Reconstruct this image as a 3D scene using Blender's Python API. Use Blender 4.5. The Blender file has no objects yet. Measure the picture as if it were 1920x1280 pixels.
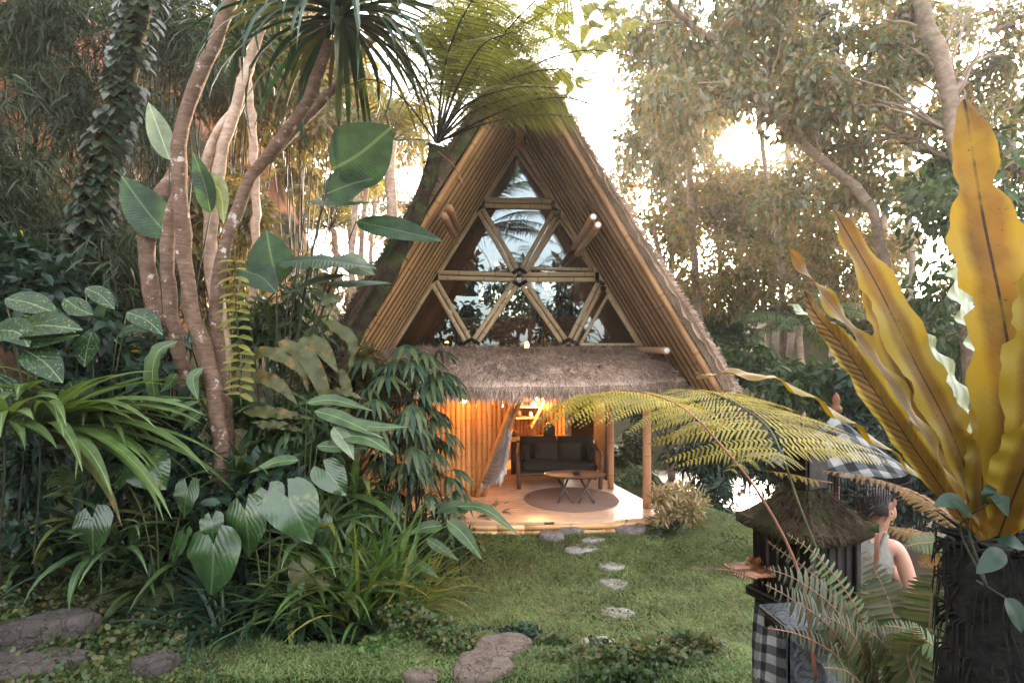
import bpy, math, random
import numpy as np
from mathutils import Matrix, Vector
random.seed(7)
rng = np.random.default_rng(11)
SC = bpy.context.scene
COL = SC.collection
PI = math.pi
# ---------------------------------------------------------------- camera, sky, sun, exposure
F, CZ, HY = 1100.0, 2.72, 650.0          # focal length in photo pixels, eye height, horizon row
cam = bpy.data.cameras.new('camera'); cam_o = bpy.data.objects.new('camera', cam); COL.objects.link(cam_o)
cam.sensor_width = 36.0; cam.lens = 36.0 * F / 1920.0
cam.shift_y = (HY - 640.0) / 1920.0
cam.clip_start = 0.05; cam.clip_end = 2000
cam_o.location = (0, 0, CZ); cam_o.rotation_euler = (PI / 2, 0, 0)
SC.camera = cam_o
SUN_EL, SUN_AZ = math.radians(17), math.radians(23)      # low sun behind the trees on the right
w = bpy.data.worlds.new('World'); SC.world = w; w.use_nodes = True
nt = w.node_tree; bg = nt.nodes['Background']
sky = nt.nodes.new('ShaderNodeTexSky'); sky.sky_type = 'NISHITA'; sky.sun_disc = False
sky.sun_elevation = SUN_EL; sky.sun_rotation = SUN_AZ
sky.air_density = 1.0; sky.dust_density = 3.0; sky.ozone_density = 1.0
hs = nt.nodes.new('ShaderNodeHueSaturation'); hs.inputs['Saturation'].default_value = .6; nt.links.new(sky.outputs[0], hs.inputs['Color'])
hz = nt.nodes.new('ShaderNodeMix'); hz.data_type = 'RGBA'; hz.blend_type = 'ADD'; hz.inputs[0].default_value = 1.0; hz.inputs[7].default_value = (2.1, 1.9, 1.74, 1)   # even pale haze added to the sky to lift the front light
nt.links.new(hs.outputs[0], hz.inputs[6]); nt.links.new(hz.outputs[2], bg.inputs[0]); bg.inputs[1].default_value = 0.15
sun = bpy.data.lights.new('sun', 'SUN'); sun.energy = 2.4; sun.angle = math.radians(2.0); sun.color = (1.0, 0.78, 0.54)
sun_o = bpy.data.objects.new('sun', sun); COL.objects.link(sun_o)
sd = Vector((math.sin(SUN_AZ) * math.cos(SUN_EL), math.cos(SUN_AZ) * math.cos(SUN_EL), math.sin(SUN_EL)))
sun_o.rotation_euler = sd.to_track_quat('Z', 'Y').to_euler(); sun_o.location = (10, 30, 30)
SC.view_settings.view_transform = 'Standard'; SC.view_settings.look = 'None'
SC.view_settings.exposure = 2.95; SC.view_settings.gamma = 1.0
SC.render.engine = 'CYCLES'
cy = SC.cycles
cy.max_bounces = 8; cy.diffuse_bounces = 3; cy.glossy_bounces = 3; cy.transmission_bounces = 4; cy.transparent_max_bounces = 12
cy.caustics_reflective = False; cy.caustics_refractive = False; cy.sample_clamp_indirect = 6
cy.use_denoising = True
try: cy.volume_bounces = 0
except Exception: pass

# ---------------------------------------------------------------- helpers
def A(*v): return np.array(v, float)
def P(px, py, D):
    """a point at depth D metres that the photo shows at pixel (px, py)"""
    return np.array([(px - 960.0) / F * D, D, CZ - (py - HY) / F * D])
def nrm(v):
    v = np.asarray(v, float); n = np.linalg.norm(v, axis=-1, keepdims=True); return v / np.maximum(n, 1e-9)
def R(a, b): return random.uniform(a, b)
def M_(D): return 5.0 + (D - 3.5) * .55 if D < 6.83 else D
def PL(px, py, D): return P(px, py, M_(D))
def sstep(a, b, x):
    t = np.clip((np.asarray(x, float) - a) / (b - a), 0, 1); return t * t * (3 - 2 * t)
def spline(pts, n):
    """Catmull-Rom through pts, n samples, even in parameter"""
    p = np.array([np.asarray(q, float) for q in pts]); m = len(p)
    if m == 2:
        t = np.linspace(0, 1, n)[:, None]; return p[0] * (1 - t) + p[1] * t
    e = np.vstack([2 * p[0] - p[1], p, 2 * p[-1] - p[-2]])
    seg = np.linalg.norm(np.diff(p, axis=0), axis=1); cum = np.concatenate([[0], np.cumsum(seg)])
    s = np.linspace(0, cum[-1], n); out = []
    for x in s:
        i = min(int(np.searchsorted(cum, x, 'right')) - 1, m - 2); t = (x - cum[i]) / max(seg[i], 1e-9)
        a, b, c, d = e[i], e[i + 1], e[i + 2], e[i + 3]
        out.append(.5 * (2 * b + (c - a) * t + (2 * a - 5 * b + 4 * c - d) * t * t + (3 * b - a - 3 * c + d) * t ** 3))
    return np.array(out)
def tangents(p):
    return nrm(np.gradient(p, axis=0))

class Geo:
    def __init__(s): s.v = []; s.f3 = []; s.f4 = []; s.uv = []; s.n = 0
    def add(s, V, Fc, UV=None):
        V = np.asarray(V, float); Fc = np.asarray(Fc, int)
        s.v.append(V); s.uv.append(np.zeros((len(V), 2)) if UV is None else np.asarray(UV, float))
        (s.f3 if Fc.shape[1] == 3 else s.f4).append(Fc + s.n); s.n += len(V)
        return s
    def add2(s, V, F3, F4, UV=None):
        n0 = s.n; s.add(V, F4, UV)
        if len(F3): s.f3.append(np.asarray(F3, int) + n0)
    def tube(s, pts, r, n=8, cap=True, wob=0):
        pts = np.asarray(pts, float); m = len(pts); r = np.broadcast_to(np.asarray(r, float), (m,))
        T = tangents(pts); up = A(0, 0, 1) if abs(T[0][2]) < .9 else A(1, 0, 0)
        U = nrm(np.cross(T[0], up)); V = []; UV = []
        L = np.concatenate([[0], np.cumsum(np.linalg.norm(np.diff(pts, axis=0), axis=1))])
        a = np.linspace(0, 2 * PI, n, endpoint=False)
        for i in range(m):
            U = nrm(U - T[i] * np.dot(U, T[i])); W = np.cross(T[i], U)
            rr = r[i] * (1 + (rng.normal(0, wob, n) if wob else 0))
            V.append(pts[i] + np.outer(np.cos(a) * rr, U) + np.outer(np.sin(a) * rr, W))
            UV.append(np.stack([a / (2 * PI), np.full(n, L[i])], 1))
        V = np.vstack(V); UV = np.vstack(UV)
        i, j = np.meshgrid(np.arange(m - 1), np.arange(n), indexing='ij'); j2 = (j + 1) % n
        Q = np.stack([i * n + j, i * n + j2, (i + 1) * n + j2, (i + 1) * n + j], -1).reshape(-1, 4)
        f3 = []
        if cap:
            V = np.vstack([V, pts[0], pts[-1]]); UV = np.vstack([UV, [[.5, -9]], [[.5, -9]]]); c = m * n
            for k in range(n):
                f3.append([c, (k + 1) % n, k]); f3.append([c + 1, (m - 1) * n + k, (m - 1) * n + (k + 1) % n])
        s.add2(V, f3, Q, UV); return s
    def pole(s, a, b, r, n=10, taper=1.0):
        a = np.asarray(a, float); b = np.asarray(b, float); L = np.linalg.norm(b - a); k = max(2, int(L / .16))
        t = np.linspace(0, 1, k)[:, None]
        s.tube(a * (1 - t) + b * t, r * np.linspace(1, taper, k), n); return s
    def box(s, c, d, rz=0, M=None, bev=0.0):
        c = np.asarray(c, float); h = np.asarray(d, float) / 2
        if bev > 0:
            V = []
            for sx in (-1, 1):
                for sy in (-1, 1):
                    for sz in (-1, 1):
                        for ax in range(3):
                            q = h - bev; q = q.copy(); q[ax] = h[ax]; V.append(q * A(sx, sy, sz))
            V = np.array(V); idx = lambda sx, sy, sz, ax: ((((sx > 0) * 2 + (sy > 0)) * 2 + (sz > 0)) * 3 + ax)
            Q = []; T3 = []
            for sg in (-1, 1):
                Q += [[idx(sg, -1, -1, 0), idx(sg, 1, -1, 0), idx(sg, 1, 1, 0), idx(sg, -1, 1, 0)][::sg],
                      [idx(-1, sg, -1, 1), idx(-1, sg, 1, 1), idx(1, sg, 1, 1), idx(1, sg, -1, 1)][::sg],
                      [idx(-1, -1, sg, 2), idx(1, -1, sg, 2), idx(1, 1, sg, 2), idx(-1, 1, sg, 2)][::sg]]
            for a1 in (-1, 1):
                for a2 in (-1, 1):
                    Q += [[idx(a1, a2, -1, 0), idx(a1, a2, 1, 0), idx(a1, a2, 1, 1), idx(a1, a2, -1, 1)],
                          [idx(a1, -1, a2, 0), idx(a1, 1, a2, 0), idx(a1, 1, a2, 2), idx(a1, -1, a2, 2)],
                          [idx(-1, a1, a2, 1), idx(1, a1, a2, 1), idx(1, a1, a2, 2), idx(-1, a1, a2, 2)]]
            for sx in (-1, 1):
                for sy in (-1, 1):
                    for sz in (-1, 1): T3.append([idx(sx, sy, sz, 0), idx(sx, sy, sz, 1), idx(sx, sy, sz, 2)])
        else:
            V = np.array([[x, y, z] for x in (-1, 1) for y in (-1, 1) for z in (-1, 1)]) * h
            Q = [[0, 1, 3, 2], [4, 6, 7, 5], [0, 4, 5, 1], [2, 3, 7, 6], [0, 2, 6, 4], [1, 5, 7, 3]]; T3 = []
        if M is not None: V = V @ np.asarray(M).T
        elif rz: V = V @ np.array([[math.cos(rz), -math.sin(rz), 0], [math.sin(rz), math.cos(rz), 0], [0, 0, 1]]).T
        s.add2(V + c, T3, Q); return s
    def grid(s, V, UV=None):
        """V: rows x cols x 3"""
        V = np.asarray(V, float); m, n = V.shape[:2]
        i, j = np.meshgrid(np.arange(m - 1), np.arange(n - 1), indexing='ij')
        Q = np.stack([i * n + j, i * n + j + 1, (i + 1) * n + j + 1, (i + 1) * n + j], -1).reshape(-1, 4)
        s.add(V.reshape(-1, 3), Q, None if UV is None else UV.reshape(-1, 2)); return s
    def lathe(s, c, prof, n=20, sx=1, sy=1):
        c = np.asarray(c, float); a = np.linspace(0, 2 * PI, n + 1)
        V = np.array([[[c[0] + r * math.cos(t) * sx, c[1] + r * math.sin(t) * sy, c[2] + z] for t in a] for r, z in prof])
        UV = np.array([[[t / (2 * PI), k / (len(prof) - 1)] for t in a] for k in range(len(prof))])
        s.grid(V, UV); return s
    def prism(s, poly, z0, z1):
        """horizontal polygon (counter-clockwise xy list) extruded from z0 to z1"""
        n = len(poly); V = [(x, y, z1) for x, y in poly] + [(x, y, z0) for x, y in poly]
        c = np.mean(np.array(poly), axis=0); V += [(c[0], c[1], z1), (c[0], c[1], z0)]
        Q = [[i, n + i, n + (i + 1) % n, (i + 1) % n] for i in range(n)]
        T3 = [[2 * n, i, (i + 1) % n] for i in range(n)] + [[2 * n + 1, n + (i + 1) % n, n + i] for i in range(n)]
        s.add2(np.array(V, float), T3, Q); return s
    def scatter(s, proto, pos, X, Y, Z, sc):
        pv, pf, puv = proto; N = len(pos); sc = np.asarray(sc, float)
        if sc.ndim == 0: sc = np.full(N, float(sc))
        if sc.ndim == 1: sc = np.stack([sc] * 3, 1)
        V = (pos[:, None, :] + pv[None, :, 0:1] * (X * sc[:, :1])[:, None, :] + pv[None, :, 1:2] * (Y * sc[:, 1:2])[:, None, :]
             + pv[None, :, 2:3] * (Z * sc[:, 2:3])[:, None, :])
        k = len(pv); Fc = pf[None] + (np.arange(N) * k)[:, None, None]
        s.add(V.reshape(-1, 3), Fc.reshape(-1, pf.shape[1]), np.tile(puv, (N, 1))); return s
    def blade(s, mid, nh, hw, rows=14, cols=3, inner=None, fold=.15, wave=0, wn=5, rag=0, droop=0, thick=0, twist=0):
        """leaf blade along the curve mid; hw(v): half width, nh: normal hint(s)"""
        p = spline(mid, rows); T = tangents(p); nh = np.asarray(nh, float)
        if nh.ndim == 2: nh = spline(nh, rows)
        else: nh = np.tile(nh, (rows, 1))
        S = nrm(np.cross(T, nh)); N = nrm(np.cross(S, T)); v = np.linspace(0, 1, rows)
        if twist:
            a = twist * v[:, None]; S, N = S * np.cos(a) + N * np.sin(a), N * np.cos(a) - S * np.sin(a)
        o = np.array([hw(x) for x in v]); ph = R(0, 6); t = np.linspace(0, 1, cols)
        ii = np.zeros(rows) if inner is None else np.array([inner(x) for x in v])
        Vs = []; UVs = []; idx = {}; base = 0
        for sg in (1, -1):
            oo = o.copy()
            if rag:
                q_ = np.convolve(rng.normal(0, rag * 1.6, rows + 4), np.ones(5) / 5 * 1.4, 'valid')
                for _ in range(3):
                    k_ = random.randint(rows // 4, rows - 4); q_[k_:k_ + 2] -= R(.1, .35)
                oo = o * (1 + q_); oo[-1] = o[-1]
            x = ii[:, None] + (oo - ii)[:, None] * t[None]
            z = fold * x - droop * x * x / max(o.max(), 1e-6) + wave * t[None] ** 2 * np.sin(v[:, None] * wn * 2 * PI + ph + sg)
            Vs.append((p[:, None, :] + sg * x[..., None] * S[:, None, :] + z[..., None] * N[:, None, :]).reshape(-1, 3))
            UVs.append(np.stack([sg * x / max(o.max(), 1e-6), np.broadcast_to(v[:, None], x.shape)], -1).reshape(-1, 2))
            I = base + np.arange(rows * cols).reshape(rows, cols); base += rows * cols
            if sg < 0: I = I.copy(); I[ii < 1e-9, 0] = idx[1][ii < 1e-9, 0]
            idx[sg] = I
        Q = []
        for sg in (1, -1):
            I = idx[sg]; q4 = np.stack([I[:-1, :-1], I[:-1, 1:], I[1:, 1:], I[1:, :-1]], -1).reshape(-1, 4); Q.append(q4 if sg > 0 else q4[:, ::-1])
        s.add(np.vstack(Vs), np.vstack(Q), np.vstack(UVs)); return s
    def build(s, name, mat, parent=None, origin=None, smooth=True):
        V = np.vstack(s.v); org = np.zeros(3)
        if parent is None:
            org = np.asarray(origin, float) if origin is not None else A((V[:, 0].min() + V[:, 0].max()) / 2, (V[:, 1].min() + V[:, 1].max()) / 2, V[:, 2].min())
        f3 = np.vstack(s.f3) if s.f3 else np.zeros((0, 3), int); f4 = np.vstack(s.f4) if s.f4 else np.zeros((0, 4), int)
        me = bpy.data.meshes.new(name); me.vertices.add(len(V)); me.vertices.foreach_set('co', (V - org).astype(np.float32).ravel())
        loops = np.concatenate([f3.ravel(), f4.ravel()]).astype(np.int32); me.loops.add(len(loops)); me.loops.foreach_set('vertex_index', loops)
        npl = len(f3) + len(f4); me.polygons.add(npl)
        st = np.concatenate([np.arange(len(f3)) * 3, len(f3) * 3 + np.arange(len(f4)) * 4]).astype(np.int32)
        me.polygons.foreach_set('loop_start', st)
        me.polygons.foreach_set('use_smooth', np.full(npl, smooth)); me.update(calc_edges=True); me.validate()
        at = me.attributes.new('luv', 'FLOAT2', 'POINT')
        if len(at.data) == len(V): at.data.foreach_set('vector', np.vstack(s.uv).astype(np.float32).ravel())
        if mat: me.materials.append(mat)
        o = bpy.data.objects.new(name, me); COL.objects.link(o)
        if parent is not None: attach(o, parent)
        else: o.location = org
        return o
def world_loc(o):
    l = Vector(o.location)
    if o.parent is not None: l = o.parent['_w'] if '_w' in o.parent else l
    return l
def attach(o, parent):
    o.parent = parent
    top = parent
    if top.parent is None: o.matrix_parent_inverse = Matrix.Translation(-Vector(top.location))
def tag(o, label=None, cat=None, group=None, kind=None):
    if label: o['label'] = label
    if cat: o['category'] = cat
    if group: o['group'] = group
    if kind: o['kind'] = kind
    return o
def thing(name, loc, label, cat, group=None):
    o = bpy.data.objects.new(name, None); COL.objects.link(o); o.location = [float(x) for x in loc]; o.empty_display_size = .1
    return tag(o, label, cat, group)

# ---------------------------------------------------------------- materials
MT = {}
class NB:
    def __init__(s, name):
        s.m = bpy.data.materials.new(name); s.m.use_nodes = True; s.t = s.m.node_tree; s.bsdf = s.t.nodes['Principled BSDF']; s.out = s.t.nodes['Material Output']
    def n(s, typ, ins=None, **kw):
        nd = s.t.nodes.new(typ)
        for k, v in kw.items(): setattr(nd, k, v)
        for k, v in (ins or {}).items():
            if hasattr(v, 'is_linked') or isinstance(v, bpy.types.NodeSocket): s.t.links.new(v, nd.inputs[k])
            else: nd.inputs[k].default_value = v
        return nd
    def link(s, a, b): s.t.links.new(a, b)
    def ramp(s, fac, cols, pos=None, interp='LINEAR'):
        r = s.t.nodes.new('ShaderNodeValToRGB'); e = r.color_ramp; e.interpolation = interp
        k = len(cols)
        for i in range(k):
            p = (pos[i] if pos else i / max(k - 1, 1))
            el = e.elements[i] if i < 2 else e.elements.new(p)
            el.position = p; el.color = (*cols[i][:3], 1)
        s.link(fac, r.inputs[0]); return r.outputs[0]
    def math(s, op, a, b=None, c=None):
        nd = s.t.nodes.new('ShaderNodeMath'); nd.operation = op
        for i, v in enumerate((a, b, c)):
            if v is None: continue
            if isinstance(v, bpy.types.NodeSocket): s.link(v, nd.inputs[i])
            else: nd.inputs[i].default_value = v
        return nd.outputs[0]
    def mul(s, a, b, fac=1.0, mode='MULTIPLY'):
        nd = s.t.nodes.new('ShaderNodeMix'); nd.data_type = 'RGBA'; nd.blend_type = mode
        for idx, v in ((0, fac), (6, a), (7, b)):
            if isinstance(v, bpy.types.NodeSocket): s.link(v, nd.inputs[idx])
            else: nd.inputs[idx].default_value = v if idx == 0 else (*v[:3], 1)
        return nd.outputs[2]
    def coord(s, which='Object'): return s.n('ShaderNodeTexCoord').outputs[which]
    def pos(s): return s.n('ShaderNodeNewGeometry').outputs['Position']
    def noise(s, vec, scale, detail=4, rough=.55, out=0):
        nd = s.n('ShaderNodeTexNoise', {'Scale': scale, 'Detail': detail, 'Roughness': rough}); s.link(vec, nd.inputs['Vector']); return nd.outputs[out]
    def map(s, vec, scale=(1, 1, 1)):
        nd = s.n('ShaderNodeMapping', {'Scale': scale}); s.link(vec, nd.inputs['Vector']); return nd.outputs[0]
    def island(s): return s.n('ShaderNodeNewGeometry').outputs['Random Per Island']
    def luv(s):
        nd = s.n('ShaderNodeAttribute', attribute_name='luv'); x = s.n('ShaderNodeSeparateXYZ', {0: nd.outputs['Vector']}); return x.outputs[0], x.outputs[1]
    def bump(s, h, strength=.5, dist=.02):
        nd = s.n('ShaderNodeBump', {'Strength': strength, 'Distance': dist}); s.link(h, nd.inputs['Height']); s.link(nd.outputs[0], s.bsdf.inputs['Normal']); return nd.outputs[0]
    def base(s, c, rough=.6, spec=.4):
        if isinstance(c, bpy.types.NodeSocket): s.link(c, s.bsdf.inputs['Base Color'])
        else: s.bsdf.inputs['Base Color'].default_value = (*c[:3], 1)
        if isinstance(rough, bpy.types.NodeSocket): s.link(rough, s.bsdf.inputs['Roughness'])
        else: s.bsdf.inputs['Roughness'].default_value = rough
        s.bsdf.inputs['Specular IOR Level'].default_value = spec
    def translucent(s, col, fac, normal=None):
        tr = s.t.nodes.new('ShaderNodeBsdfTranslucent'); s.link(col, tr.inputs[0])
        if normal is not None: s.link(normal, tr.inputs[1])
        mx = s.t.nodes.new('ShaderNodeMixShader'); mx.inputs[0].default_value = fac
        s.link(s.bsdf.outputs[0], mx.inputs[1]); s.link(tr.outputs[0], mx.inputs[2]); s.link(mx.outputs[0], s.out.inputs[0])
def leaf_mat(name, cols, trans=.35, rough=.42, spec=.35, tcol=(1.5, 1.35, .55), veins=0, vdir=.8, rib=None, spots=None, brown=0, edge=None, blotch=None, nz=7.0, vs=1.0, ribw=.045):
    b = NB(name); c = b.ramp(b.island(), cols)
    p = b.pos(); c = b.mul(c, b.ramp(b.noise(p, nz, 3), [(.62, .62, .62), (1.3, 1.3, 1.3)], [.3, .7]))
    h = None
    if veins or rib or edge:
        u, v = b.luv(); au = b.math('ABSOLUTE', u)
    if veins:
        ph = b.math('ADD', b.math('MULTIPLY', b.math('SUBTRACT', v, b.math('MULTIPLY', au, vdir * .35)), veins), b.math('MULTIPLY', b.noise(p, 13, 3), 1.1))
        sn = b.math('SINE', b.math('MULTIPLY', ph, 2 * PI)); h = sn
        ln = b.math('POWER', b.math('MAXIMUM', b.math('ADD', b.math('MULTIPLY', sn, .5), .5), .0001), 9.0)
        c = b.mul(c, (1 + .22 * min(vs, .6), 1 + .26 * min(vs, .6), 1 + .05 * vs), ln)
    if rib:
        rb = b.math('LESS_THAN', au, ribw); c = b.mul(c, rib, rb, 'MIX')
    if blotch:
        f = b.ramp(b.noise(p, blotch[1], 5, .65), [(0, 0, 0), (1, 1, 1)], [blotch[2] - .06, blotch[2] + .08]); c = b.mul(c, blotch[0], f, 'MIX')
    if spots:
        f = b.math('GREATER_THAN', b.noise(p, spots[1], 2, .7), spots[2]); c = b.mul(c, spots[0], f, 'MIX')
    if edge:
        f = b.ramp(b.math('ADD', au, b.math('MULTIPLY', b.math('SUBTRACT', b.noise(p, 11, 3), .5), .35)), [(0, 0, 0), (1, 1, 1)], edge[1]); c = b.mul(c, edge[0], f, 'MIX')
    if brown:
        f = b.math('MULTIPLY', b.math('GREATER_THAN', b.noise(p, 9, 4, .65), 1 - brown), .8); c = b.mul(c, (.22, .11, .03), f, 'MIX')
    b.base(c, rough, spec)
    n = None
    if h is not None: n = b.bump(h, .35 * vs, .004)
    if trans: b.translucent(b.mul(c, tcol), trans, n)
    MT[name] = b.m; return b.m
def wood_mat(name, cols, rings=0, rough=.5, spec=.35, grain=(30, 30, 2), bump=.3, bdist=.01, moss=None, tipc=None, big=1.6):
    b = NB(name); c = b.ramp(b.island(), cols); p = b.pos()
    if rings:
        u_, v_ = b.luv(); cv = b.n('ShaderNodeCombineXYZ', {0: b.math('MULTIPLY', u_, 9.0), 1: b.math('MULTIPLY', v_, 1.2), 2: b.math('MULTIPLY', b.island(), 60.0)}).outputs[0]; g = b.noise(cv, 1.0, 3, .5)
        c = b.mul(c, b.ramp(g, [(.82, .80, .76), (1.12, 1.12, 1.12)], [.3, .72]))
    else:
        dv = b.n('ShaderNodeVectorMath', {0: p, 1: b.mul(b.noise(p, 5, 3, .6, 1), (.12, .12, .12))}, operation='ADD').outputs[0]
        g = b.noise(b.map(dv, grain), 1.0, 4, .6)
        c = b.mul(c, b.ramp(g, [(.6, .58, .55), (1.25, 1.25, 1.25)], [.3, .72]))
    c = b.mul(c, b.ramp(b.noise(p, big, 4, .6), [(.8, .78, .75), (1.12, 1.12, 1.12)] if rings else [(.68, .66, .63), (1.18, 1.18, 1.18)], [.35, .65]))
    h = g
    if rings:
        u, v = b.luv(); q = b.math('FRACT', b.math('ADD', b.math('MULTIPLY', v, 1.0 / rings), b.math('MULTIPLY', b.island(), 7.0)))
        d = b.math('ABSOLUTE', b.math('SUBTRACT', q, .5))
        ring = b.math('LESS_THAN', d, .022); c = b.mul(c, (.5, .42, .35), b.math('MULTIPLY', ring, .6))
        pale = b.math('MULTIPLY', b.math('LESS_THAN', d, .05), .35); c = b.mul(c, (1.15, 1.12, 1.05), pale)
        h = b.math('ADD', h, b.math('MULTIPLY', b.ramp(d, [(1, 1, 1), (0, 0, 0)], [0, .06]), 1.5))
        if tipc:
            cap = b.math('LESS_THAN', v, -1.0); c = b.mul(c, tipc, cap, 'MIX')
    if moss:
        f = b.ramp(b.noise(p, moss[1], 5, .65), [(0, 0, 0), (1, 1, 1)], moss[2]); c = b.mul(c, moss[0], f, 'MIX')
    b.base(c, rough, spec); b.bump(h, bump, bdist); MT[name] = b.m; return b.m
def plain_mat(name, col, rough=.6, spec=.3, nz=12, amp=.35, bump=.15, metal=0, emit=None):
    b = NB(name); p = b.pos(); g = b.noise(p, nz, 5, .6)
    c = b.mul(col, b.ramp(g, [(1 - amp,) * 3, (1 + amp,) * 3], [.3, .7])); b.base(c, rough, spec); b.bump(g, bump, .01)
    b.bsdf.inputs['Metallic'].default_value = metal
    if emit:
        b.bsdf.inputs['Emission Color'].default_value = (*emit[0], 1); b.bsdf.inputs['Emission Strength'].default_value = emit[1]
    MT[name] = b.m; return b.m
# bamboo, wood, thatch
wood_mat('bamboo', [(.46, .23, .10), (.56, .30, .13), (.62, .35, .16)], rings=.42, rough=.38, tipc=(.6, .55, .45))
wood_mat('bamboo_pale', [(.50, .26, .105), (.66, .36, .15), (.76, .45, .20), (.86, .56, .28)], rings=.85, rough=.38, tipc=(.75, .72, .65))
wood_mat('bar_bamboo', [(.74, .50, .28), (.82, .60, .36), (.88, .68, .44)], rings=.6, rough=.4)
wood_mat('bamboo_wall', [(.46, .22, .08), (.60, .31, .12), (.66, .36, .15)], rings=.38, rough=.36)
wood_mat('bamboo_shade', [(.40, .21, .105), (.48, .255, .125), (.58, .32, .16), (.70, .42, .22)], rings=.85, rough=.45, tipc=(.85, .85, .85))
wood_mat('post_wood', [(.36, .17, .09), (.42, .21, .11)], rings=.55, rough=.45)
wood_mat('deck_wood', [(.52, .30, .17), (.58, .35, .21), (.63, .39, .24)], rough=.42, grain=(3, 60, 60), bump=.2)
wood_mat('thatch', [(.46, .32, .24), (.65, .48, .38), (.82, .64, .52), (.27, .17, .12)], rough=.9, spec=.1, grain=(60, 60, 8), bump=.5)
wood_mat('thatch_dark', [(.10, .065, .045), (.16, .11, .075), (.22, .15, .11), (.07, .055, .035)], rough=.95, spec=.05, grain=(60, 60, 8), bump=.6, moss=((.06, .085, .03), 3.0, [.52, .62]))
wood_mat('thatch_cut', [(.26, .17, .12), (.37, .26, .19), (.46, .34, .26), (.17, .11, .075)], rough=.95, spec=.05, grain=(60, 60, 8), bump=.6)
wood_mat('bark_pink', [(.14, .088, .062), (.22, .14, .10)], rough=.85, spec=.15, grain=(7, 7, 45), bump=.6, bdist=.02, moss=((.50, .44, .38), 9, [.60, .66]), big=6)
wood_mat('bark_pale', [(.52, .36, .27), (.58, .42, .33)], rough=.85, spec=.15, grain=(10, 10, 20), bump=.5, bdist=.02)
wood_mat('bark_grey', [(.22, .16, .12), (.31, .23, .18)], rough=.9, spec=.1, grain=(8, 8, 14), bump=.5, bdist=.02, moss=((.14, .15, .08), 4, [.55, .7]))
wood_mat('bark_dark', [(.035, .028, .02), (.06, .045, .03)], rough=.95, spec=.1, grain=(14, 14, 14), bump=1.0, bdist=.03, moss=((.07, .09, .03), 6, [.5, .65]))
wood_mat('stalk_red', [(.22, .09, .05), (.30, .13, .08)], rough=.5, grain=(40, 40, 4))
wood_mat('stalk_green', [(.045, .065, .025), (.09, .11, .04)], rough=.5, grain=(40, 40, 4))
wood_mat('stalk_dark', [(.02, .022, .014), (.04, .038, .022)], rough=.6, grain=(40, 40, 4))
# leaves
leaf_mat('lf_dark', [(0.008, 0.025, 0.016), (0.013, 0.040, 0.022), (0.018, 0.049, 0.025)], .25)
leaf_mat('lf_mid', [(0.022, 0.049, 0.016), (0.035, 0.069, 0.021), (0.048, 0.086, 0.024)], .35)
leaf_mat('lf_bamboo', [(0.012, 0.029, 0.014), (0.018, 0.038, 0.015), (0.029, 0.045, 0.017), (0.045, 0.076, 0.027)], .35)
leaf_mat('lf_warm', [(0.077, 0.092, 0.032), (0.116, 0.116, 0.038), (0.155, 0.133, 0.046), (0.232, 0.124, 0.049)], .45, tcol=(1.5, 1.25, .6))
leaf_mat('lf_canopy', [(0.071, 0.094, 0.040), (0.102, 0.121, 0.053), (0.140, 0.138, 0.059), (0.235, 0.138, 0.053)], .48, rough=.3, spec=.7, tcol=(1.4, 1.2, .65))
leaf_mat('lf_yellow', [(.17, .20, .05), (.24, .25, .06), (.30, .28, .08)], .5, tcol=(1.5, 1.3, .45))
leaf_mat('lf_palm', [(0.094, 0.100, 0.036), (0.137, 0.128, 0.050), (0.173, 0.150, 0.071)], .45, tcol=(1.5, 1.3, .5))
leaf_mat('lf_dracaena', [(0.007, 0.033, 0.019), (0.015, 0.048, 0.027), (0.027, 0.064, 0.032), (0.122, 0.103, 0.043)], .2, rough=.35)
leaf_mat('lf_treefern', [(.17, .21, .06), (.22, .24, .07), (.14, .18, .055)], .5, tcol=(1.6, 1.35, .5))
leaf_mat('lf_fern_gold', [(0.259, 0.230, 0.036), (0.302, 0.257, 0.043), (0.346, 0.284, 0.057)], .5, tcol=(1.5, 1.3, .4))
leaf_mat('lf_fern_rust', [(0.180, 0.098, 0.022), (0.255, 0.143, 0.030), (0.210, 0.135, 0.030)], .45)
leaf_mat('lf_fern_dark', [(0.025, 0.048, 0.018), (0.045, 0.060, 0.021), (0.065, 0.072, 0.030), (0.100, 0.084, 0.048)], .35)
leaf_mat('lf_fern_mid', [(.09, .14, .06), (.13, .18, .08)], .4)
leaf_mat('lf_taro', [(0.018, 0.053, 0.020), (0.027, 0.068, 0.022), (0.039, 0.077, 0.021)], .2, rough=.27, spec=.8, veins=6, vs=.55, vdir=2.3, rib=(.075, .125, .05), nz=5, blotch=((.16, .17, .05), 5.5, .64))
leaf_mat('lf_banana', [(0.024, 0.058, 0.028), (0.031, 0.069, 0.034), (0.020, 0.053, 0.028)], .3, rough=.4, veins=26, vdir=.3, rib=(.10, .15, .08))
leaf_mat('lf_pale', [(0.140, 0.189, 0.112), (0.175, 0.217, 0.133)], .15, rough=.4, veins=20, vdir=.6, rib=(.3, .36, .2))
leaf_mat('lf_ginger', [(0.055, 0.103, 0.043), (0.074, 0.125, 0.051), (0.046, 0.093, 0.034)], .3, rough=.4, veins=0, rib=(.22, .30, .14))
leaf_mat('lf_spot', [(0.015, 0.043, 0.015), (0.020, 0.052, 0.018)], .25, rough=.4, veins=7, vdir=1.2, spots=((.17, .21, .09), 42, .62), rib=(.12, .2, .08))
leaf_mat('lf_strap', [(0.077, 0.133, 0.031), (0.108, 0.166, 0.041), (0.067, 0.119, 0.031), (0.096, 0.151, 0.036)], .35, rough=.4, rib=(.19, .27, .10))
leaf_mat('lf_orange', [(.26, .11, .045), (.20, .085, .035)], .4)
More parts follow.
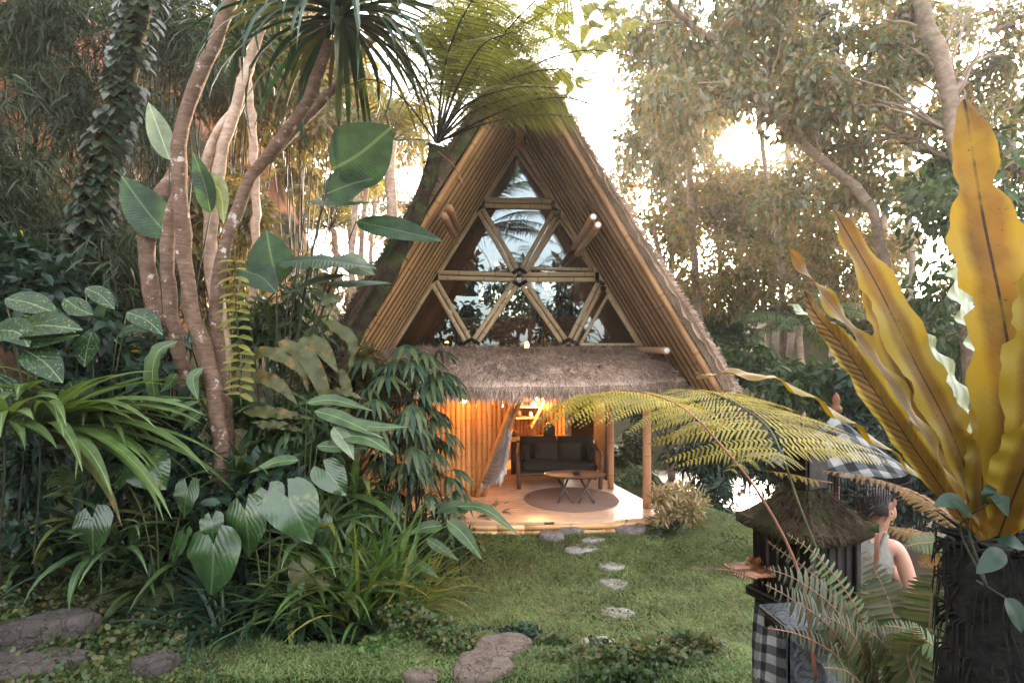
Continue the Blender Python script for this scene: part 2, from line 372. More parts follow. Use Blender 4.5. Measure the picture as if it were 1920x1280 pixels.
leaf_mat('lf_grass', [(0.040, 0.093, 0.023), (0.062, 0.127, 0.030), (0.091, 0.153, 0.038), (0.125, 0.166, 0.052)], .35)
leaf_mat('lf_rhapis', [(0.014, 0.038, 0.024), (0.020, 0.052, 0.028), (0.040, 0.077, 0.037), (0.079, 0.103, 0.042)], .25, rough=.35)
leaf_mat('lf_olive', [(0.056, 0.073, 0.019), (0.077, 0.086, 0.026), (0.095, 0.091, 0.030)], .35, brown=.4)
leaf_mat('lf_vine', [(0.012, 0.028, 0.014), (0.024, 0.043, 0.020), (0.052, 0.068, 0.032)], .2, rough=.4)
leaf_mat('lf_lawn', [(0.100, 0.151, 0.051), (0.136, 0.185, 0.064), (0.170, 0.216, 0.077), (0.219, 0.232, 0.101)], .3, rough=.5, nz=1.6)
leaf_mat('lf_croton', [(.34, .25, .12), (.24, .22, .10), (.42, .28, .17), (.15, .18, .07)], .35)
leaf_mat('lf_cover', [(0.027, 0.061, 0.021), (0.043, 0.080, 0.024), (0.076, 0.098, 0.029), (0.120, 0.098, 0.034)], .3)
leaf_mat('lf_nest', [(.115, .058, .007), (.14, .075, .009), (.11, .07, .009)], .36, rough=.5, spec=.25, veins=55, vdir=.25, rib=(.02, .012, .006), edge=((.23, .17, .017), [.34, .58]), tcol=(1.25, 1.0, .4), nz=9, blotch=((.17, .12, .013), 4.0, .60), vs=.10, ribw=.032, spots=((.05, .03, .01), 75, .70))  # gold edges here and in lf_nest_shade are sunlight put into the colour
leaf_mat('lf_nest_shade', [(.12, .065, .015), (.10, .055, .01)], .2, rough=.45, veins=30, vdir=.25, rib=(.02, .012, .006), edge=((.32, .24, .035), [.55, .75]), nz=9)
leaf_mat('lf_nest_pale', [(0.230, 0.270, 0.180), (0.260, 0.290, 0.200)], .15, rough=.3, spec=.7, veins=9, vdir=.6, rib=(.25, .3, .12))
# ---------------------------------------------------------------- ground
LB = [(-3.6, 0), (-3.3, 4.2), (-2.6, 5.0), (-1.55, 5.5), (-1.3, 6.6), (-1.1, 7.5), (-.9, 8.1)]       # left edge of the lawn
RB = [(1.7, 0), (1.9, 4.6), (2.75, 6.6), (3.30, 7.9), (3.45, 8.6), (2.9, 9.6), (2.6, 11)]            # right edge
def xl(y): return np.interp(y, [p[1] for p in LB], [p[0] for p in LB])
def xr(y): return np.interp(y, [p[1] for p in RB], [p[0] for p in RB])
def G(x, y):
    x = np.asarray(x, float); y = np.asarray(y, float)
    z = .15 * sstep(6.6, 8.2, y)
    bank = .26 * (1 - sstep(4.85, 5.15, y + .12 * np.sin(x * 3.1) + .05 * np.sin(x * 9))) + .5 * (1 - sstep(0, 3.8, y))
    z = z + bank * sstep(2.4, 1.2, x - .0 * y) + .15 * sstep(1.2, 2.4, x) * sstep(5.5, 4.5, y)
    d = -x * .9 + (y - 8) * .35 - 4.3
    z = z + (8.5 * sstep(0, 4.8, d) + .7 * sstep(-1.6, 1.2, d)) * (1 - .8 * sstep(12.5, 17, y + .25 * x)) + 3 * sstep(40, 80, y)
    z = z + .6 * sstep(-.0, -1.6, x - np.interp(y, [0, 4.2, 5, 5.5, 8], [-2.6, -2.6, -2.2, -1.6, -1.0])) * sstep(4.4, 5.6, y) * sstep(10, 7, y)
    river = sstep(0, .9, x - xr(y) - .25) * sstep(5.2, 6.4, y) * (1 - sstep(13, 16, x * .25 + y * .9))
    z = z - 1.0 * river
    z = z + 2.2 * sstep(9.5, 13, x) + 2.5 * sstep(16, 24, y) * sstep(-6, 4, x)
    return z
def soil_mat():
    b = NB('soil'); p = b.pos()
    c = b.ramp(b.noise(p, 2.2, 6, .65), [(.03, .025, .018), (.055, .045, .028), (.05, .06, .025), (.09, .07, .04)], [.3, .45, .56, .72])
    f = b.ramp(b.noise(p, .55, 5, .6), [(0, 0, 0), (1, 1, 1)], [.48, .56])
    z = b.n('ShaderNodeSeparateXYZ', {0: p}).outputs[2]
    hi = b.ramp(b.math('MULTIPLY', z, .2), [(0, 0, 0), (1, 1, 1)], [.44, .6])
    c = b.mul(c, b.ramp(b.noise(p, 7, 5, .6), [(.20, .085, .045), (.34, .15, .085)]), b.math('MULTIPLY', b.math('MULTIPLY', f, hi), b.math('LESS_THAN', b.n('ShaderNodeSeparateXYZ', {0: p}).outputs[0], -4.5)), 'MIX')
    b.base(c, .95, .1); b.bump(b.noise(p, 14, 6, .7), .8, .05); return b.m
def lin(a, b_, n): return np.linspace(a, b_, n)
gx = np.concatenate([lin(-200, -14, 20)[:-1], lin(-14, 12, 170)[:-1], lin(12, 200, 20)])
gy = np.concatenate([lin(-150, -4, 12)[:-1], lin(-4, 20, 160)[:-1], lin(20, 60, 24)[:-1], lin(60, 250, 12)])
X, Y = np.meshgrid(gx, gy)
Z = G(X, Y) + .04 * np.sin(X * 2.3 + Y) * np.sin(Y * 1.9)* sstep(3.2, 5, np.abs(X)) - .03
g = Geo(); g.grid(np.stack([X, Y, Z], -1)[:, ::1]); o = g.build('ground', soil_mat(), origin=(0, 0, 0)); tag(o, 'dark leaf littered soil with red earth on the left bank', kind='structure')
def lawn_in(x, y): return (x > xl(y)) & (x < xr(y)) & (y < 9.4) & (y > 2.2) & ~((y > 8.0) & (x > -2) & (x < 2.15))
def turf_mat():
    b = NB('turf'); p = b.pos()
    b.base(b.ramp(b.noise(p, 9, 6, .7), [(.03, .045, .018), (.06, .085, .03), (.10, .12, .05)], [.3, .5, .7]), .95, .05); b.bump(b.noise(p, 60, 4, .7), .8, .03); return b.m
xs = lin(-3.7, 3.6, 120); ys = lin(2.2, 9.5, 120); X, Y = np.meshgrid(xs, ys)
X = np.minimum(np.maximum(X, xl(Y)), xr(Y) + .12)
g = Geo(); g.grid(np.stack([X, Y, G(X, Y) + .006], -1)); o = g.build('lawn', turf_mat(), origin=(0, 6, 0)); tag(o, 'short green lawn between the deck and the camera', kind='structure')
# water of the stream on the right
def water_mat():
    b = NB('water'); p = b.pos()
    b.base(b.ramp(b.noise(p, 1.2, 3), [(.035, .026, .02), (.06, .045, .035)]), .4, .15); b.bump(b.noise(b.map(p, (1, 2.2, 1)), 5, 4, .6), .35, .03); return b.m
g = Geo(); X, Y = np.meshgrid(lin(2.3, 16, 12), lin(4.6, 17, 12)); g.grid(np.stack([X, Y, X * 0 - .42], -1)); o = g.build('water', water_mat(), origin=(6, 9, -.42)); tag(o, 'brown stream water below the lawn', kind='structure')
# grey stone path beside the stream
def stone_mat(name, cols, bump=.6, sc=6):
    b = NB(name); p = b.pos(); c = b.ramp(b.noise(p, sc, 6, .65), cols)
    c = b.mul(c, b.ramp(b.island(), [(.8, .8, .8), (1.15, 1.12, 1.1)]))
    c = b.mul(c, (.10, .12, .05), b.ramp(b.noise(p, 3.3, 5, .7), [(0, 0, 0), (.7, .7, .7)], [.55, .75]), 'MIX')
    vr = b.n('ShaderNodeTexVoronoi', {'Scale': 7.0}, feature='DISTANCE_TO_EDGE'); b.link(b.n('ShaderNodeVectorMath', {0: p, 1: b.mul(b.noise(p, 4, 4, .6, 1), (.3, .3, .3))}, operation='ADD').outputs[0], vr.inputs['Vector'])
    cr = b.ramp(vr.outputs['Distance'], [(0, 0, 0), (1, 1, 1)], [0, .035]); c = b.mul(c, b.ramp(vr.outputs['Distance'], [(.55, .52, .5), (1, 1, 1)], [0, .03])); c = b.mul(c, b.ramp(b.noise(p, 45, 4, .7), [(.7, .7, .7), (1.2, 1.2, 1.2)], [.35, .65]))
    b.base(c, .9, .2); b.bump(b.math('ADD', b.noise(p, 22, 6, .7), b.math('MULTIPLY', cr, .3)), bump, .03); MT[name] = b.m; return b.m
stone_mat('stone', [(.13, .11, .10), (.21, .18, .165), (.29, .26, .24)], 1.0, 12)
stone_mat('stone_pale', [(.24, .22, .20), (.34, .32, .295), (.43, .41, .385)], 1.0, 16)
stone_mat('stone_brown', [(.10, .078, .062), (.155, .122, .10), (.21, .17, .145)], 1.0, 12)
stone_mat('slate', [(.045, .04, .037), (.075, .065, .06), (.12, .105, .095)], 1.0, 10)
stone_mat('stone_grey', [(.06, .07, .075), (.09, .10, .11), (.13, .14, .15)])
path = spline([(4.75, 8.6), (4.35, 9.4), (3.95, 10.2), (3.5, 11.2)], 24)
g = Geo(); T = tangents(np.c_[path, np.zeros(24)]); S = np.c_[T[:, 1], -T[:, 0]]
V = [[(*(path[i] + S[i] * k), -.28) for k in (0, .35)] for i in range(24)]
g.grid(V); V2 = [[(*(path[i] + S[i] * 0.0), -.28), (*(path[i] + S[i] * 0.0), -.6)] for i in range(24)]; g.grid(V2)
o = g.build('path', MT['stone_grey'], origin=(3.6, 8.5, -.3)); tag(o, 'grey stone path along the stream', kind='structure')

# lawn grass: real blades
def grass(name, n, xr_, yr_, inside, hgt, wid, mat, lab, lean=.6, zoff=0.0):
    x = rng.uniform(*xr_, n * 3); y = rng.uniform(*yr_, n * 3)
    x = x[inside(x, y)][:n] if False else x
    k = inside(x, y); x = x[k][:n]; y = y[k][:n]; N = len(x)
    cl = .75 + .5 * (np.sin(x * 5.1 + 2 * np.sin(y * 3.3)) * np.sin(y * 4.7 + x) * .5 + .5)
    h = hgt * cl * rng.uniform(.6, 1.35, N); wd = wid * rng.uniform(.7, 1.3, N)
    a = rng.uniform(0, 2 * PI, N); dx, dy = np.cos(a), np.sin(a); ln = lean * rng.uniform(.3, 1.2, N) * h
    b0 = np.stack([x, y, G(x, y) + zoff], 1); s = np.stack([-dy, dx, np.zeros(N)], 1) * wd[:, None] / 2
    m = b0 + np.stack([dx * ln * .35, dy * ln * .35, h * .6], 1); t = b0 + np.stack([dx * ln, dy * ln, h * .85], 1)
    V = np.stack([b0 - s, b0 + s, m + s * .85, m - s * .85, t], 1).reshape(-1, 3)
    i = np.arange(N)[:, None] * 5
    g = Geo(); g.add2(V, i + np.array([[3, 2, 4]]), i + np.array([[0, 1, 2, 3]]))
    o = g.build(name, mat, origin=(0, 6, 0)); tag(o, lab, 'grass', kind='stuff'); return o
PTH = spline([(1.05, 5.3), (1.17, 6.0), (1.18, 6.7), (1.1, 7.3), (.95, 7.8), (.6, 8.05)], 40)
def lawn_worn(x, y):
    d = np.min((x[:, None] - PTH[None, :, 0]) ** 2 + (y[:, None] - PTH[None, :, 1]) ** 2, axis=1) ** .5
    pt = np.sin(x * 2.1 + 1.3 * np.sin(y * 1.7)) * np.sin(y * 2.6 + .8 * np.sin(x * 2.9)); return lawn_in(x, y) & (rng.random(len(x)) < np.clip(.45 + d * 1.3, 0, 1) * (1 - .45 * sstep(.45, .9, pt)))
grass('lawn_grass', 150000, (-3.4, 3.5), (4.3, 9.4), lawn_worn, .042, .011, MT['lf_lawn'], 'short mown grass blades covering the lawn', 1.7)
grass('bank_grass', 26000, (-3.6, 1.9), (3.2, 4.95), lambda x, y: (x > xl(y) - .2) & (x < xr(y)), .05, .012, MT['lf_grass'], 'coarser grass on the raised bank in the foreground', 1.1)

# ---------------------------------------------------------------- stones
def stone(name, loc, rx, ry, h, mat, lab, cat, group=None, n=18, flat=.75, sink=.03, rz=0):
    a = np.linspace(0, 2 * PI, n, endpoint=False); ra = 1 + .13 * np.sin(a * 2 + R(0, 6)) + .09 * np.sin(a * 3 + R(0, 6)) + rng.normal(0, .035, n)
    rows = [(1.0, -.06), (1.03, h * .35), (1.0, h * .72), (.93, h * .93), (.82, h), (.5, h * 1.03), (.25, h)]
    V = [[(math.cos(t + rz) * rx * r * ra[i % n] if False else (math.cos(t) * rx * math.cos(rz) - math.sin(t) * ry * math.sin(rz)) * r * ra[i % n],
           (math.cos(t) * rx * math.sin(rz) + math.sin(t) * ry * math.cos(rz)) * r * ra[i % n], z + rng.normal(0, h * .07)) for i, t in enumerate(np.append(a, a[0]))] for r, z in rows]
    V = np.array(V); V[:, -1] = V[:, 0]
    g = Geo(); g.grid(V); V5 = V[-1][:-1]; c = V5.mean(0); g.add(np.vstack([V5, c]), [[i, (i + 1) % n, n] for i in range(n)])
    for k in range(len(g.v)): g.v[k] = g.v[k] + A(loc[0], loc[1], loc[2] - sink)
    return tag(g.build(name, mat, origin=loc), lab, cat, group)
def on(px, py, z=None):
    """the ground point the photo shows at this pixel (marching along the sight line)"""
    for D in np.arange(2.0, 14, .01):
        q = P(px, py, D)
        if q[2] <= (float(G(q[0], q[1])) if z is None else z): return q
    return q
SG = 'stepping stones across the lawn'
for px, py, wpx, lab in ((1155, 1152, 50, 'pale stepping stone nearest the camera in the lawn row'), (1152, 1097, 48, 'largest pale oval stepping stone midway across the lawn'),
                         (1146, 1063, 40, 'small pale stepping stone third from the camera'), (1091, 1030, 50, 'stepping stone second from the deck in the lawn row'),
                         (1112, 1014, 36, 'small stepping stone just below the deck stones')):
    q = on(px, py); r = wpx * 1.2 / 2 / F * q[1]
    stone('stepping_stone', q, r, r * .8, .045, MT['stone_pale'], lab, 'stone', SG, sink=.012)
DG = 'flat foundation stones along the deck'
for px, py, wpx, lab in ((1003, 996, 50, 'leftmost grey stone under the deck edge'), (1057, 995, 80, 'long flat grey stone under the middle of the deck edge'), (1122, 993, 64, 'rounded grey stone under the bend of the deck edge'),
                         (1180, 996, 70, 'rightmost grey stone under the deck beside the shrub'), (1032, 1011, 48, 'grey stone in the grass in front of the deck stones')):
    q = on(px, py); r = wpx / 2 / F * q[1]
    stone('foundation_stone', q, r, r * .6, .10, MT['stone'], lab, 'stone', DG, sink=.0)
for px, py, wpx, hh, lab in ((940, 1222, 112, .06, 'large flat brown stepping stone at the bank edge'), (903, 1262, 122, .07, 'large flat brown stepping stone cut by the bottom of the picture'),
                             (1120, 1215, 60, .05, 'pale stone half hidden behind the bank plants'), (790, 1280, 60, .06, 'small reddish stone at the bottom edge left of the big steps')):
    q = on(px, py); r = wpx / 2 / F * q[1]
    stone('bank_stone', q, r, r * .75, hh, MT['stone_brown' if px != 1120 else 'stone_pale'], lab, 'stone', 'stones on the foreground bank', sink=-.02, n=14)
for px, py, wpx, dp, hh, lab in ((95, 1185, 150, .8, .12, 'dark slate step slab in the lower left corner, upper one'), (40, 1262, 230, .7, .10, 'large dark slate step slab cut by the lower left corner'),
                                 (290, 1262, 84, .9, .12, 'dark pointed rock in the grass beside the slate steps')):
    q = on(px, py); r = wpx / 2 / F * q[1]
    stone('step_stone', q, r, r * dp * .7, hh, MT['slate'], lab, 'stone', 'slate steps at lower left', n=9, sink=-.01, rz=.35)

# ---------------------------------------------------------------- bamboo house
HX, HW, SL, SLR = .13, 2.14, 1.60, 1.66                 # axis, half width at eye height, roof slope
D1, D2, DB = 7.3, 9.8, 14.5                  # front edge of the roof, window plane, back
cs, sn_ = math.cos(math.atan(SL)), math.sin(math.atan(SL))
ZA = CZ + HW * SL
def lining(side, z, y, off=0):
    """point on the inner roof surface; off>0 moves outwards along its normal"""
    return A(HX + side * ((ZA - z) / (SL if side < 0 else SLR) + off * sn_), y, z + off * cs)
ZA = CZ + HW * SL
house = thing('bamboo_house', (HX, 9.8, .3), 'tall triangular bamboo house with thatched roof and glazed gable', 'house')
ZE = 2.17                                     # eave height of the big roof
DECK = .32
for side in (-1, 1):
    mat = 'bamboo_pale' if side < 0 else 'bamboo_shade'  # lit left and shaded right lining: the light is put into the colour
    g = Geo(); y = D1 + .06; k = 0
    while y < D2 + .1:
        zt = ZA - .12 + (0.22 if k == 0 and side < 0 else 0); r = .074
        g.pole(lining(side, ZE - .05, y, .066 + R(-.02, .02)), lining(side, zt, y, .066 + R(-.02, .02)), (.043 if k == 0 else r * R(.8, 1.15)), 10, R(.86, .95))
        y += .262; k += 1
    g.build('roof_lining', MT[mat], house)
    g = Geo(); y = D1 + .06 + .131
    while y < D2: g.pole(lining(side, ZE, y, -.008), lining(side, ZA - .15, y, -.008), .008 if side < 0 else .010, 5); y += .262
    g.build('lining_shade_strip', MT['stalk_dark'], house)  # thin dark strips added to draw the shade lines between the poles
    g = Geo(); y = D2 + .2
    while y < DB: g.pole(lining(side, ZE, y, .05), lining(side, ZA - .12, y, .05), R(.06, .08), 8); y += .2
    g.build('loft_lining', MT['post_wood'], house)  # darker wood puts the dim loft's shade into the colour
    # thatch body
    g = Geo(); n = 44; tt = (lambda z: .20 + .05 * sstep(ZE, ZE + 1.5, z)) if side < 0 else (lambda z: .215 - .03 * sstep(ZE, ZE + 2.6, z))
    V = []
    for yy in np.concatenate([[D1 - .1], lin(D1 - .02, DB, 18)]):
        row = []
        for z in lin(ZE - .05, ZA - .10, n): row.append(lining(side, z, yy, float(tt(z)) * (1 if yy >= D1 - .03 else .75) + rng.normal(0, .012)))
        V.append(row)
    V = np.array(V); V = V if side < 0 else V[:, ::-1]; g.grid(V)
    fr = np.array([[lining(side, z, D1 + .02 - .12 * q * (1 - q) * 4 * .3 - .06 * q, float(.105 + q * (tt(z) - .105))) + A(0, rng.normal(0, .01), 0) for q in lin(0, 1, 5)] for z in lin(ZE - .05, ZA - .10, n * 2)])
    fr[:, -1, 1] = D1 - .1
    g.grid(fr if side > 0 else fr[:, ::-1])
    inn = np.array([[lining(side, z, yy, .11) for z in lin(ZE - .05, ZA + .05, 4)] for yy in lin(D1 + .02, DB, 4)]); gi = Geo(); gi.grid(inn if side > 0 else inn[:, ::-1]); gi_keep = gi
    eav = np.array([[lining(side, ZE - .05, yy, o_) for o_ in (.11, float(tt(ZE)))] for yy in lin(D1 - .02, DB, 8)]); g.grid(eav)
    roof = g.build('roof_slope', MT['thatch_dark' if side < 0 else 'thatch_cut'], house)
    gi_keep.build('underlay', plain_mat('underlay', (.035, .024, .017), .95, .05), roof)
    # straw ends on the front edge and the slope near it
    N = 15000; g = Geo(); z = rng.uniform(ZE - .1, ZA - .08, N); q = rng.uniform(0, 1, N) ** .8
    yy = D1 + .03 - .09 * q; edge = rng.random(N) < .45
    yy = np.where(edge, rng.uniform(D1 - .1, D1 + 1.6, N), yy); off = np.where(edge, tt(z) + .005, .10 + q * (tt(z) - .09))
    pos = np.stack([HX + side * ((ZA - z) / (SL if side < 0 else SLR) + off * sn_), yy, z + off * cs], 1)
    dn = A(side * cs, 0, -sn_); no = A(side * sn_, 0, cs)
    d = np.where(edge[:, None], dn + rng.normal(0, .22, (N, 3)) + no * .12, no * .75 + dn * .5 + A(0, -.35, 0) + rng.normal(0, .2, (N, 3))); d = nrm(d)
    s = nrm(np.cross(d, rng.normal(0, 1, (N, 3)))) * .0045; L = (rng.uniform(.06, .14, N) * np.where(edge, 1.2, .75))[:, None]
    V = np.stack([pos - s, pos + s, pos + d * L + s * .5, pos + d * L - s * .5], 1).reshape(-1, 3)
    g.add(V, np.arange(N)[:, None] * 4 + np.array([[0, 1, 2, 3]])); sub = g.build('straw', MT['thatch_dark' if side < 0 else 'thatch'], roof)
# ridge cap: bundle of thatch over the apex
g = Geo(); V = [[A(HX + math.sin(a) * .21 * (1 + .1 * math.sin(y * 9)), y, ZA - .05 + math.cos(a) * .15 + .02 * math.sin(y * 13)) for a in lin(-2.1, 2.1, 13)] for y in lin(D1 - .16, DB, 26)]
g.grid(V); g.grid([[v for v in V[0]], [v * .0 + A(HX, D1 - .14, ZA + .0) for v in V[0]]]); cap = g.build('ridge_cap', MT['thatch_cut'], house)
# purlin stubs under the roof overhang
def purl(side, z, y0, y1, k, mat='bamboo_shade'):
    g = Geo()
    for j in range(k): g.pole(lining(side, z - j * .10, y1, -.15), lining(side, z - j * .10, y0, -.15), .048, 12)
    return g.build('purlin', MT[mat], house)
purl(1, CZ + 1.72, 7.42, 9.75, 2); purl(1, CZ + .03, 7.75, 9.75, 1); purl(-1, CZ + 1.78, 7.2, 8.5, 2, 'post_wood'); 
# glazed gable
YW = D2 - .02
def W(px, py): return P(px, py, YW)
def bar(name, a, b, k=2, r=.038, gap=.088, mat='bar_bamboo', dy=0):
    a = np.asarray(a, float) + A(0, dy, 0); b = np.asarray(b, float) + A(0, dy, 0); d = nrm(b - a); s = A(-d[2], 0, d[0]); g = Geo()
    for j in range(k): o_ = (j - (k - 1) / 2) * gap; g.pole(a + s * o_, b + s * o_, r, 10)
    return g.build(name, MT[mat], house)
nA1, nA2, nB1, nB2, nB3, nC1, nC2 = W(893, 380), W(1050, 384), W(806, 515), W(974, 520), W(1132, 519), W(884, 651), W(1066, 651)
CL, CR, AP = W(738, 655), W(1208, 655), W(967, 272)
def sh(a, b, m): a = np.asarray(a); b = np.asarray(b); d = nrm(b - a); return a + d * m, b - d * m
for a, b in ((nA1, nA2), (nB1, nB2), (nB2, nB3)): bar('window_bar', *sh(a, b, .05))
for a, b in ((nA1, nB2), (nA2, nB2), (nB1, nC1), (nB2, nC1), (nB2, nC2), (nB3, nC2)): bar('window_bar', *sh(a, b, .05), dy=.02)
bar('sill_beam', W(720, 657), W(1226, 657), 1, .05, dy=-.04)
# slim sashes: top triangle, the right opening sashes
for tri in (((967, 283), (908, 374), (1030, 374)), ((1050, 412), (993, 503), (1110, 505)), ((1140, 553), (1088, 646), (1197, 646))):
    q = [W(*t) for t in tri]
    for i in range(3): bar('window_frame', q[i], q[(i + 1) % 3], 1, .026, dy=.0)
for sd2 in (-1, 1): g = Geo(); g.pole(lining(sd2, CZ - .0, YW + .01, -.03), lining(sd2, ZA - .12, YW + .01, -.03), .03, 8); g.build('window_frame', MT['bar_bamboo'], house)
for (a, b) in (((1058, 392), (1205, 650)), ((1044, 404), (1066, 404)), ((1128, 541), (1152, 541))):
    bar('window_frame', W(*a), W(*b), 1, .028, dy=.05 if a[0] == 1058 else -.03, mat='bar_bamboo')
# dark rope bindings at the joints
plain_mat('rope', (.018, .02, .022), .9, .1, 80, .4, .6)
for q, dirs in ((nA1, ((1, 0), (-.5, .8), (.5, -.85))), (nA2, ((-1, 0), (-.5, -.85))), (nB1, ((1, 0), (.5, -.85))), (nB2, ((.5, .8), (-.5, .8), (.5, -.8), (-.5, -.8))), (nB3, ((-1, 0), (-.5, -.85))), (nC1, ((-.5, .85), (.5, .85))), (nC2, ((-.5, .85), (.5, .85)))):
    g = Geo()
    for dx, dz in dirs:
        d = A(dx, 0, dz); d = d / np.linalg.norm(d); c = q + d * .115; s = A(-d[2], 0, d[0])
        for j in range(3):
            e = c + d * (j - 1) * .02; a = np.linspace(0, 2 * PI, 11)
            g.tube([e + s * math.cos(t) * .078 + A(0, math.sin(t) * .05 - .0, 0) for t in a], .011, 6, False)
    g.build('rope_binding', MT['rope'], house)
for px, py in ((1046, 404), (1064, 404), (1130, 541), (1150, 541), (1205, 652), (1234, 652)):
    g = Geo(); q = W(px, py)
    for j in range(3): g.tube([q + A(math.cos(t) * .04, math.sin(t) * .04 - .05, (j - 1) * .02) for t in lin(0, 2 * PI, 9)], .012, 5, False)
    g.build('rope_binding', MT['rope'], house)
# glass
def glass_mat():
    b = NB('glass'); t = b.t; tr = t.nodes.new('ShaderNodeBsdfTransparent'); tr.inputs[0].default_value = (.12, .155, .16, 1)
    gl = t.nodes.new('ShaderNodeBsdfGlossy'); gl.inputs['Roughness'].default_value = .012; gl.inputs[0].default_value = (.60, .72, .79, 1)
    fr = t.nodes.new('ShaderNodeFresnel'); fr.inputs[0].default_value = 2.4; mx = t.nodes.new('ShaderNodeMixShader')
    wv = b.noise(b.pos(), 1.3, 1); bp = t.nodes.new('ShaderNodeBump'); bp.inputs['Strength'].default_value = .05; bp.inputs['Distance'].default_value = .02
    b.link(wv, bp.inputs['Height']); b.link(bp.outputs[0], gl.inputs['Normal'])
    b.link(fr.outputs[0], mx.inputs[0]); b.link(tr.outputs[0], mx.inputs[1]); b.link(gl.outputs[0], mx.inputs[2]); b.link(mx.outputs[0], b.out.inputs[0]); MT['glass'] = b.m
glass_mat()
AL, AR = W(872, 380), W(1066, 384); BL, BR = W(798, 515), W(1146, 519)
k = 0
for tri in ((AP, AL, AR), (nA1, nA2, nB2), (AL, nA1, nB2, BL), (nA2, AR, BR, nB2), (BL, nB1, nC1, CL), (nB1, nB2, nC1), (nB2, nC2, nC1), (nB2, nB3, nC2), (nB3, BR, CR, nC2)):
    tl = R(-.006, .006); tv = R(-.005, .005); k += 1; c = np.mean(np.array(tri), 0); tv -= {1: .075, 2: .03, 3: .02, 4: .02}.get(k, 0)
    V = [np.asarray(v) + A(0, .05 + (v[0] - c[0]) * tl + (v[2] - c[2]) * tv, 0) for v in tri]; V = V + [v + A(0, .008, 0) for v in V]; n = len(tri)
    g = Geo(); g.add(V[:n], [list(range(n))]) if n <= 4 else None
    g.build('window_pane', MT['glass'], house, smooth=False)
# upper floor, its ceiling side, back rail and posts of the loft
wood_mat('dark_wood', [(.07, .045, .03), (.10, .065, .045)], rough=.5, grain=(4, 40, 40))
plain_mat('black', (.015, .015, .016), .6, .3)
zf = CZ - .12
g = Geo(); g.box((HX, (D2 + DB) / 2 + .06, zf), (2 * HW + .2, DB - D2 - .1, .14)); g.build('upper_floor', MT['dark_wood'], house)
g = Geo()
for j in range(7): g.pole((HX - 1.75, DB - .3, zf + .16 + j * .105), (HX + 1.75, DB - .3, zf + .16 + j * .105), .05, 8)
g.build('loft_rail', MT['bamboo_shade'], house)
for px in (914, 1010): 
    q = P(px, 600, DB - .45); g = Geo(); g.pole((q[0], q[1], zf), (q[0], q[1], zf + 1.75), .09, 12); g.build('loft_post', MT['dark_wood'], house)
g = Geo(); g.box((HX, DB - .45, zf + 1.8), (2.0, .14, .12)); g.build('loft_beam', MT['dark_wood'], house)
g = Geo(); q0 = P(770, 640, 11.2)
# lean-to awning of thatch
YE = 8.25; ZT, ZEV = 2.66, 2.10
def awn(u, v):
    """u across (-1..1), v from top (0) to eave (1)"""
    top = A(HX + u * 2.22, D2 - .12, ZT - .03 * abs(u) ** 3); ev = A(HX + .02 + u * 2.62, YE + .10 * u * u, ZEV + .07 * max(0, u) ** 2 + .05 * abs(u) ** 4)
    p = top * (1 - v) + ev * v; p[2] += .20 * math.sin(PI * v * .9) * (1 - .55 * max(0, abs(u) - .75) / .25) ; return p
g = Geo(); n, m = 40, 14
V = np.array([[awn(u, v) + A(0, 0, rng.normal(0, .008)) for u in lin(-1, 1, n)] for v in lin(0, 1, m)]); g.grid(V[::-1])
Vb = V - A(0, 0, .16); Vb[:, :, 1] += .05; g.grid(Vb); g.grid([V[-1], Vb[-1]]); g.grid([V[:, -1], Vb[:, -1]]); g.grid([Vb[:, 0], V[:, 0]])
aw = g.build('awning', MT['thatch'], house)
N = 34000; u = rng.uniform(-1, 1, N); v = np.where(rng.random(N) < .22, rng.uniform(.93, 1.0, N), rng.uniform(0, 1, N))
pos = np.array([awn(a, b) for a, b in zip(u, v)]); nx = np.array([awn(a, min(b + .03, 1.03)) for a, b in zip(u, v)])
d = nrm(nrm(nx - pos) + rng.normal(0, .38, (N, 3)) + np.where(v[:, None] > .93, A(0, 0, -.9), A(0, -.06, .22)))
pos[:, 2] += np.where(v > .93, rng.uniform(-.19, .03, N), rng.uniform(0, .025, N)); s = nrm(np.cross(d, rng.normal(0, 1, (N, 3)))) * rng.uniform(.003, .008, N)[:, None]
L = rng.uniform(.05, .15, N)[:, None]; V = np.stack([pos - s, pos + s, pos + d * L + s * .4, pos + d * L - s * .4], 1).reshape(-1, 3)
g = Geo(); g.add(V, np.arange(N)[:, None] * 4 + np.array([[0, 1, 2, 3]])); g.build('straw', MT['thatch'], aw)
# deck
dp = [(-2.6, 8.02), (-.2, 8.02), (.17, 8.03), (1.36, 8.10), (2.30, 8.36), (1.80, 10.2), (1.80, 12.6), (-2.6, 12.6)]
def deck_mat():
    b = NB('deck_planks'); p = b.pos(); sx = b.n('ShaderNodeSeparateXYZ', {0: p}); yq = b.math('MULTIPLY', sx.outputs[1], 1 / .115)
    fl = b.math('FLOOR', yq); wn = b.n('ShaderNodeTexWhiteNoise', noise_dimensions='1D'); b.link(fl, wn.inputs['W'])
    c = b.ramp(wn.outputs[0], [(.60, .38, .24), (.66, .43, .28), (.71, .48, .33)])
    c = b.mul(c, b.ramp(b.noise(b.map(p, (2, 50, 50)), 1, 4, .6), [(.7, .68, .65), (1.2, 1.2, 1.2)], [.3, .7]))
    c = b.mul(c, b.ramp(b.noise(p, 2.5, 4), [(.75, .72, .7), (1.1, 1.1, 1.1)], [.35, .6]))
    e = b.math('ABSOLUTE', b.math('SUBTRACT', b.math('FRACT', yq), .5)); gapm = b.math('GREATER_THAN', e, .465); c = b.mul(c, (.10, .06, .04), gapm, 'MIX')
    b.base(c, .38, .4); b.bump(b.math('SUBTRACT', 1.0, gapm), .4, .01); return b.m
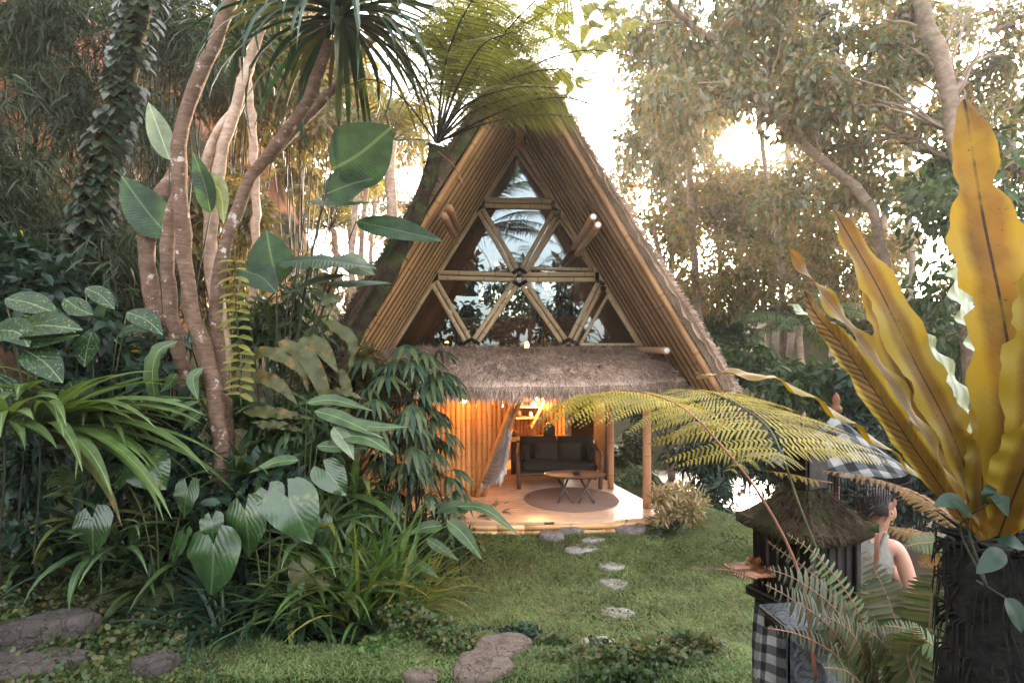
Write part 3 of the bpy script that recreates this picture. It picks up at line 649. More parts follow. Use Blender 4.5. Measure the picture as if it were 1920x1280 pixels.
g = Geo(); g.prism(dp, DECK - .035, DECK); dk = g.build('deck', deck_mat(), house, smooth=False)
g = Geo(); front = [A(*p, DECK - .075) for p in dp[:5]] + [A(2.05, 9.25, DECK - .075)]
for a, b in zip(front[:-1], front[1:]): g.pole(a + A(0, .03, 0), b + A(0, .03, 0), .042, 10)
for a, b in zip(front[:-1], front[1:]): g.pole(a + A(0, .05, -.085), b + A(0, .05, -.085), .045, 10)
g.build('fascia', MT['bamboo_pale'], dk)
g = Geo(); g.prism([(x * .96 + .02, y + .14) for x, y in dp], .1, DECK - .04); g.build('plinth', MT['dark_wood'], house)
# posts of the porch
for px, py, D, r, zt in ((1213, 952, 8.74, .062, 2.1), (1145, 914, 9.95, .055, 2.5)):
    q = P(px, py, D); g = Geo(); g.tube([(q[0], q[1], z) for z in lin(DECK, zt, 12)], r * np.linspace(1.04, .95, 12), 16, True, .01); g.build('post', MT['post_wood'], house)
# front bamboo wall with its slanted end
YB = 9.45; x = -2.35; g = Geo(); fz = DECK
x1, x2 = P(897, 0, YB)[0], P(976, 0, YB)[0]
while x < x2 + .02:
    z0 = fz if x < x1 else fz + (x - x1) / (x2 - x1) * (2.12 - fz)
    r = R(.036, .048); x += r
    if z0 < 2.3: g.pole((x, YB + R(-.01, .01), z0), (x + R(-.012, .012), YB + R(-.01, .01), 2.45), r, 10, R(.92, 1.0))
    x += r + .002
wl = g.build('front_wall', MT['bamboo_wall'], house)
g = Geo(); g.pole((x1 - .02, YB - .07, fz), (x2 + .10, YB - .07, 2.42), .045, 10); g.pole((x1 + .09, YB - .02, fz), (x2 + .2, YB - .02, 2.42), .04, 10); g.build('edge_pole', MT['bamboo'], wl)
# inside: back wall, side walls
g = Geo(); x = -2.4; 
while x < 1.75:
    r = R(.04, .052); x += r
    if x < 1.18: g.pole((x, 12.6, fz), (x, 12.6, 2.54), r, 8); x += r
g.build('back_wall', MT['bamboo_wall'], house)
g = Geo(); g.box((1.46, 12.3, 1.42), (.5, .6, 2.2), bev=.01); g.build('unlit_wall_end', MT['dark_wood'], house)  # added dark box standing in for the unlit end of the back wall
g = Geo(); y = 9.6
while y < 12.5: g.pole((-2.45, y, fz), (-2.45, y, 2.54), .05, 8); y += .1
g.build('side_wall', MT['bamboo_wall'], house)
g = Geo(); y = 10.6
while y < 12.5: g.pole((1.72, y, fz), (1.72, y, 2.54), .05, 8); y += .1
g.build('side_wall', MT['dark_wood'], house)  # dark wood stands in for the unlit right side

# ---------------------------------------------------------------- things in and on the house
# shelf unit: leaning side boards, two shelves
sx0, sx1 = P(950, 0, 12.2)[0], P(1026, 0, 12.2)[0]
sh_ = thing('shelf_unit', (sx0 + .3, 12.2, DECK), 'leaning wooden wall shelf in the lit kitchen behind the sofa', 'shelf')
zz = lambda py: P(0, py, 12.2)[2]
for py in (762, 783): g = Geo(); g.box(((sx0 + sx1) / 2 - .08, 12.28, zz(py)), (sx1 - sx0 - .1, .34, .04), bev=.006); g.build('shelf', MT['dark_wood'], sh_)
g = Geo(); g.pole((sx1 - .02, 12.14, zz(745)), (sx1 - .42, 12.14, zz(818)), .035, 8); g.build('side_board', MT['bamboo'], sh_)
g = Geo(); g.pole((sx0 - .02, 12.14, DECK), (sx0 + .35, 12.42, 2.4), .035, 8); g.build('side_board', MT['bamboo'], sh_)
# kitchen counter
c0, c1 = P(955, 0, 11.2), P(1062, 0, 11.2); zc_ = P(0, 822, 11.2)[2]
ct = thing('kitchen_counter', ((c0[0] + c1[0]) / 2, 11.3, DECK), 'wooden kitchen counter with a thick top behind the sofa', 'counter')
g = Geo(); g.box(((c0[0] + c1[0]) / 2, 11.3, (DECK + zc_) / 2 - .03), (c1[0] - c0[0] - .06, .5, zc_ - DECK - .05), bev=.01); g.build('cabinet', MT['dark_wood'], ct)
g = Geo(); g.box(((c0[0] + c1[0]) / 2, 11.28, zc_), (c1[0] - c0[0] + .1, .62, .05), bev=.01); g.build('counter_top', MT['bamboo'], ct)
def jar(px, D, z, h, r, mat, lab, name='jar'):
    q = P(px, 0, D); g = Geo(); g.lathe((q[0], D, z), [(0.001, 0), (r, 0), (r * 1.05, h * .3), (r, h * .75), (r * .55, h * .88), (r * .6, h), (.001, h)], 14)
    return tag(g.build(name, mat, origin=(q[0], D, z)), lab, 'kitchenware', 'kitchenware on the shelf and counter')
plain_mat('clay', (.10, .05, .03), .6); plain_mat('cream', (.6, .5, .38), .5); plain_mat('amber', (.30, .10, .02), .2, .5)
jar(972, 12.25, zz(783) + .02, .16, .06, MT['clay'], 'squat brown clay pot on the lower shelf'); jar(995, 12.25, zz(783) + .02, .10, .04, MT['cream'], 'small cream cup on the lower shelf', 'cup')
jar(1000, 12.25, zz(762) + .02, .08, .07, MT['cream'], 'cream bowl on the upper shelf', 'bowl'); jar(991, 11.3, zc_ + .026, .22, .05, MT['amber'], 'amber glass bottle on the counter', 'bottle')
jar(1030, 11.25, zc_ + .026, .26, .11, MT['black'], 'black kettle at the right of the counter', 'kettle'); jar(965, 11.3, zc_ + .026, .12, .05, MT['clay'], 'small brown pot at the left end of the counter')
# lamps that are lit
def bulb(px, py, D, cord, e, lab, r=.035, pw=30):
    q = P(px, py, D); b = thing('hanging_bulb', q, lab, 'lamp', 'bare warm bulbs under the awning')
    g = Geo(); g.lathe(q, [(.001, -r), (r * .7, -r * .75), (r, 0), (r * .75, r * .8), (r * .4, r * 1.4), (.001, r * 1.5)], 14); m = plain_mat('bulb_glow', (1, .6, .3), emit=((1, .50, .14), e)); g.build('bulb', m, b)
    g = Geo(); g.lathe(q, [(r * .5, r * 1.3), (r * .55, r * 2.6), (.001, r * 2.7)], 10); g.build('socket', MT['black'], b)
    g = Geo(); g.pole(q + A(0, 0, r * 2.5), q + A(0, 0, cord), .005, 5); g.build('cord', MT['black'], b)
    L = bpy.data.lights.new('bulb_light', 'POINT'); L.energy = pw; L.color = (1, .48, .15); L.shadow_soft_size = .06
    lo = bpy.data.objects.new('bulb_light', L); COL.objects.link(lo); lo.location = q - A(0, .12, .06); return b
bulb(871, 751, 9.0, .35, 60, 'glowing bare bulb hanging in front of the bamboo wall', pw=.9)
bulb(1008, 748, 12.1, .3, 40, 'glowing bare bulb hanging in the kitchen doorway', pw=32)
bulb(940, 760, 10.9, .35, 20, 'glowing bare bulb half hidden behind the slanted wall edge', pw=.9)
def lantern(px, py, D, lab, pw, h=.14):
    q = P(px, py, D); q[2] = zf + .075; b = thing('table_lantern', q, lab, 'lamp', 'small lanterns on the loft floor')
    g = Geo(); g.lathe(q, [(.001, 0), (.07, 0), (.075, .02), (.05, .03), (.001, .03)], 14); g.build('base', MT['black'], b)
    g = Geo(); g.lathe(q, [(.04, .03), (.05, .07), (.035, h), (.001, h + .02)], 12); g.build('flame_glass', plain_mat('lantern_glow', (1, .5, .2), emit=((1, .32, .06), 20)), b)
    L = bpy.data.lights.new('lantern_light', 'POINT'); L.energy = pw; L.color = (1, .42, .12); L.shadow_soft_size = .05
    lo = bpy.data.objects.new('lantern_light', L); COL.objects.link(lo); lo.location = q + A(0, -.12, .22)
lantern(838, 645, 11.6, 'small glowing lantern at the left of the loft', .3); lantern(988, 643, 12.6, 'bright glowing lantern low at the back of the loft', 6)
# rattan pendant in the loft
q = P(932, 495, 12.2); pn = thing('rattan_pendant', q + A(0, 0, .6), 'round woven rattan pendant glowing amber behind the glass', 'lamp')
g = Geo()
for k in range(14):
    a = k / 14 * PI; g.tube([q + A(math.cos(a) * math.sin(t) * .22, math.sin(a) * math.sin(t) * .22, math.cos(t) * .24) for t in lin(0, 2 * PI, 22)], .008, 4, False)
g.build('shade', MT['bamboo'], pn)
g = Geo(); g.lathe(q, [(.001, -.05), (.05, 0), (.001, .06)], 10); g.build('bulb', plain_mat('pendant_glow', (1, .5, .2), emit=((1, .36, .08), 16)), pn)
g = Geo(); g.pole(q + A(0, 0, .24), q + A(0, 0, 1.2), .006, 5); g.build('cord', MT['black'], pn)
g = Geo()
for j in range(60):
    xx = HX - 2.1 + j * .07; hz = (HW - abs(xx - HX)) * SL + .1
    z0 = zf + 1.9 if abs(xx - HX) < .95 else zf
    if CZ + hz > z0: g.pole((xx, DB + .02, z0), (xx, DB + .02, CZ + hz), .041, 6)
g.build('gable_wall', MT['dark_wood'], house)
# low mattress with cushions in the loft
mt = thing('mattress', (HX - .9, 11.4, zf + .07), 'low dark mattress on the loft floor at the left', 'bed')
g = Geo(); g.box((HX - .9, 11.6, zf + .13), (1.3, 1.6, .12), bev=.03); g.build('pad', MT['black'], mt)
plain_mat('cushion_pale', (.55, .50, .46), .9, .1, 40)
g = Geo(); q = P(793, 640, 10.9); g.lathe((q[0], q[1], zf + .19), [(.001, 0), (.1, .02), (.12, .06), (.08, .1), (.001, .11)], 14, 1.2, .8); tag(g.build('round_cushion', MT['cushion_pale'], origin=(q[0], q[1], zf + .19)), 'small pale round cushion on the loft mattress', 'cushion')

# sofa
plain_mat('sofa_cloth', (.014, .0135, .011), .9, .15, 60, .3, .4); plain_mat('sofa_cloth_light', (.028, .026, .02), .9, .15, 60, .3, .4)
wood_mat('teak', [(.085, .042, .025), (.12, .06, .035)], rough=.4, grain=(30, 30, 3))
YS = 9.95; sxl, sxr = P(972, 0, YS)[0], P(1126, 0, YS)[0]; sw = sxr - sxl; sxc = (sxl + sxr) / 2
so = thing('sofa', (sxc, YS + .3, DECK), 'dark upholstered two seat sofa with curved wooden arms on the deck', 'sofa')
def pillow(g, c, d, puff=.5, tilt=0, n=9):
    c = np.asarray(c, float); ct_, st_ = math.cos(tilt), math.sin(tilt)
    for sg in (-1, 1):
        V = []
        for a in lin(-1, 1, n):
            row = []
            for b in lin(-1, 1, n):
                e = (1 - a ** 4) * (1 - b ** 4); y = sg * (d[1] / 2) * (e ** .5); xx = a * d[0] / 2 * (1 - .05 * (1 - abs(b)) * 0 - .06 * b * b * 0); z = b * d[2] / 2
                row.append(c + A(xx, y * ct_ - z * st_, y * st_ + z * ct_))
            V.append(row)
        V = np.array(V); g.grid(V if sg > 0 else V[::-1])
g = Geo(); g.box((sxc, YS + .30, DECK + .34), (sw - .10, .62, .16), bev=.04); g.build('seat', MT['sofa_cloth'], so)
g = Geo(); pillow(g, (sxc - sw * .24, YS + .58, DECK + .57), (sw * .47, .22, .46), tilt=-.2); g.build('back_cushion', MT['sofa_cloth'], so)
g = Geo(); pillow(g, (sxc + sw * .24, YS + .58, DECK + .57), (sw * .47, .22, .46), tilt=-.2); g.build('back_cushion', MT['sofa_cloth'], so)
for sg in (-1, 1):
    xx = sxc + sg * sw * .5; g = Geo()
    g.tube(spline([(xx, YS + .72, DECK + .68), (xx, YS + .4, DECK + .62), (xx + sg * .02, YS + .05, DECK + .56), (xx + sg * .01, YS - .06, DECK + .44), (xx, YS - .03, DECK + .25), (xx - sg * .01, YS - .03, DECK + .0)], 18), np.linspace(.03, .038, 18), 10); g.build('arm', MT['teak'], so)
    g = Geo(); g.tube(spline([(xx, YS + .62, DECK + .72), (xx, YS + .64, DECK + .3), (xx, YS + .66, DECK)], 8), .03, 8); g.build('leg', MT['teak'], so)
    g = Geo(); pillow(g, (xx - sg * .13, YS + .34, DECK + .53), (.14, .46, .30), n=7, tilt=0); g.build('arm_pad', MT['sofa_cloth'], so)
g = Geo(); g.pole((sxl, YS + .0, DECK + .24), (sxr, YS + .0, DECK + .24), .026, 8); g.pole((sxl, YS + .62, DECK + .24), (sxr, YS + .62, DECK + .24), .026, 8); g.pole((sxl, YS + .74, DECK + .68), (sxr, YS + .74, DECK + .68), .026, 8); g.build('frame', MT['teak'], so)
for dx, lab in ((-.2, 'square dark scatter cushion at the left of the sofa'), (.22, 'square dark scatter cushion at the right of the sofa')):
    g = Geo(); pillow(g, (sxc + dx, YS + .38, DECK + .56), (.40, .14, .30), tilt=-.25); tag(g.build('scatter_cushion', MT['sofa_cloth_light'], origin=(sxc + dx, YS + .4, DECK + .42)), lab, 'cushion', 'scatter cushions on the sofa')
# rug
def rug_mat():
    b = NB('rug'); p = b.n('ShaderNodeVectorMath', {0: b.pos(), 1: (P(1071, 933, 9.25)[0], 9.25, 0)}, operation='SUBTRACT').outputs[0]
    l = b.n('ShaderNodeVectorMath', {0: b.n('ShaderNodeVectorMath', {0: p, 1: (1, 1, 0)}, operation='MULTIPLY').outputs[0]}, operation='LENGTH').outputs['Value']
    s = b.math('SINE', b.math('MULTIPLY', l, 190)); b.base(b.mul(b.ramp(b.noise(b.pos(), 40, 3), [(.20, .125, .095), (.29, .19, .15)]), b.ramp(b.math('ADD', b.math('MULTIPLY', s, .5), .5), [(.75, .75, .75), (1.1, 1.1, 1.1)])), .95, .1); b.bump(s, .5, .006); return b.m
q = P(1071, 933, 9.25); g = Geo(); g.lathe((q[0], 9.25, DECK + .003), [(.74, 0), (.745, .008), (.735, .014), (.001, .014)], 48); tag(g.build('round_rug', rug_mat(), origin=(q[0], 9.25, DECK)), 'round brown woven rug lying on the deck', 'rug')
# coffee table
tc = P(1078, 888, 9.1); zt = DECK + .43
tb = thing('coffee_table', (tc[0], 9.1, DECK + .015), 'oval dark wooden coffee table with crossed legs on the rug', 'table')
g = Geo(); g.lathe((tc[0], 9.1, zt), [(.001, -.03), (.44, -.03), (.475, -.012), (.48, .0), (.47, .01), (.46, .004), (.001, .004)], 40, 1, .55); g.build('table_top', MT['teak'], tb)
for sx in (-1, 1):
    for a, b in (((.06, -.16), (.30, .14)), ((.30, -.16), (.06, .14))):
        g = Geo(); p0 = A(tc[0] + sx * a[0] - .02 * sx, 9.1 + a[1], DECK + .018); p1 = A(tc[0] + sx * b[0], 9.1 + b[1], zt - .03)
        g.tube([p0, p1], .02, 6); g.build('leg', MT['dark_wood'], tb)
g = Geo(); g.lathe((tc[0] + .02, 9.08, zt + .006), [(.001, 0), (.05, 0), (.07, .03), (.065, .032), (.045, .006), (.001, .006)], 16); tag(g.build('ashtray', MT['black'], origin=(tc[0], 9.08, zt)), 'small dark bowl on the coffee table', 'bowl')
# hanging macrame net with tassels
hm = thing('hammock', P(950, 800, 9.2), 'grey macrame hammock with white tassel fringe by the slanted wall', 'hammock')
wood_mat('net', [(.22, .19, .18), (.30, .27, .25)], rough=.95); wood_mat('tassel', [(.62, .58, .54), (.7, .66, .62)], rough=.95)
tp, bl, br = P(955, 770, 9.2), P(903, 905, 9.1), P(936, 893, 9.3)
g = Geo(); L0 = spline([tp, P(938, 830, 9.1), P(918, 875, 9.05), bl], 18); L1 = spline([tp, P(952, 820, 9.35), P(946, 865, 9.4), br], 18)
for t in lin(0, 1, 12): g.tube(L0 * (1 - t) + L1 * t + A(0, -.12, -.05) * math.sin(PI * t), .006, 4, False)
for i in range(1, 18):
    for j in range(11):
        t0, t1 = j / 11, (j + 1) / 11; f = lambda i_, t: L0[i_] * (1 - t) + L1[i_] * t + A(0, -.12, -.05) * math.sin(PI * t)
        g.tube([f(i, t0), f(max(i - 1, 0), t1)], .005, 3, False); g.tube([f(max(i - 1, 0), t0), f(i, t1)], .005, 3, False)
g.build('net', MT['net'], hm)
g = Geo()
for i in range(5, 18):
    for j in range(7):
        e = L1[i] + rng.normal(0, .012, 3); g.tube(spline([e, e + A(R(-.01, .03), -.02, -.05), e + A(R(-.02, .03), -.02, -R(.10, .16))], 5), [.012, .014, .013, .011, .003], 5)
for t in lin(0, 1, 7):
    e = L0[-1] * (1 - t) + L1[-1] * t
    for j in range(3): e2 = e + rng.normal(0, .008, 3); g.tube([e2, e2 + A(0, 0, -.06), e2 + A(R(-.01, .01), 0, -.12)], [.008, .011, .003], 5)
g.build('tassel', MT['tassel'], hm)
# ================================================================ plants
def mk_proto(rows, bend=.25, fold=.25):
    """small leaf prototype along +Y; rows: (v, halfwidth); rows of 3 vertices"""
    V = []; UV = []
    for v, h in rows:
        z = -bend * v * v
        for sx in (-1, 0, 1): V.append((sx * h, v, z + abs(sx) * h * fold)); UV.append((sx, v))
    Fc = []
    for i in range(len(rows) - 1):
        for j in range(2):
            a = i * 3 + j; Fc += [(a, a + 1, a + 4), (a, a + 4, a + 3)]
    return np.array(V, float), np.array(Fc), np.array(UV, float)
PR = {
    'ovate': mk_proto([(0, .02), (.3, .24), (.65, .20), (1, .005)], .3, .3),
    'round': mk_proto([(0, .05), (.3, .36), (.7, .30), (1, .02)], .25, .25),
    'lance': mk_proto([(0, .02), (.35, .12), (.7, .085), (1, .004)], .35, .3),
    'needle': mk_proto([(0, .012), (.4, .042), (1, .003)], .3, .4),
    'pinnule': mk_proto([(0, .14), (.5, .13), (1, .02)], .12, .1),
    'ladder': mk_proto([(0, .12), (.15, .16), (.7, .13), (1, .03)], .18, .2),
    'strip': mk_proto([(0, .03), (.4, .055), (.75, .045), (1, .003)], .55, .4),
    'oblong': mk_proto([(0, .05), (.25, .20), (.7, .19), (.92, .1), (1, .02)], .3, .25),
}
def rand_dirs(n, up=0.0):
    d = rng.normal(0, 1, (n, 3)); d[:, 2] += up; return nrm(d)
def put(g, proto, pos, Y, Zh, sc):
    Y = nrm(Y); X = nrm(np.cross(Y, Zh)); Z = np.cross(X, Y); g.scatter(PR[proto], pos, X, Y, Z, sc)
def cloud(g, c, r, n, proto, size, droop=.5, shell=.45, out=.6, face=.6):
    """n leaves through an ellipsoid volume, denser towards its outside"""
    c = np.asarray(c, float); r = np.asarray(r, float)
    d = rand_dirs(n); rad = rng.random(n) ** shell; pos = c + d * rad[:, None] * r
    Y = d * out + rng.normal(0, .6, (n, 3)) + A(0, 0, -droop); Zh = A(0, -face * .5, 1.0) + rng.normal(0, .55, (n, 3))
    put(g, proto, pos, Y, Zh, rng.uniform(size[0], size[1], n))
def sub(c, r, k, fr=.42):
    """k clump centres inside an ellipsoid, with their radii: uneven outline and gaps"""
    c = np.asarray(c, float); r = np.asarray(r, float); d = rand_dirs(k); q = c + d * (rng.random(k) ** .5)[:, None] * r * .82
    return [(q[i], r * R(fr * .6, fr * 1.25)) for i in range(k)]
def wob(pts, n, amp):
    p = spline(pts, n); a = rng.normal(0, amp, (n, 3)); a[0] = a[-1] = 0; return p + a
def bush(name, label, cat, c, r, n, proto, size, mat, group=None, droop=.5, k=9, stem='stalk_dark', base=None, bark_r=.03, shell=.6, face=.6):
    c = np.asarray(c, float); r = np.asarray(r, float)
    if base is None: base = A(c[0], c[1], float(G(c[0], c[1])) - .05)
    root = thing(name, base, label, cat, group); cl = sub(c, r, k)
    g = Geo()
    for q, rr in cl: cloud(g, q, rr, n // k, proto, size, droop, shell, face=face)
    g.build('foliage', MT[mat], root)
    g = Geo()
    for q, rr in cl[:max(3, k * 2 // 3)]: g.tube(wob([base, base * .4 + q * .6 + A(0, 0, .1), q], 7, .02), np.linspace(bark_r, bark_r * .3, 7), 6)
    g.build('stem', MT[stem], root); return root
def tree(name, label, trunk, r0, r1, clusters, n, proto, size, mat, bark='bark_grey', group='trees around the house', cat='tree', droop=.6, crad=(.9, .8, .6), limb=.026, start=.45, seg=26, shell=.6, extra=None):
    tp = spline(trunk, seg); tp = tp + np.r_[np.zeros((1, 3)), rng.normal(0, r0 * .12, (seg - 1, 3))]
    root = thing(name, tp[0], label, cat, group)
    g = Geo(); g.tube(tp, np.linspace(r0, r1, seg), 12, True, .05); g.build('trunk', MT[bark], root)
    gc = Geo(); gl = Geo(); lo = int(seg * start)
    for q in clusters:
        q = np.asarray(q, float); i = lo + int(np.argmin(np.linalg.norm(tp[lo:] - q - A(0, 0, -1.2), axis=1))); a = tp[i]
        m = a * .5 + q * .5 + A(0, 0, .12 * np.linalg.norm(q - a)); w_ = wob([a, m, q], 9, .04 * np.linalg.norm(q - a) * .3)
        gl.tube(w_, np.linspace(min(limb, r1 * 1.2), .008, 9), 6)
        s = R(.7, 1.25); cr = A(*crad) * s
        cloud(gc, q, cr, int(n * s), proto, size, droop, shell)
        for j in range(3):
            e = q + rand_dirs(1)[0] * cr * .8; gl.tube([w_[6], q * .4 + e * .6, e], [.012, .008, .004], 4)
    gl.build('limb', MT[bark], root); gc.build('crown', MT[mat], root); return root
def arch(base, az, el, L, droop, n=9, pw=1.3):
    p = [np.asarray(base, float)]; st = L / (n - 1)
    for i in range(n - 1):
        e = el - droop * ((i + .5) / (n - 1)) ** pw; p.append(p[-1] + A(math.cos(az) * math.cos(e), math.sin(az) * math.cos(e), math.sin(e)) * st)
    return np.array(p)
def strapw(w, tip=1.6, b=.45):
    return lambda v: w * (b + (1 - b) * min(1, v / .25)) * max(.02, (1 - max(0, (v - .35) / .65) ** tip))
def strap_clump(name, label, base, n, L, w, el, droop, mat, cat='plant', group=None, az=(0, 6.28), rows=9, fold=.3, part='leaf', each=False, spread=.05, mat2=None, wave=0, stem=None):
    base = np.asarray(base, float); root = thing(name, base, label, cat, group); g = Geo(); g2 = Geo()
    for i in range(n):
        t = (i + .5) / n; a = R(*az); e = el[0] + (el[1] - el[0]) * t + R(-.12, .12); LL = R(*L)
        b0 = base + A(R(-spread, spread), R(-spread, spread), 0)
        if stem: b0 = b0 + A(0, 0, stem * t)
        p = arch(b0, a, e, LL, R(*droop), rows)
        gg = Geo() if each else (g2 if mat2 and R(0, 1) < .12 else g)
        gg.blade(p, A(-math.cos(a) * .2, -math.sin(a) * .2, 1), strapw(w * R(.8, 1.2)), rows, 2, fold=fold, wave=wave * w, twist=R(-.5, .5))
        if each: gg.build(part, MT[mat2 if mat2 and R(0, 1) < .12 else mat], root)
    if not each:
        if g.n: g.build('foliage', MT[mat], root)
        if g2.n: g2.build('withered_leaf', MT[mat2], root)
    if stem:
        g = Geo(); g.tube([base - A(0, 0, .1), base + A(0, 0, stem)], [.025, .018], 8); g.build('stem', MT['stalk_dark'], root)
    return root
def frond_simple(g, gs, path, n, plen, proto, pw, ang=.35, droop=.35, start=.1, nh=(0, 0, 1), rs=.006, lift=0):
    """once-divided frond: stalk and two rows of leaflets; plen(v) is leaflet length"""
    p = spline(path, 60); T = tangents(p); N = np.tile(np.asarray(nh, float), (60, 1)); S = nrm(np.cross(T, N)); N = nrm(np.cross(S, T))
    if gs is not None: gs.tube(p[::3], np.linspace(rs, rs * .3, 20), 5)
    v = np.linspace(start, .995, n); idx = np.clip((v * 59).astype(int), 0, 59)
    for sg in (-1, 1):
        ln = np.array([plen((x - start) / (1 - start)) for x in v]) * rng.uniform(.9, 1.1, n)
        Y = S[idx] * sg * math.cos(ang) + T[idx] * math.sin(ang) + rng.normal(0, .06, (n, 3)) + A(0, 0, -droop) + N[idx] * lift
        X = nrm(np.cross(nrm(Y), N[idx] + rng.normal(0, .1, (n, 3)))); Y = nrm(Y); Z = np.cross(X, Y)
        g.scatter(PR[proto], p[idx], X, Y, Z, np.stack([np.full(n, pw) if pw > 0 else ln * -pw, ln, ln], 1))
def frond_double(g, gs, path, n, plen, m=20, ang=.25, droop=.3, start=.2, nh=(0, 0, 1), rs=.009, fine=1.0, pin=.13):
    """twice-divided tree fern frond"""
    p = spline(path, 70); T = tangents(p); N = np.tile(np.asarray(nh, float), (70, 1)); S = nrm(np.cross(T, N)); N = nrm(np.cross(S, T))
    gs.tube(p[::3], np.linspace(rs, rs * .3, 24), 6)
    for x in np.linspace(start, .995, n):
        i = min(int(x * 69), 69); u = (x - start) / (1 - start); L = plen(u)
        if L < .02: continue
        for sg in (-1, 1):
            d0 = nrm(S[i] * sg * math.cos(ang) + T[i] * math.sin(ang) + rng.normal(0, .05, 3)); t = np.linspace(.04, 1, m)
            q = p[i] + d0 * (t * L)[:, None] + A(0, 0, -1) * (droop * L * t ** 2)[:, None]
            TT = tangents(q); SS = nrm(np.cross(TT, N[i])); NN = np.cross(SS, TT)
            gs.tube(q[[0, m // 2, m - 1]], [rs * .3, rs * .2, .001], 3, False)
            wl = L * pin * (1 - t ** 2.2) * (.55 + .45 * np.minimum(1, t / .15)) + .004
            for s2 in (-1, 1):
                Y = nrm(SS * s2 * .93 + TT * .36 + NN * -.12 + rng.normal(0, .04, (m, 3))); X = nrm(np.cross(Y, NN)); Z = np.cross(X, Y)
                wd = np.full(m, L / m * 1.9 * fine)
                g.scatter(PR['pinnule'], q, X, Y, Z, np.stack([wd, wl, wl], 1))
def bellp(a=.35, lo=.35):
    return lambda v: (lo + (1 - lo) * min(1, v / a)) * (1 - max(0, (v - a) / (1 - a)) ** 1.7)
def sc_(f, k): return lambda v: f(v) * k
# heart / ovate / lance leaf outlines
def ho(v): return .30 + .70 * math.sqrt(max(0, 1 - (1 - v / .32) ** 2)) if v < .32 else (1 - (v - .32) / .68) ** 1.12 * (1 + 1.0 * (v - .32) / .68)
def hi_(v): return max(0, .30 * (1 - v / .24))
def ov(v): return max(.01, math.sin(PI * v ** .75) ** .8)
def la(v): return max(.01, math.sin(PI * v ** .62) ** .9)
def leaf_px(g, pts, wpx, shape, facing=(0, -.75, .65), rows=16, cols=5, near=False, **kw):
    """a broad leaf whose midrib runs through photo points (px, py, D); wpx: full width in photo pixels"""
    pts = [(q[0], q[1], q[2] if near or pts[0][2] < 3 else M_(q[2])) for q in pts]; mid = [P(*q) for q in pts]; D = np.mean([q[2] for q in pts]); hw = wpx / 2 / F * D
    inner = (lambda v: hi_(v) * hw) if shape is ho else None
    g.blade(mid, facing, lambda v: shape(v) * hw, rows, cols, inner=inner, **kw); return mid
def gz(x, y): return A(x, y, float(G(x, y)))

# ---------------------------------------------------------------- multi-stemmed dracaena on the left
DRG = 'dracaena trees on the left'
def dracaena(label, trunk, r0, r1, crown_at=None, n=0, L=(.6, 1.0), w=.028, bark='bark_pink', sides=()):
    tp = spline(trunk, 30); tp[1:-1] += rng.normal(0, .008, (28, 3)); root = thing('dracaena_tree', tp[0], label, 'tree', DRG)
    g = Geo(); g.tube(tp, np.linspace(r0, r1, 30) * (1 + .06 * np.sin(np.arange(30) * 1.7)), 14, True, .03)
    for s in sides: g.tube(spline(s, 14), np.linspace(r1 * 1.1, r1 * .7, 14), 12, True, .03)
    g.build('trunk', MT[bark], root)
    if n:
        g = Geo(); c = np.asarray(crown_at, float)
        for i in range(n):
            a = R(0, 2 * PI); t = i / n; e = -.25 + 1.5 * t + R(-.25, .25); LL = R(*L)
            p = arch(c + A(0, 0, .16 * t) + A(math.cos(a), math.sin(a), 0) * .02, a, e, LL, R(1.1, 2.1), 10, 1.1)
            g.blade(p, A(-math.cos(a) * .3, -math.sin(a) * .3, 1), strapw(w * R(.8, 1.2), 2.2, .7), 10, 2, fold=.35, twist=R(-.8, .8))
        g.build('crown', MT['lf_dracaena'], root)
    return root
dd = 6.0
dracaena('thick pink barked dracaena trunk with a kink, leftmost front stem', [P(425, 1080, dd), P(415, 850, dd), P(402, 740, dd), P(390, 670, dd), P(362, 590, dd), P(346, 480, dd), P(336, 330, dd), P(342, 235, dd), P(382, 130, dd), P(432, 0, dd), P(455, -70, dd)], .082, .066)
dracaena('pink dracaena leaning right with a crown of drooping dark straps', [P(440, 1060, 6.3), P(425, 800, 6.25), P(405, 620, 6.2), P(418, 480, 6.1), P(462, 350, 6.1), P(535, 250, 6.0), P(585, 170, 5.9), P(618, 75, 5.8)], .080, .055, P(640, 40, 5.75), 175, (1.0, 1.9), .029,
         sides=[[P(500, 300, 6.1), P(560, 235, 6.35), P(640, 150, 6.6), P(735, 20, 6.9), P(770, -40, 7)]])
dracaena('pale slender dracaena stem forked behind the two front stems', [P(430, 700, 7.2), P(400, 520, 7.2), P(395, 420, 7.2), P(415, 290, 7.2), P(450, 180, 7.2), P(480, 80, 7.2), P(505, 20, 7.2)], .09, .06, P(500, -10, 7.2), 60, (.7, 1.1), .03, 'bark_pale',
         [[P(395, 420, 7.2), P(382, 330, 7.2), P(405, 250, 7.15), P(440, 205, 7.2)]])
dracaena('short brown dracaena stem at the far left of the trunks', [P(320, 1000, 6.7), P(305, 720, 6.6), P(285, 560, 6.6), P(275, 470, 6.6), P(300, 380, 6.6), P(330, 320, 6.7)], .10, .08)
dracaena('brown dracaena stem just left of the kinked front trunk', [P(350, 1000, 6.4), P(340, 700, 6.3), P(322, 590, 6.3), P(312, 500, 6.3), P(318, 420, 6.3), P(345, 330, 6.4)], .085, .065)
# crowns of the other stems above the frame edge
dracaena('dark strap leaved dracaena with hanging crown between the pale stems', [P(470, 640, 7.8), P(480, 400, 7.8), P(470, 200, 7.8), P(455, 110, 7.8)], .06, .05, P(452, 90, 7.8), 60, (.7, 1.2), .03, 'bark_pale')

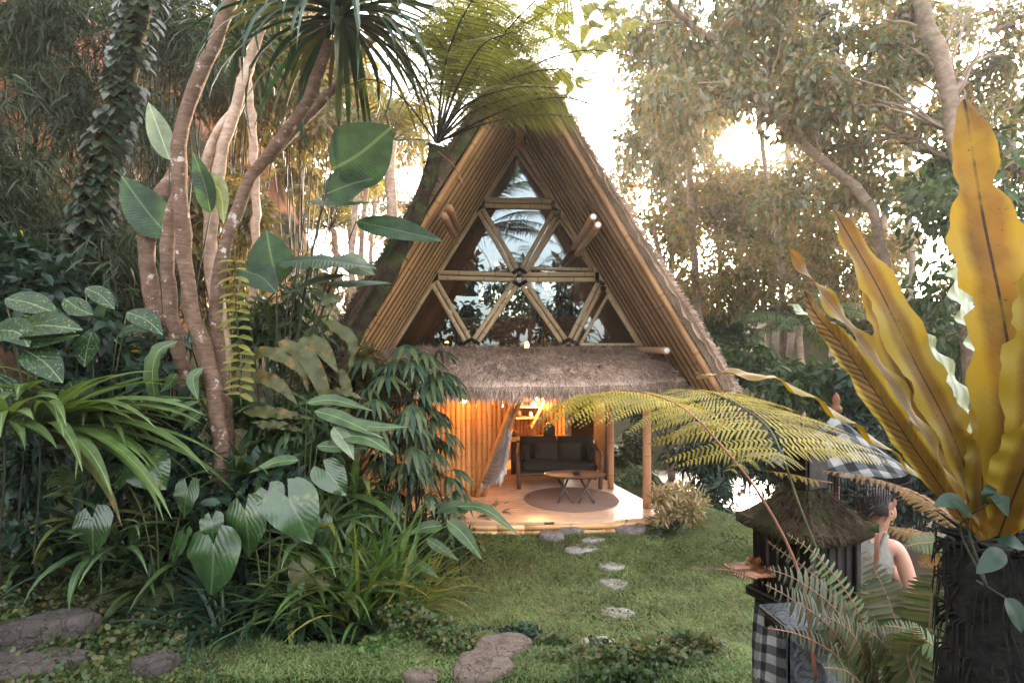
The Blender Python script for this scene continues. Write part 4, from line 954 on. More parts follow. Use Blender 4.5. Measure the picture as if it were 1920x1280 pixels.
# ---------------------------------------------------------------- vine clad dark trunk
vt = [P(120, 760, 7.4), P(140, 560, 7.4), P(165, 420, 7.3), P(200, 280, 7.2), P(238, 120, 7.1), P(262, 20, 7.0), P(275, -60, 7.0)]
root = thing('vine_clad_tree', vt[0], 'leaning dark tree trunk clad in overlapping heart leaves', 'tree', 'trees around the house')
tp = spline(vt, 30); g = Geo(); g.tube(tp, np.linspace(.17, .12, 30), 14, True, .05); g.build('trunk', MT['bark_dark'], root)
N = 620; g = Geo(); i = rng.integers(3, 29, N); a = rng.uniform(-PI * .95, .35, N); r = .16; pos = tp[i] + np.stack([np.cos(a) * r, np.sin(a) * r, rng.uniform(-.12, .12, N)], 1)
o_ = np.stack([np.cos(a), np.sin(a), 0 * a], 1); put(g, 'round', pos, o_ * .9 + A(.25, -.2, -.75) + rng.normal(0, .2, (N, 3)), o_ * .8 + A(0, -.3, .8), rng.uniform(.12, .21, N)); g.build('vine_leaf', MT['lf_vine'], root)

# ---------------------------------------------------------------- left bank: bamboo and creepers
HB = 'bamboo clumps on the left bank'
for px, py, D, rx, rz, n, lab in ((60, 60, 8.6, 1.5, 1.2, 2600, 'dense bamboo foliage filling the upper left corner'), (300, 40, 9.2, 1.3, 1.3, 2000, 'bamboo foliage behind the vine clad trunk at the top'),
                                  (-60, 330, 7.4, 1.0, 1.3, 1900, 'dark bamboo clump at the left edge below the corner'), (215, 250, 8.8, .8, 1.0, 900, 'thin hanging bamboo beside the patch of red earth'),
                                  (60, 500, 7.8, 1.0, .7, 1500, 'low dark bamboo hanging over the foot of the red bank'), (250, 500, 7.6, .8, .8, 1000, 'dark leafy thicket between the vine clad trunk and the dracaenas'),
                                  (430, 120, 10.5, 1.3, 1.6, 1900, 'olive bamboo behind the pale dracaena stems'), (560, 160, 12, 1.4, 1.9, 1900, 'backlit bamboo hanging behind the drooping crown'),
                                  (420, 430, 9.5, 1.1, 1.5, 1500, 'mixed backlit bamboo behind the leaning dracaena')):
    c = P(px, py, D); root = bush('bamboo_clump', lab, 'bamboo', c, (rx * 1.15, .8, rz * 1.15), int(n * 2.3), 'needle' if px < 350 else 'lance', (.18, .34) if px < 350 else (.15, .28), 'lf_bamboo' if px < 400 else 'lf_warm', HB, .55, 22, 'stalk_dark', base=gz(c[0], c[1]) - A(0, 0, .1) , bark_r=.02)
# hanging dry strands
# ---------------------------------------------------------------- broad leaves behind the dracaenas
def broad(name, label, base, leaves, mat, cat='plant', group=None, stalk='stalk_green', shape=ov, sr=.012, **kw):
    root = thing(name, base, label, cat, group)
    for lf in leaves:
        pts, wpx = lf[0], lf[1]; ex = dict(kw); ex.update(lf[2] if len(lf) > 2 else {}); m_ = ex.pop('mat', mat); sh__ = ex.pop('shape', shape); st = ex.pop('stalk', True)
        g = Geo(); mid = leaf_px(g, pts, wpx, sh__, **ex); o = g.build('leaf', MT[m_], root)
        if st:
            e = spline(mid, 16)[4] if sh__ is ho else mid[0]
            mdl = base * .45 + e * .55 + A(0, .05, .12 * np.linalg.norm(e - base)); g = Geo(); g.tube(spline([base, mdl, e], 12), np.linspace(sr, sr * .55, 12), 6); g.build('stalk', MT[stalk], root)
    return root
b0 = P(505, 700, 6.5); b0[2] = float(G(b0[0], b0[1]))
broad('elephant_ear', 'tall plant with very large blue green leaves beside the roof', b0, [
    ([(622, 318, 6.3), (672, 290, 6.25), (735, 238, 6.2)], 122, dict(facing=(.25, -.9, -.1), fold=-.1)), ([(575, 376, 6.3), (650, 378, 6.2), (745, 380, 6.1)], 95, dict(facing=(0, -.28, 1), droop=.3)),
    ([(668, 415, 6.2), (745, 432, 6.0), (830, 452, 5.9)], 62, dict(facing=(.1, -.75, .6))), ([(520, 530, 6.2), (508, 480, 6.1), (500, 432, 6.1)], 82, dict(facing=(.1, -1, .2))),
    ([(520, 492, 6.0), (600, 488, 5.9), (706, 503, 5.8)], 110, dict(facing=(0, -.38, 1), wave=.02, droop=.2)), ([(450, 505, 6.1), (490, 520, 6.0), (520, 550, 5.9)], 60, dict(facing=(-.1, -.8, .6))),
    ([(540, 552, 6.1), (590, 530, 6.0), (655, 515, 6.0)], 60, dict(facing=(0, -.45, 1))), ([(612, 530, 6.0), (670, 528, 5.9), (735, 532, 5.8)], 62, dict(facing=(0, -.3, 1), droop=.3)),
    ([(600, 570, 6.2), (622, 560, 6.2), (640, 568, 6.2)], 28, dict(mat='lf_pale')), ([(608, 365, 6.4), (660, 345, 6.4), (700, 335, 6.4)], 70, dict(facing=(.2, -.8, .3))), ([(640, 480, 6.3), (670, 500, 6.3), (702, 515, 6.3)], 46, dict(mat='lf_pale', facing=(.1, -.8, .5)))], 'lf_banana', stalk='stalk_dark')
b1 = P(300, 700, 6.3); b1[2] = float(G(b1[0], b1[1]))
broad('wild_banana', 'young banana with broad upright leaves among the left trunks', b1, [
    ([(318, 445, 6.2), (275, 395, 6.1), (228, 330, 6.0)], 75, dict(facing=(.2, -1, .1))), ([(318, 300, 6.4), (298, 245, 6.4), (278, 192, 6.4)], 42, dict(mat='lf_pale', facing=(.3, -1, .1))),
    ([(395, 400, 6.5), (385, 350, 6.5), (362, 285, 6.5)], 44, dict(mat='lf_banana', facing=(-.2, -1, .1))), ([(360, 330, 6.6), (410, 355, 6.6), (420, 420, 6.6)], 40, dict(mat='lf_pale', facing=(-.2, -1, .1)))], 'lf_banana', stalk='stalk_dark')

# ---------------------------------------------------------------- understorey, left
DF = 'dieffenbachia with speckled leaves'
bd = PL(60, 800, 4.9); bd[2] = float(G(bd[0], bd[1]))
broad('dieffenbachia', 'speckled dieffenbachia reaching in from the left edge', bd, [
    ([(-20, 620, 4.6), (30, 622, 4.5), (55, 650, 4.4)], 62), ([(20, 625, 4.8), (75, 610, 4.6), (155, 618, 4.5)], 66), ([(25, 640, 4.7), (85, 636, 4.6), (150, 628, 4.5)], 50), ([(45, 655, 4.6), (85, 680, 4.5), (118, 718, 4.4)], 58),
    ([(40, 590, 4.9), (85, 598, 4.9), (130, 600, 4.8)], 50), ([(10, 560, 5), (55, 568, 5), (110, 590, 4.9)], 50), ([(130, 715, 4.8), (140, 740, 4.7), (132, 780, 4.6)], 50), ([(-10, 700, 4.5), (5, 740, 4.5), (-5, 790, 4.4)], 60)], 'lf_spot', group=DF, sr=.01)
bd2 = PL(165, 800, 5.2); bd2[2] = float(G(bd2[0], bd2[1]))
broad('dieffenbachia', 'speckled dieffenbachia with one oval leaf hanging beside the trunks', bd2, [
    ([(172, 622, 5.0), (163, 655, 4.9), (158, 688, 4.85)], 50), ([(238, 585, 5.4), (275, 600, 5.3), (305, 628, 5.2)], 40), ([(220, 630, 5.5), (250, 618, 5.5), (276, 622, 5.4)], 30), ([(160, 540, 5.6), (190, 555, 5.6), (215, 580, 5.5)], 34), ([(120, 560, 5.4), (150, 580, 5.4), (175, 590, 5.3)], 38)], 'lf_spot', group=DF, sr=.008)
bf = PL(400, 830, 5.3)
broad('birds_nest_fern', 'epiphytic fern with long ribbed leaves hanging from the dracaena base', bf, [
    ([(332, 640, 5.2), (296, 660, 5.0), (286, 712, 4.9), (302, 785, 4.9)], 46, dict(facing=(-.4, -.8, .4), wave=.012, wn=9)), ([(278, 750, 5.0), (310, 748, 4.9), (342, 752, 4.9)], 18), ([(320, 778, 4.9), (348, 762, 4.85), (374, 752, 4.85)], 26), ([(378, 770, 4.9), (360, 785, 4.85), (343, 806, 4.85)], 30),
    ([(380, 690, 5.1), (362, 710, 5.0), (372, 752, 4.95)], 24), ([(330, 700, 5.1), (318, 720, 5.05), (300, 735, 5)], 26)], 'lf_ginger', shape=la, sr=.004)
# arching strap rosettes
def rosette(label, px, py, D, n, L, w, azr, group='strap leaved cordylines at lower left', el=(.15, .95), droop=(.9, 1.7), mat='lf_strap', mat2='lf_olive'):
    f = M_(D) / D; L = (L[0] * f, L[1] * f); w = w * f; b = PL(px, py, D); gg = float(G(b[0], b[1])); h = b[2] - gg
    root = thing('cordyline', A(b[0], b[1], gg), label, 'plant', group)
    for i in range(n):
        t = (i + .5) / n; a = R(*azr); LL = R(*L) * (1.1 - .25 * t); p = arch(b + A(0, 0, .05 * t), a, el[0] + (el[1] - el[0]) * t + R(-.15, .15), LL, R(*droop), 12, 1.2)
        g = Geo(); g.blade(p, A(-math.cos(a) * .3, -math.sin(a) * .3, 1), strapw(w * R(.85, 1.2), 1.8, .4), 12, 3, fold=.25, twist=R(-.35, .35)); g.build('leaf', MT[mat2 if R(0, 1) < .05 else mat], root)
    g = Geo(); g.tube([A(b[0], b[1], gg - .1), A(b[0] - .05, b[1], gg + h * .3), A(b[0] - .02, b[1] + .03, gg + h * .7), b], [.010, .010, .009, .008], 8); g.build('stem', MT['stalk_dark'], root); return root
rosette('light green cordyline with long straps arching to the right', 75, 808, 3.9, 36, (.9, 1.4), .046, (-.9, 1.0), el=(.0, .75), droop=(.7, 1.3))
rosette('cordyline at the left edge with broad hanging straps', 8, 800, 3.6, 18, (.4, .7), .034, (-2.6, .4))
rosette('small upright cordyline with pale leaves above the arching one', 45, 745, 4.3, 14, (.3, .5), .035, (-2.8, .2), el=(.0, .8))
rosette('arching cordyline half hidden behind the first one', 170, 800, 4.5, 22, (.5, .9), .028, (-1.2, 1.4))
# heart shaped taro leaves
def taro(label, bpx, bpy, D, leaves, mat='lf_taro'):
    b = PL(bpx, bpy, D); b[2] = float(G(b[0], b[1]))
    L = []
    for (x0, y0, x1, y1, wpx, dD, fx) in leaves:
        xm, ym = (x0 + x1) / 2 + R(-3, 3), (y0 + y1) / 2
        L.append(([(x0, y0, D + .08 + dD), (xm, ym, D - .06 + dD), (x1, y1, D + .02 + dD)], wpx, dict(facing=(fx, -.9, .45), fold=R(.05, .22), wave=.008, wn=3, droop=.15, rows=20, cols=6)))
    return broad('taro', label, b, L, mat, 'plant', 'taro with heart shaped leaves', 'stalk_green', ho, .010)
taro('big glossy taro with the largest heart leaf low in front', 420, 1120, 3.55, [(400, 985, 395, 1122, 104, 0, -.1), (398, 958, 402, 1020, 44, .1, .1), (352, 985, 322, 1055, 46, .12, -.6)])
taro('taro with two glossy heart leaves right of the largest leaf', 500, 1100, 3.8, [(455, 928, 468, 1045, 80, 0, -.15), (525, 905, 585, 1020, 100, .05, .35), (498, 908, 520, 960, 60, .15, .1)])
taro('taro with a wide heart leaf turned to the right below the cordyline', 300, 1050, 4.0, [(262, 855, 312, 918, 82, 0, .4), (355, 895, 345, 972, 50, -.1, -.1), (235, 880, 210, 910, 50, .2, -.3)])
taro('taro with a single yellowish heart leaf at far left', 190, 1110, 3.7, [(172, 948, 175, 1040, 72, 0, 0)])
taro('small taro with yellow brown tips near the lawn edge', 590, 1160, 3.9, [(558, 1045, 578, 1118, 48, 0, .1), (612, 1080, 585, 1112, 34, .05, .3), (530, 1040, 520, 1060, 24, .2, 0)], 'lf_olive')
taro('taro with smooth blue green leaves behind the grass clumps', 620, 1020, 4.7, [(598, 868, 650, 930, 62, 0, .4), (604, 960, 600, 1030, 44, 0, 0)])
# ginger-like long pale leaves
b = PL(560, 940, 5.0); b[2] = float(G(b[0], b[1]))
broad('ginger_plant', 'ginger with long pale leaves pointing right in the middle of the bed', b, [
    ([(560, 862, 4.7), (520, 866, 4.6), (466, 886, 4.5)], 30, dict(facing=(0, -.6, 1))), ([(590, 770, 4.9), (640, 785, 4.8), (720, 822, 4.7)], 30), ([(640, 815, 4.8), (690, 822, 4.7), (738, 852, 4.6)], 34), ([(625, 800, 4.8), (648, 830, 4.7), (664, 862, 4.6)], 32, dict(mat='lf_pale')),
    ([(575, 755, 5.0), (625, 750, 5.0), (700, 770, 4.9)], 24), ([(595, 835, 4.9), (640, 838, 4.8), (690, 840, 4.8)], 26), ([(650, 790, 4.9), (700, 800, 4.8), (765, 800, 4.7)], 24)], 'lf_ginger', shape=la, sr=.008)
b = PL(770, 1030, 5.9); b[2] = float(G(b[0], b[1]))
broad('ginger_plant', 'ginger with long leaves arching over the lawn below the deck', b, [
    ([(858, 948, 5.6), (910, 955, 5.5), (975, 1004, 5.4)], 24, dict(facing=(0, -.6, 1))), ([(838, 975, 5.6), (868, 1000, 5.5), (904, 1048, 5.4)], 30), ([(830, 985, 5.7), (800, 988, 5.6), (765, 1000, 5.5)], 26), ([(745, 1050, 5.4), (790, 1060, 5.3), (825, 1085, 5.2)], 22),
    ([(760, 1065, 5.4), (790, 1095, 5.3), (802, 1122, 5.2)], 32, dict(mat='lf_banana')), ([(800, 1010, 5.6), (830, 1030, 5.5), (860, 1050, 5.4)], 20), ([(880, 955, 5.7), (850, 950, 5.6), (815, 962, 5.6)], 26, dict(mat='lf_mid'))], 'lf_ginger', shape=la, sr=.007)
# sword leaves, grass clumps
GC = 'grassy clumps in the left bed'
def clump(px, py, D, n, L, w, el, droop, mat, lab, spread=.1, az=(0, 6.28), mat2=None, name='grass_clump'):
    f = M_(D) / D; L = (L[0] * f, L[1] * f); w = w * f; spread *= f; b = PL(px, py, D); b[2] = float(G(b[0], b[1])); return strap_clump(name, lab, b, n, L, w, el, droop, mat, 'plant', GC, az, 9, .3, spread=spread, mat2=mat2)
clump(438, 1000, 4.6, 30, (.7, 1.0), .024, (1.15, 1.5), (.1, .5), 'lf_dark', 'stiff dark sword leaves standing behind the taro', .14)
clump(705, 1070, 4.5, 90, (.8, 1.35), .016, (.9, 1.5), (.4, 1.5), 'lf_grass', 'tall bright grass clump in the middle of the bed', .2, mat2='lf_yellow')
clump(650, 1050, 4.5, 100, (.8, 1.3), .016, (.7, 1.4), (.6, 1.6), 'lf_grass', 'tall green grass clump left of the bright one', .2)
clump(760, 1020, 5.2, 100, (.6, 1.0), .013, (.6, 1.4), (.7, 1.8), 'lf_yellow', 'yellow green grass clump towards the deck', .18)
for px, py, D, n, L, w, mat, lab in ((560, 970, 4.5, 60, (.6, 1.0), .024, 'lf_mid', 'strappy clump behind the glossy hearts'), (385, 900, 5.0, 50, (.6, 1.0), .026, 'lf_mid', 'strappy clump right of the arching cordyline'), (300, 780, 5.5, 50, (.6, 1.0), .03, 'lf_dark', 'dark strappy clump left of the dracaena trunks'),
                                    (640, 930, 4.9, 50, (.6, 1.0), .02, 'lf_rhapis', 'striped strappy clump below the ginger leaves'), (480, 740, 6.0, 50, (.7, 1.1), .03, 'lf_mid', 'strappy clump right of the hanging vine'), (600, 700, 6.6, 50, (.7, 1.1), .026, 'lf_olive', 'olive strappy clump near the roof foot'), (740, 1090, 4.9, 60, (.4, .7), .012, 'lf_yellow', 'small yellow green tuft leaning over the lawn')):
    clump(px, py, D, n, L, w, (.3, 1.4), (.8, 1.9), mat, lab, .2)
clump(600, 1170, 4.1, 130, (.4, .75), .012, (.4, 1.4), (.9, 2.1), 'lf_dark', 'fine dark grass tuft under the taro leaves', .16)
clump(500, 1170, 4.0, 150, (.45, .8), .013, (.4, 1.4), (.9, 2.1), 'lf_dark', 'fine dark grass tuft below the two glossy hearts', .2)
clump(680, 1150, 4.5, 80, (.35, .6), .008, (.4, 1.4), (.9, 2.0), 'lf_rhapis', 'low spiky tuft at the corner of the lawn', .15)
clump(410, 1180, 3.7, 110, (.4, .65), .012, (.4, 1.4), (.9, 2.1), 'lf_dark', 'fine dark grass tuft below the largest heart leaf', .16)
clump(240, 1000, 4.6, 60, (.5, .8), .016, (.5, 1.3), (.8, 1.9), 'lf_dark', 'dark grassy clump between the cordylines and the taro', .2)
clump(760, 930, 6.3, 60, (.5, .9), .014, (.5, 1.4), (.8, 1.9), 'lf_rhapis', 'striped grass clump under the fan palms', .2, mat2='lf_yellow')
# olive strap fern with wavy leaves
b = PL(500, 800, 5.8)
root = thing('strap_fern', b, 'olive strap fern with wavy leaves draped below the huge leaves', 'fern')
for pts, wpx in (([(520, 640, 5.6), (575, 670, 5.5), (610, 740, 5.4), (622, 800, 5.4)], 34), ([(470, 680, 5.6), (500, 660, 5.5), (560, 690, 5.4), (580, 740, 5.4)], 26), ([(560, 640, 5.8), (600, 650, 5.7), (635, 700, 5.6)], 34), ([(470, 700, 5.6), (520, 720, 5.5), (560, 760, 5.4)], 28), ([(440, 710, 5.5), (444, 670, 5.4), (452, 640, 5.4), (440, 690, 5.35), (436, 730, 5.3)], 16),
                 ([(455, 770, 5.5), (520, 775, 5.4), (590, 785, 5.3)], 26), ([(480, 795, 5.4), (530, 798, 5.3), (580, 812, 5.3)], 18), ([(640, 690, 5.8), (652, 740, 5.7), (650, 790, 5.7)], 20), ([(600, 740, 5.7), (640, 735, 5.6), (690, 750, 5.6)], 16), ([(610, 600, 6), (660, 640, 5.9), (655, 700, 5.8)], 24)):
    g = Geo(); leaf_px(g, pts, wpx, la, facing=(0, -.8, .6), wave=.02, wn=5, fold=.2, rows=22, cols=4); g.build('leaf', MT['lf_olive'], root)
# hanging vine with paired yellowish leaves
root = thing('hanging_vine', PL(442, 500, 5.3), 'thin hanging vine with paired yellow green leaves', 'vine')
tp = spline([PL(440, 460, 5.3), PL(442, 560, 5.3), PL(450, 680, 5.3), PL(452, 760, 5.25)], 40); g = Geo(); g.tube(tp, .006, 5); g.build('stem', MT['stalk_green'], root)
g = Geo(); ii = np.repeat(np.arange(4, 38, 2), 2); sg = np.tile([-1, 1], 17); put(g, 'oblong', tp[ii], np.stack([sg * 1.0, np.full(34, -.5), rng.uniform(-.25, .25, 34)], 1), np.tile(A(0, -.6, 1), (34, 1)), rng.uniform(.13, .19, 34)); g.build('leaf', MT['lf_yellow'], root)
# rhapis fan palms
RP = 'lady palms at the corner of the house'
def rhapis(label, px, py, D, stems, mat='lf_rhapis'):
    b = PL(px, py, D); b[2] = float(G(b[0], b[1])); root = thing('lady_palm', b, label, 'palm', RP); gs = Geo()
    for (x, y, nf) in stems:
        t = PL(x, y, D + R(-.3, .3)); b1_ = b + A(R(-.2, .2), R(-.15, .15), 0); gs.tube(spline([b1_, b1_ * .5 + t * .5 + A(R(-.1, .1), 0, 0), t], 10), np.linspace(.014, .010, 10), 6)
        for k in range(nf):
            a = R(0, 2 * PI); el = R(-.1, 1.1); pl = R(.18, .38); e = t + A(math.cos(a) * math.cos(el), math.sin(a) * math.cos(el), math.sin(el)) * pl - A(0, 0, R(.0, .25) * (1 if k else 0)); gs.tube([t - A(0, 0, .02 * k), t * .5 + e * .5 + A(0, 0, .03), e], .004, 4, False)
            m = random.randint(6, 9); g = Geo(); s = np.linspace(-1.25, 1.25, m)
            ax = A(math.cos(a), math.sin(a), 0); sd_ = A(-math.sin(a), math.cos(a), 0)
            Y = np.outer(np.cos(s), ax) + np.outer(np.sin(s), sd_) + A(0, 0, -.35 + .3 * el); L = R(.26, .38) * (1 - .18 * np.abs(s))
            put(g, 'strip', np.tile(e, (m, 1)), Y, np.tile(A(0, 0, 1), (m, 1)) + rng.normal(0, .12, (m, 3)), np.stack([L * 1.6, L, L * 1.15], 1)); g.build('fan_leaf', MT[mat], root)
    gs.build('stem', MT['stalk_dark'], root)
rhapis('tall dark lady palm covering the left end of the awning', 770, 960, 6.7, [(700, 690, 7), (745, 680, 8), (800, 700, 8), (760, 735, 7), (715, 740, 6)])
rhapis('dark lady palm in front of the bamboo wall', 790, 950, 6.9, [(800, 715, 8), (795, 780, 8), (785, 830, 8), (760, 790, 7), (770, 860, 6)])
rhapis('paler lady palm lower down beside the grass clumps', 740, 960, 6.2, [(700, 790, 7), (740, 830, 7), (720, 880, 6), (780, 900, 6)])
rhapis('lady palm with drooping fans at the deck corner', 840, 975, 6.9, [(815, 900, 6), (795, 920, 5), (830, 940, 4)])
# small ferns
def fern(name, label, base, nf, L, mat, group=None, el=(.3, 1.2), droop=(.9, 1.7), n=26, w=.16, proto='ladder', az=(0, 6.28), pw=-.38, stalk='stalk_green', cat='fern', dr=.25):
    base = np.asarray(base, float); root = thing(name, base, label, cat, group)
    for i in range(nf):
        a = R(*az); LL = R(*L); p = arch(base + A(R(-.03, .03), R(-.03, .03), 0), a, R(*el), LL, R(*droop), 10, 1.2); g = Geo()
        frond_simple(g, g, p, n, sc_(bellp(.3, .5), w * LL / L[1]), proto, pw, .25, dr, .12, (0, 0, 1), .004); g.build('frond', MT[mat], root)
    return root
FG = 'small ferns in the beds'
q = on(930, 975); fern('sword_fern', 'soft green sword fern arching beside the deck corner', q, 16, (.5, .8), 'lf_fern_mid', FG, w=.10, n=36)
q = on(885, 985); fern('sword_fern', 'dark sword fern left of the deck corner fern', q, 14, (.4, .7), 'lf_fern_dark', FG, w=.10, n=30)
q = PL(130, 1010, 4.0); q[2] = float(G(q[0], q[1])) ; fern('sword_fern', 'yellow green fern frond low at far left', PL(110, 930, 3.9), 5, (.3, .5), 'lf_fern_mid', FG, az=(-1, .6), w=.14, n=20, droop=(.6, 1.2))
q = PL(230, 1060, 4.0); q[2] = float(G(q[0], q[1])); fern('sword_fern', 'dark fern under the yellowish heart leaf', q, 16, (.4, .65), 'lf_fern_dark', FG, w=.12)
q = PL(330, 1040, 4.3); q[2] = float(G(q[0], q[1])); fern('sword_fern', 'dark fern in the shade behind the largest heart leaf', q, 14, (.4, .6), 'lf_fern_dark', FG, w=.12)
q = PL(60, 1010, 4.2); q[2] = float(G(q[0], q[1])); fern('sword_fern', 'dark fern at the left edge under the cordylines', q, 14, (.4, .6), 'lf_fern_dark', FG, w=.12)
# dark understorey fill
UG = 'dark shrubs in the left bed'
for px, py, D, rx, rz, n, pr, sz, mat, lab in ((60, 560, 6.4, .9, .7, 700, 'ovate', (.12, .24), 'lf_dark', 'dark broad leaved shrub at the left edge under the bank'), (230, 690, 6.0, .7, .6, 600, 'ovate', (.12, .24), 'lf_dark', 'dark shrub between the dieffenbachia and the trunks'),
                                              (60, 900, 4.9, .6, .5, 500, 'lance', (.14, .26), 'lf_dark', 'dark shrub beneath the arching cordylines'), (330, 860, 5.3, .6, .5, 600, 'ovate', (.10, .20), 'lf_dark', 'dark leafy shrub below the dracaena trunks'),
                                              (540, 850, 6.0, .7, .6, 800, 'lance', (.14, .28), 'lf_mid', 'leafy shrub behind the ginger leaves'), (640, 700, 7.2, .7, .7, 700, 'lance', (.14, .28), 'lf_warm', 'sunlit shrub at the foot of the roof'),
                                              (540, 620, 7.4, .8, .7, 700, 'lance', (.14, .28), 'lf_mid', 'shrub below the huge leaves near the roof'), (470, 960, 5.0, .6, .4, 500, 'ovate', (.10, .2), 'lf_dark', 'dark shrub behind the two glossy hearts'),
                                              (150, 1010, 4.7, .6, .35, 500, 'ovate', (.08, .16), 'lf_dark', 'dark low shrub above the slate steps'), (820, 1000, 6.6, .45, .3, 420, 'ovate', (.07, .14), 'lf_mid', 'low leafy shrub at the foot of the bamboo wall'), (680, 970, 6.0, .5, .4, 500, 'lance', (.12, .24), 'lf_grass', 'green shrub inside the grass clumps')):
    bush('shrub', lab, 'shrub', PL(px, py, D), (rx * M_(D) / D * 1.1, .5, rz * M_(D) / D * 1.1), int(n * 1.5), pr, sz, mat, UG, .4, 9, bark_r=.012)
FL = 'broad leaved fillers in the left bed'
for px, py, D, n, L, w, mat, lab in ((250, 800, 5.6, 34, (.45, .8), .05, 'lf_dark', 'dark broad leaved plant left of the dracaena foot'), (330, 960, 4.9, 30, (.4, .7), .04, 'lf_mid', 'mid green leafy plant between the heart leaved taros'), (480, 860, 5.4, 34, (.5, .9), .045, 'lf_mid', 'leafy plant right of the dracaena foot'),
                                    (590, 980, 4.9, 36, (.5, .85), .04, 'lf_ginger', 'pale green leafy plant below the ginger'), (560, 780, 6.4, 34, (.6, 1.0), .05, 'lf_mid', 'leafy plant under the olive strap fern'), (650, 880, 5.9, 36, (.5, .9), .045, 'lf_grass', 'bright green leafy plant in the middle of the bed'),
                                    (165, 920, 4.6, 30, (.4, .7), .035, 'lf_dark', 'dark leafy plant behind the yellowish heart leaf'), (70, 1010, 4.3, 30, (.35, .6), .03, 'lf_mid', 'leafy plant at the left edge above the slate steps'), (690, 780, 6.5, 34, (.5, .9), .04, 'lf_rhapis', 'striped leafy plant left of the lady palms'),
                                    (420, 760, 6.4, 30, (.5, .9), .05, 'lf_dark', 'dark leafy plant around the dracaena base'), (735, 1110, 4.7, 40, (.35, .6), .03, 'lf_mid', 'low leafy plant leaning over the lawn edge'), (110, 720, 5.6, 30, (.5, .8), .05, 'lf_dark', 'dark leafy plant among the dieffenbachia'),
                                    (30, 480, 7.0, 34, (.6, 1.0), .05, 'lf_dark', 'dark drooping plant at the left edge below the bamboo'), (200, 620, 6.3, 34, (.5, .9), .05, 'lf_dark', 'dark drooping plant left of the pink trunks'), (620, 660, 7.2, 34, (.6, 1.0), .04, 'lf_olive', 'olive leafy plant at the foot of the left roof edge'), (400, 940, 5.2, 30, (.45, .8), .03, 'lf_dark', 'dark leafy plant behind the largest heart leaf'), (215, 985, 4.2, 34, (.4, .65), .03, 'lf_ginger', 'pale leafy plant beside the yellowish heart leaf'), (430, 1100, 3.9, 40, (.35, .6), .022, 'lf_dark', 'low dark leafy plant under the largest heart leaf'), (545, 1090, 4.0, 40, (.35, .6), .025, 'lf_mid', 'low leafy plant among the small yellowing taro'), (640, 1060, 4.4, 44, (.4, .75), .028, 'lf_grass', 'bright leafy plant in front of the tall grass'), (300, 1050, 4.2, 36, (.35, .6), .025, 'lf_mid', 'low leafy plant left of the largest heart leaf'), (500, 760, 6.3, 36, (.6, 1.0), .055, 'lf_mid', 'broad leafy plant below the huge banana like leaves')):
    f = M_(D) / D; b = PL(px, py, D); b[2] = max(b[2] - .25, float(G(b[0], b[1]))); strap_clump('leafy_plant', lab, b, n, (L[0] * f, L[1] * f), w * f, (-.1, 1.3), (.7, 1.8), mat, 'plant', FL, spread=.16, fold=.25, mat2='lf_yellow', rows=8)
# ground cover
def cover(name, n, xr2, yr2, f, size, mat, lab, h=.06, proto='round'):
    x = rng.uniform(*xr2, n * 4); y = rng.uniform(*yr2, n * 4); k = f(x, y); x = x[k][:n]; y = y[k][:n]; N = len(x)
    pos = np.stack([x, y, G(x, y) + rng.uniform(0, h, N)], 1); g = Geo(); put(g, proto, pos, rand_dirs(N, .25), A(0, -.2, 1) + rng.normal(0, .4, (N, 3)), rng.uniform(*size, N))
    return tag(g.build(name, MT[mat], origin=(float(np.mean(x)), float(np.mean(y)), 0)), lab, 'ground cover', kind='stuff')
cover('ground_cover', 17000, (-4.6, -1.0), (3.2, 7.5), lambda x, y: x < xl(y) + .25 + .1 * np.sin(y * 7), (.025, .065), 'lf_cover', 'low creeping leaves covering the left bed', .10)
cover('clover_cover', 5200, (-3.9, -1.9), (3.2, 5.0), lambda x, y: (x < -2.15 + .25 * np.sin(y * 5)), (.02, .045), 'lf_cover', 'tiny clover leaves around the slate steps', .05)
cover('moss_edging', 4200, (-1.9, -.3), (4.6, 5.7), lambda x, y: np.abs(y - (5.35 - .45 * (x + 1.6))) < .16 + .06 * np.sin(x * 9), (.02, .05), 'lf_cover', 'creeping edging plants along the curved lawn border', .12)
for i, (px, py, D, rx, ry, rz, n, mat, lab) in enumerate(((1150, 1248, 4.55, .62, .22, .16, 2600, 'lf_cover', 'low flowering edging plant mound at the bottom centre'), (1010, 1215, 4.85, .3, .14, .10, 900, 'lf_cover', 'small dark edging mound right of the flat brown stones'), (960, 1190, 5.05, .42, .12, .10, 1100, 'lf_dark', 'dark edging mound behind the flat brown stones'),
                                           (1290, 1225, 4.75, .35, .16, .12, 1100, 'lf_cover', 'edging mound at the right end of the bank'), (780, 1165, 5.1, .32, .2, .18, 1300, 'lf_cover', 'bushy edging mound at the lawn corner left of the stones'), (700, 1215, 4.8, .3, .2, .1, 800, 'lf_grass', 'low grassy mound between the bed and the brown stones'), (1180, 1275, 4.3, .6, .15, .10, 1500, 'lf_mid', 'leafy green mound cut by the bottom edge'))):
    c = P(px, py, D); c[2] = max(c[2], float(G(c[0], c[1])) + .03); bush('edging_plant', lab, 'plant', c, (rx, ry, rz), n, 'round', (.025, .06), mat, 'edging plants along the bank', .0, 12, bark_r=.005, base=gz(c[0], c[1]))
cover('lawn_clover', 2600, (-1.2, 3.2), (5.2, 8.4), lambda x, y: lawn_in(x, y) & (np.sin(x * 3.1 + 2) * np.sin(y * 2.7 + x) > .55), (.018, .035), 'lf_mid', 'small clover patches in the lawn', .05)
cover('leaf_litter', 170, (-3, 3.2), (4.2, 8.3), lawn_in, (.03, .06), 'lf_orange', 'scattered tiny dry leaves on the grass', .05, 'ovate')
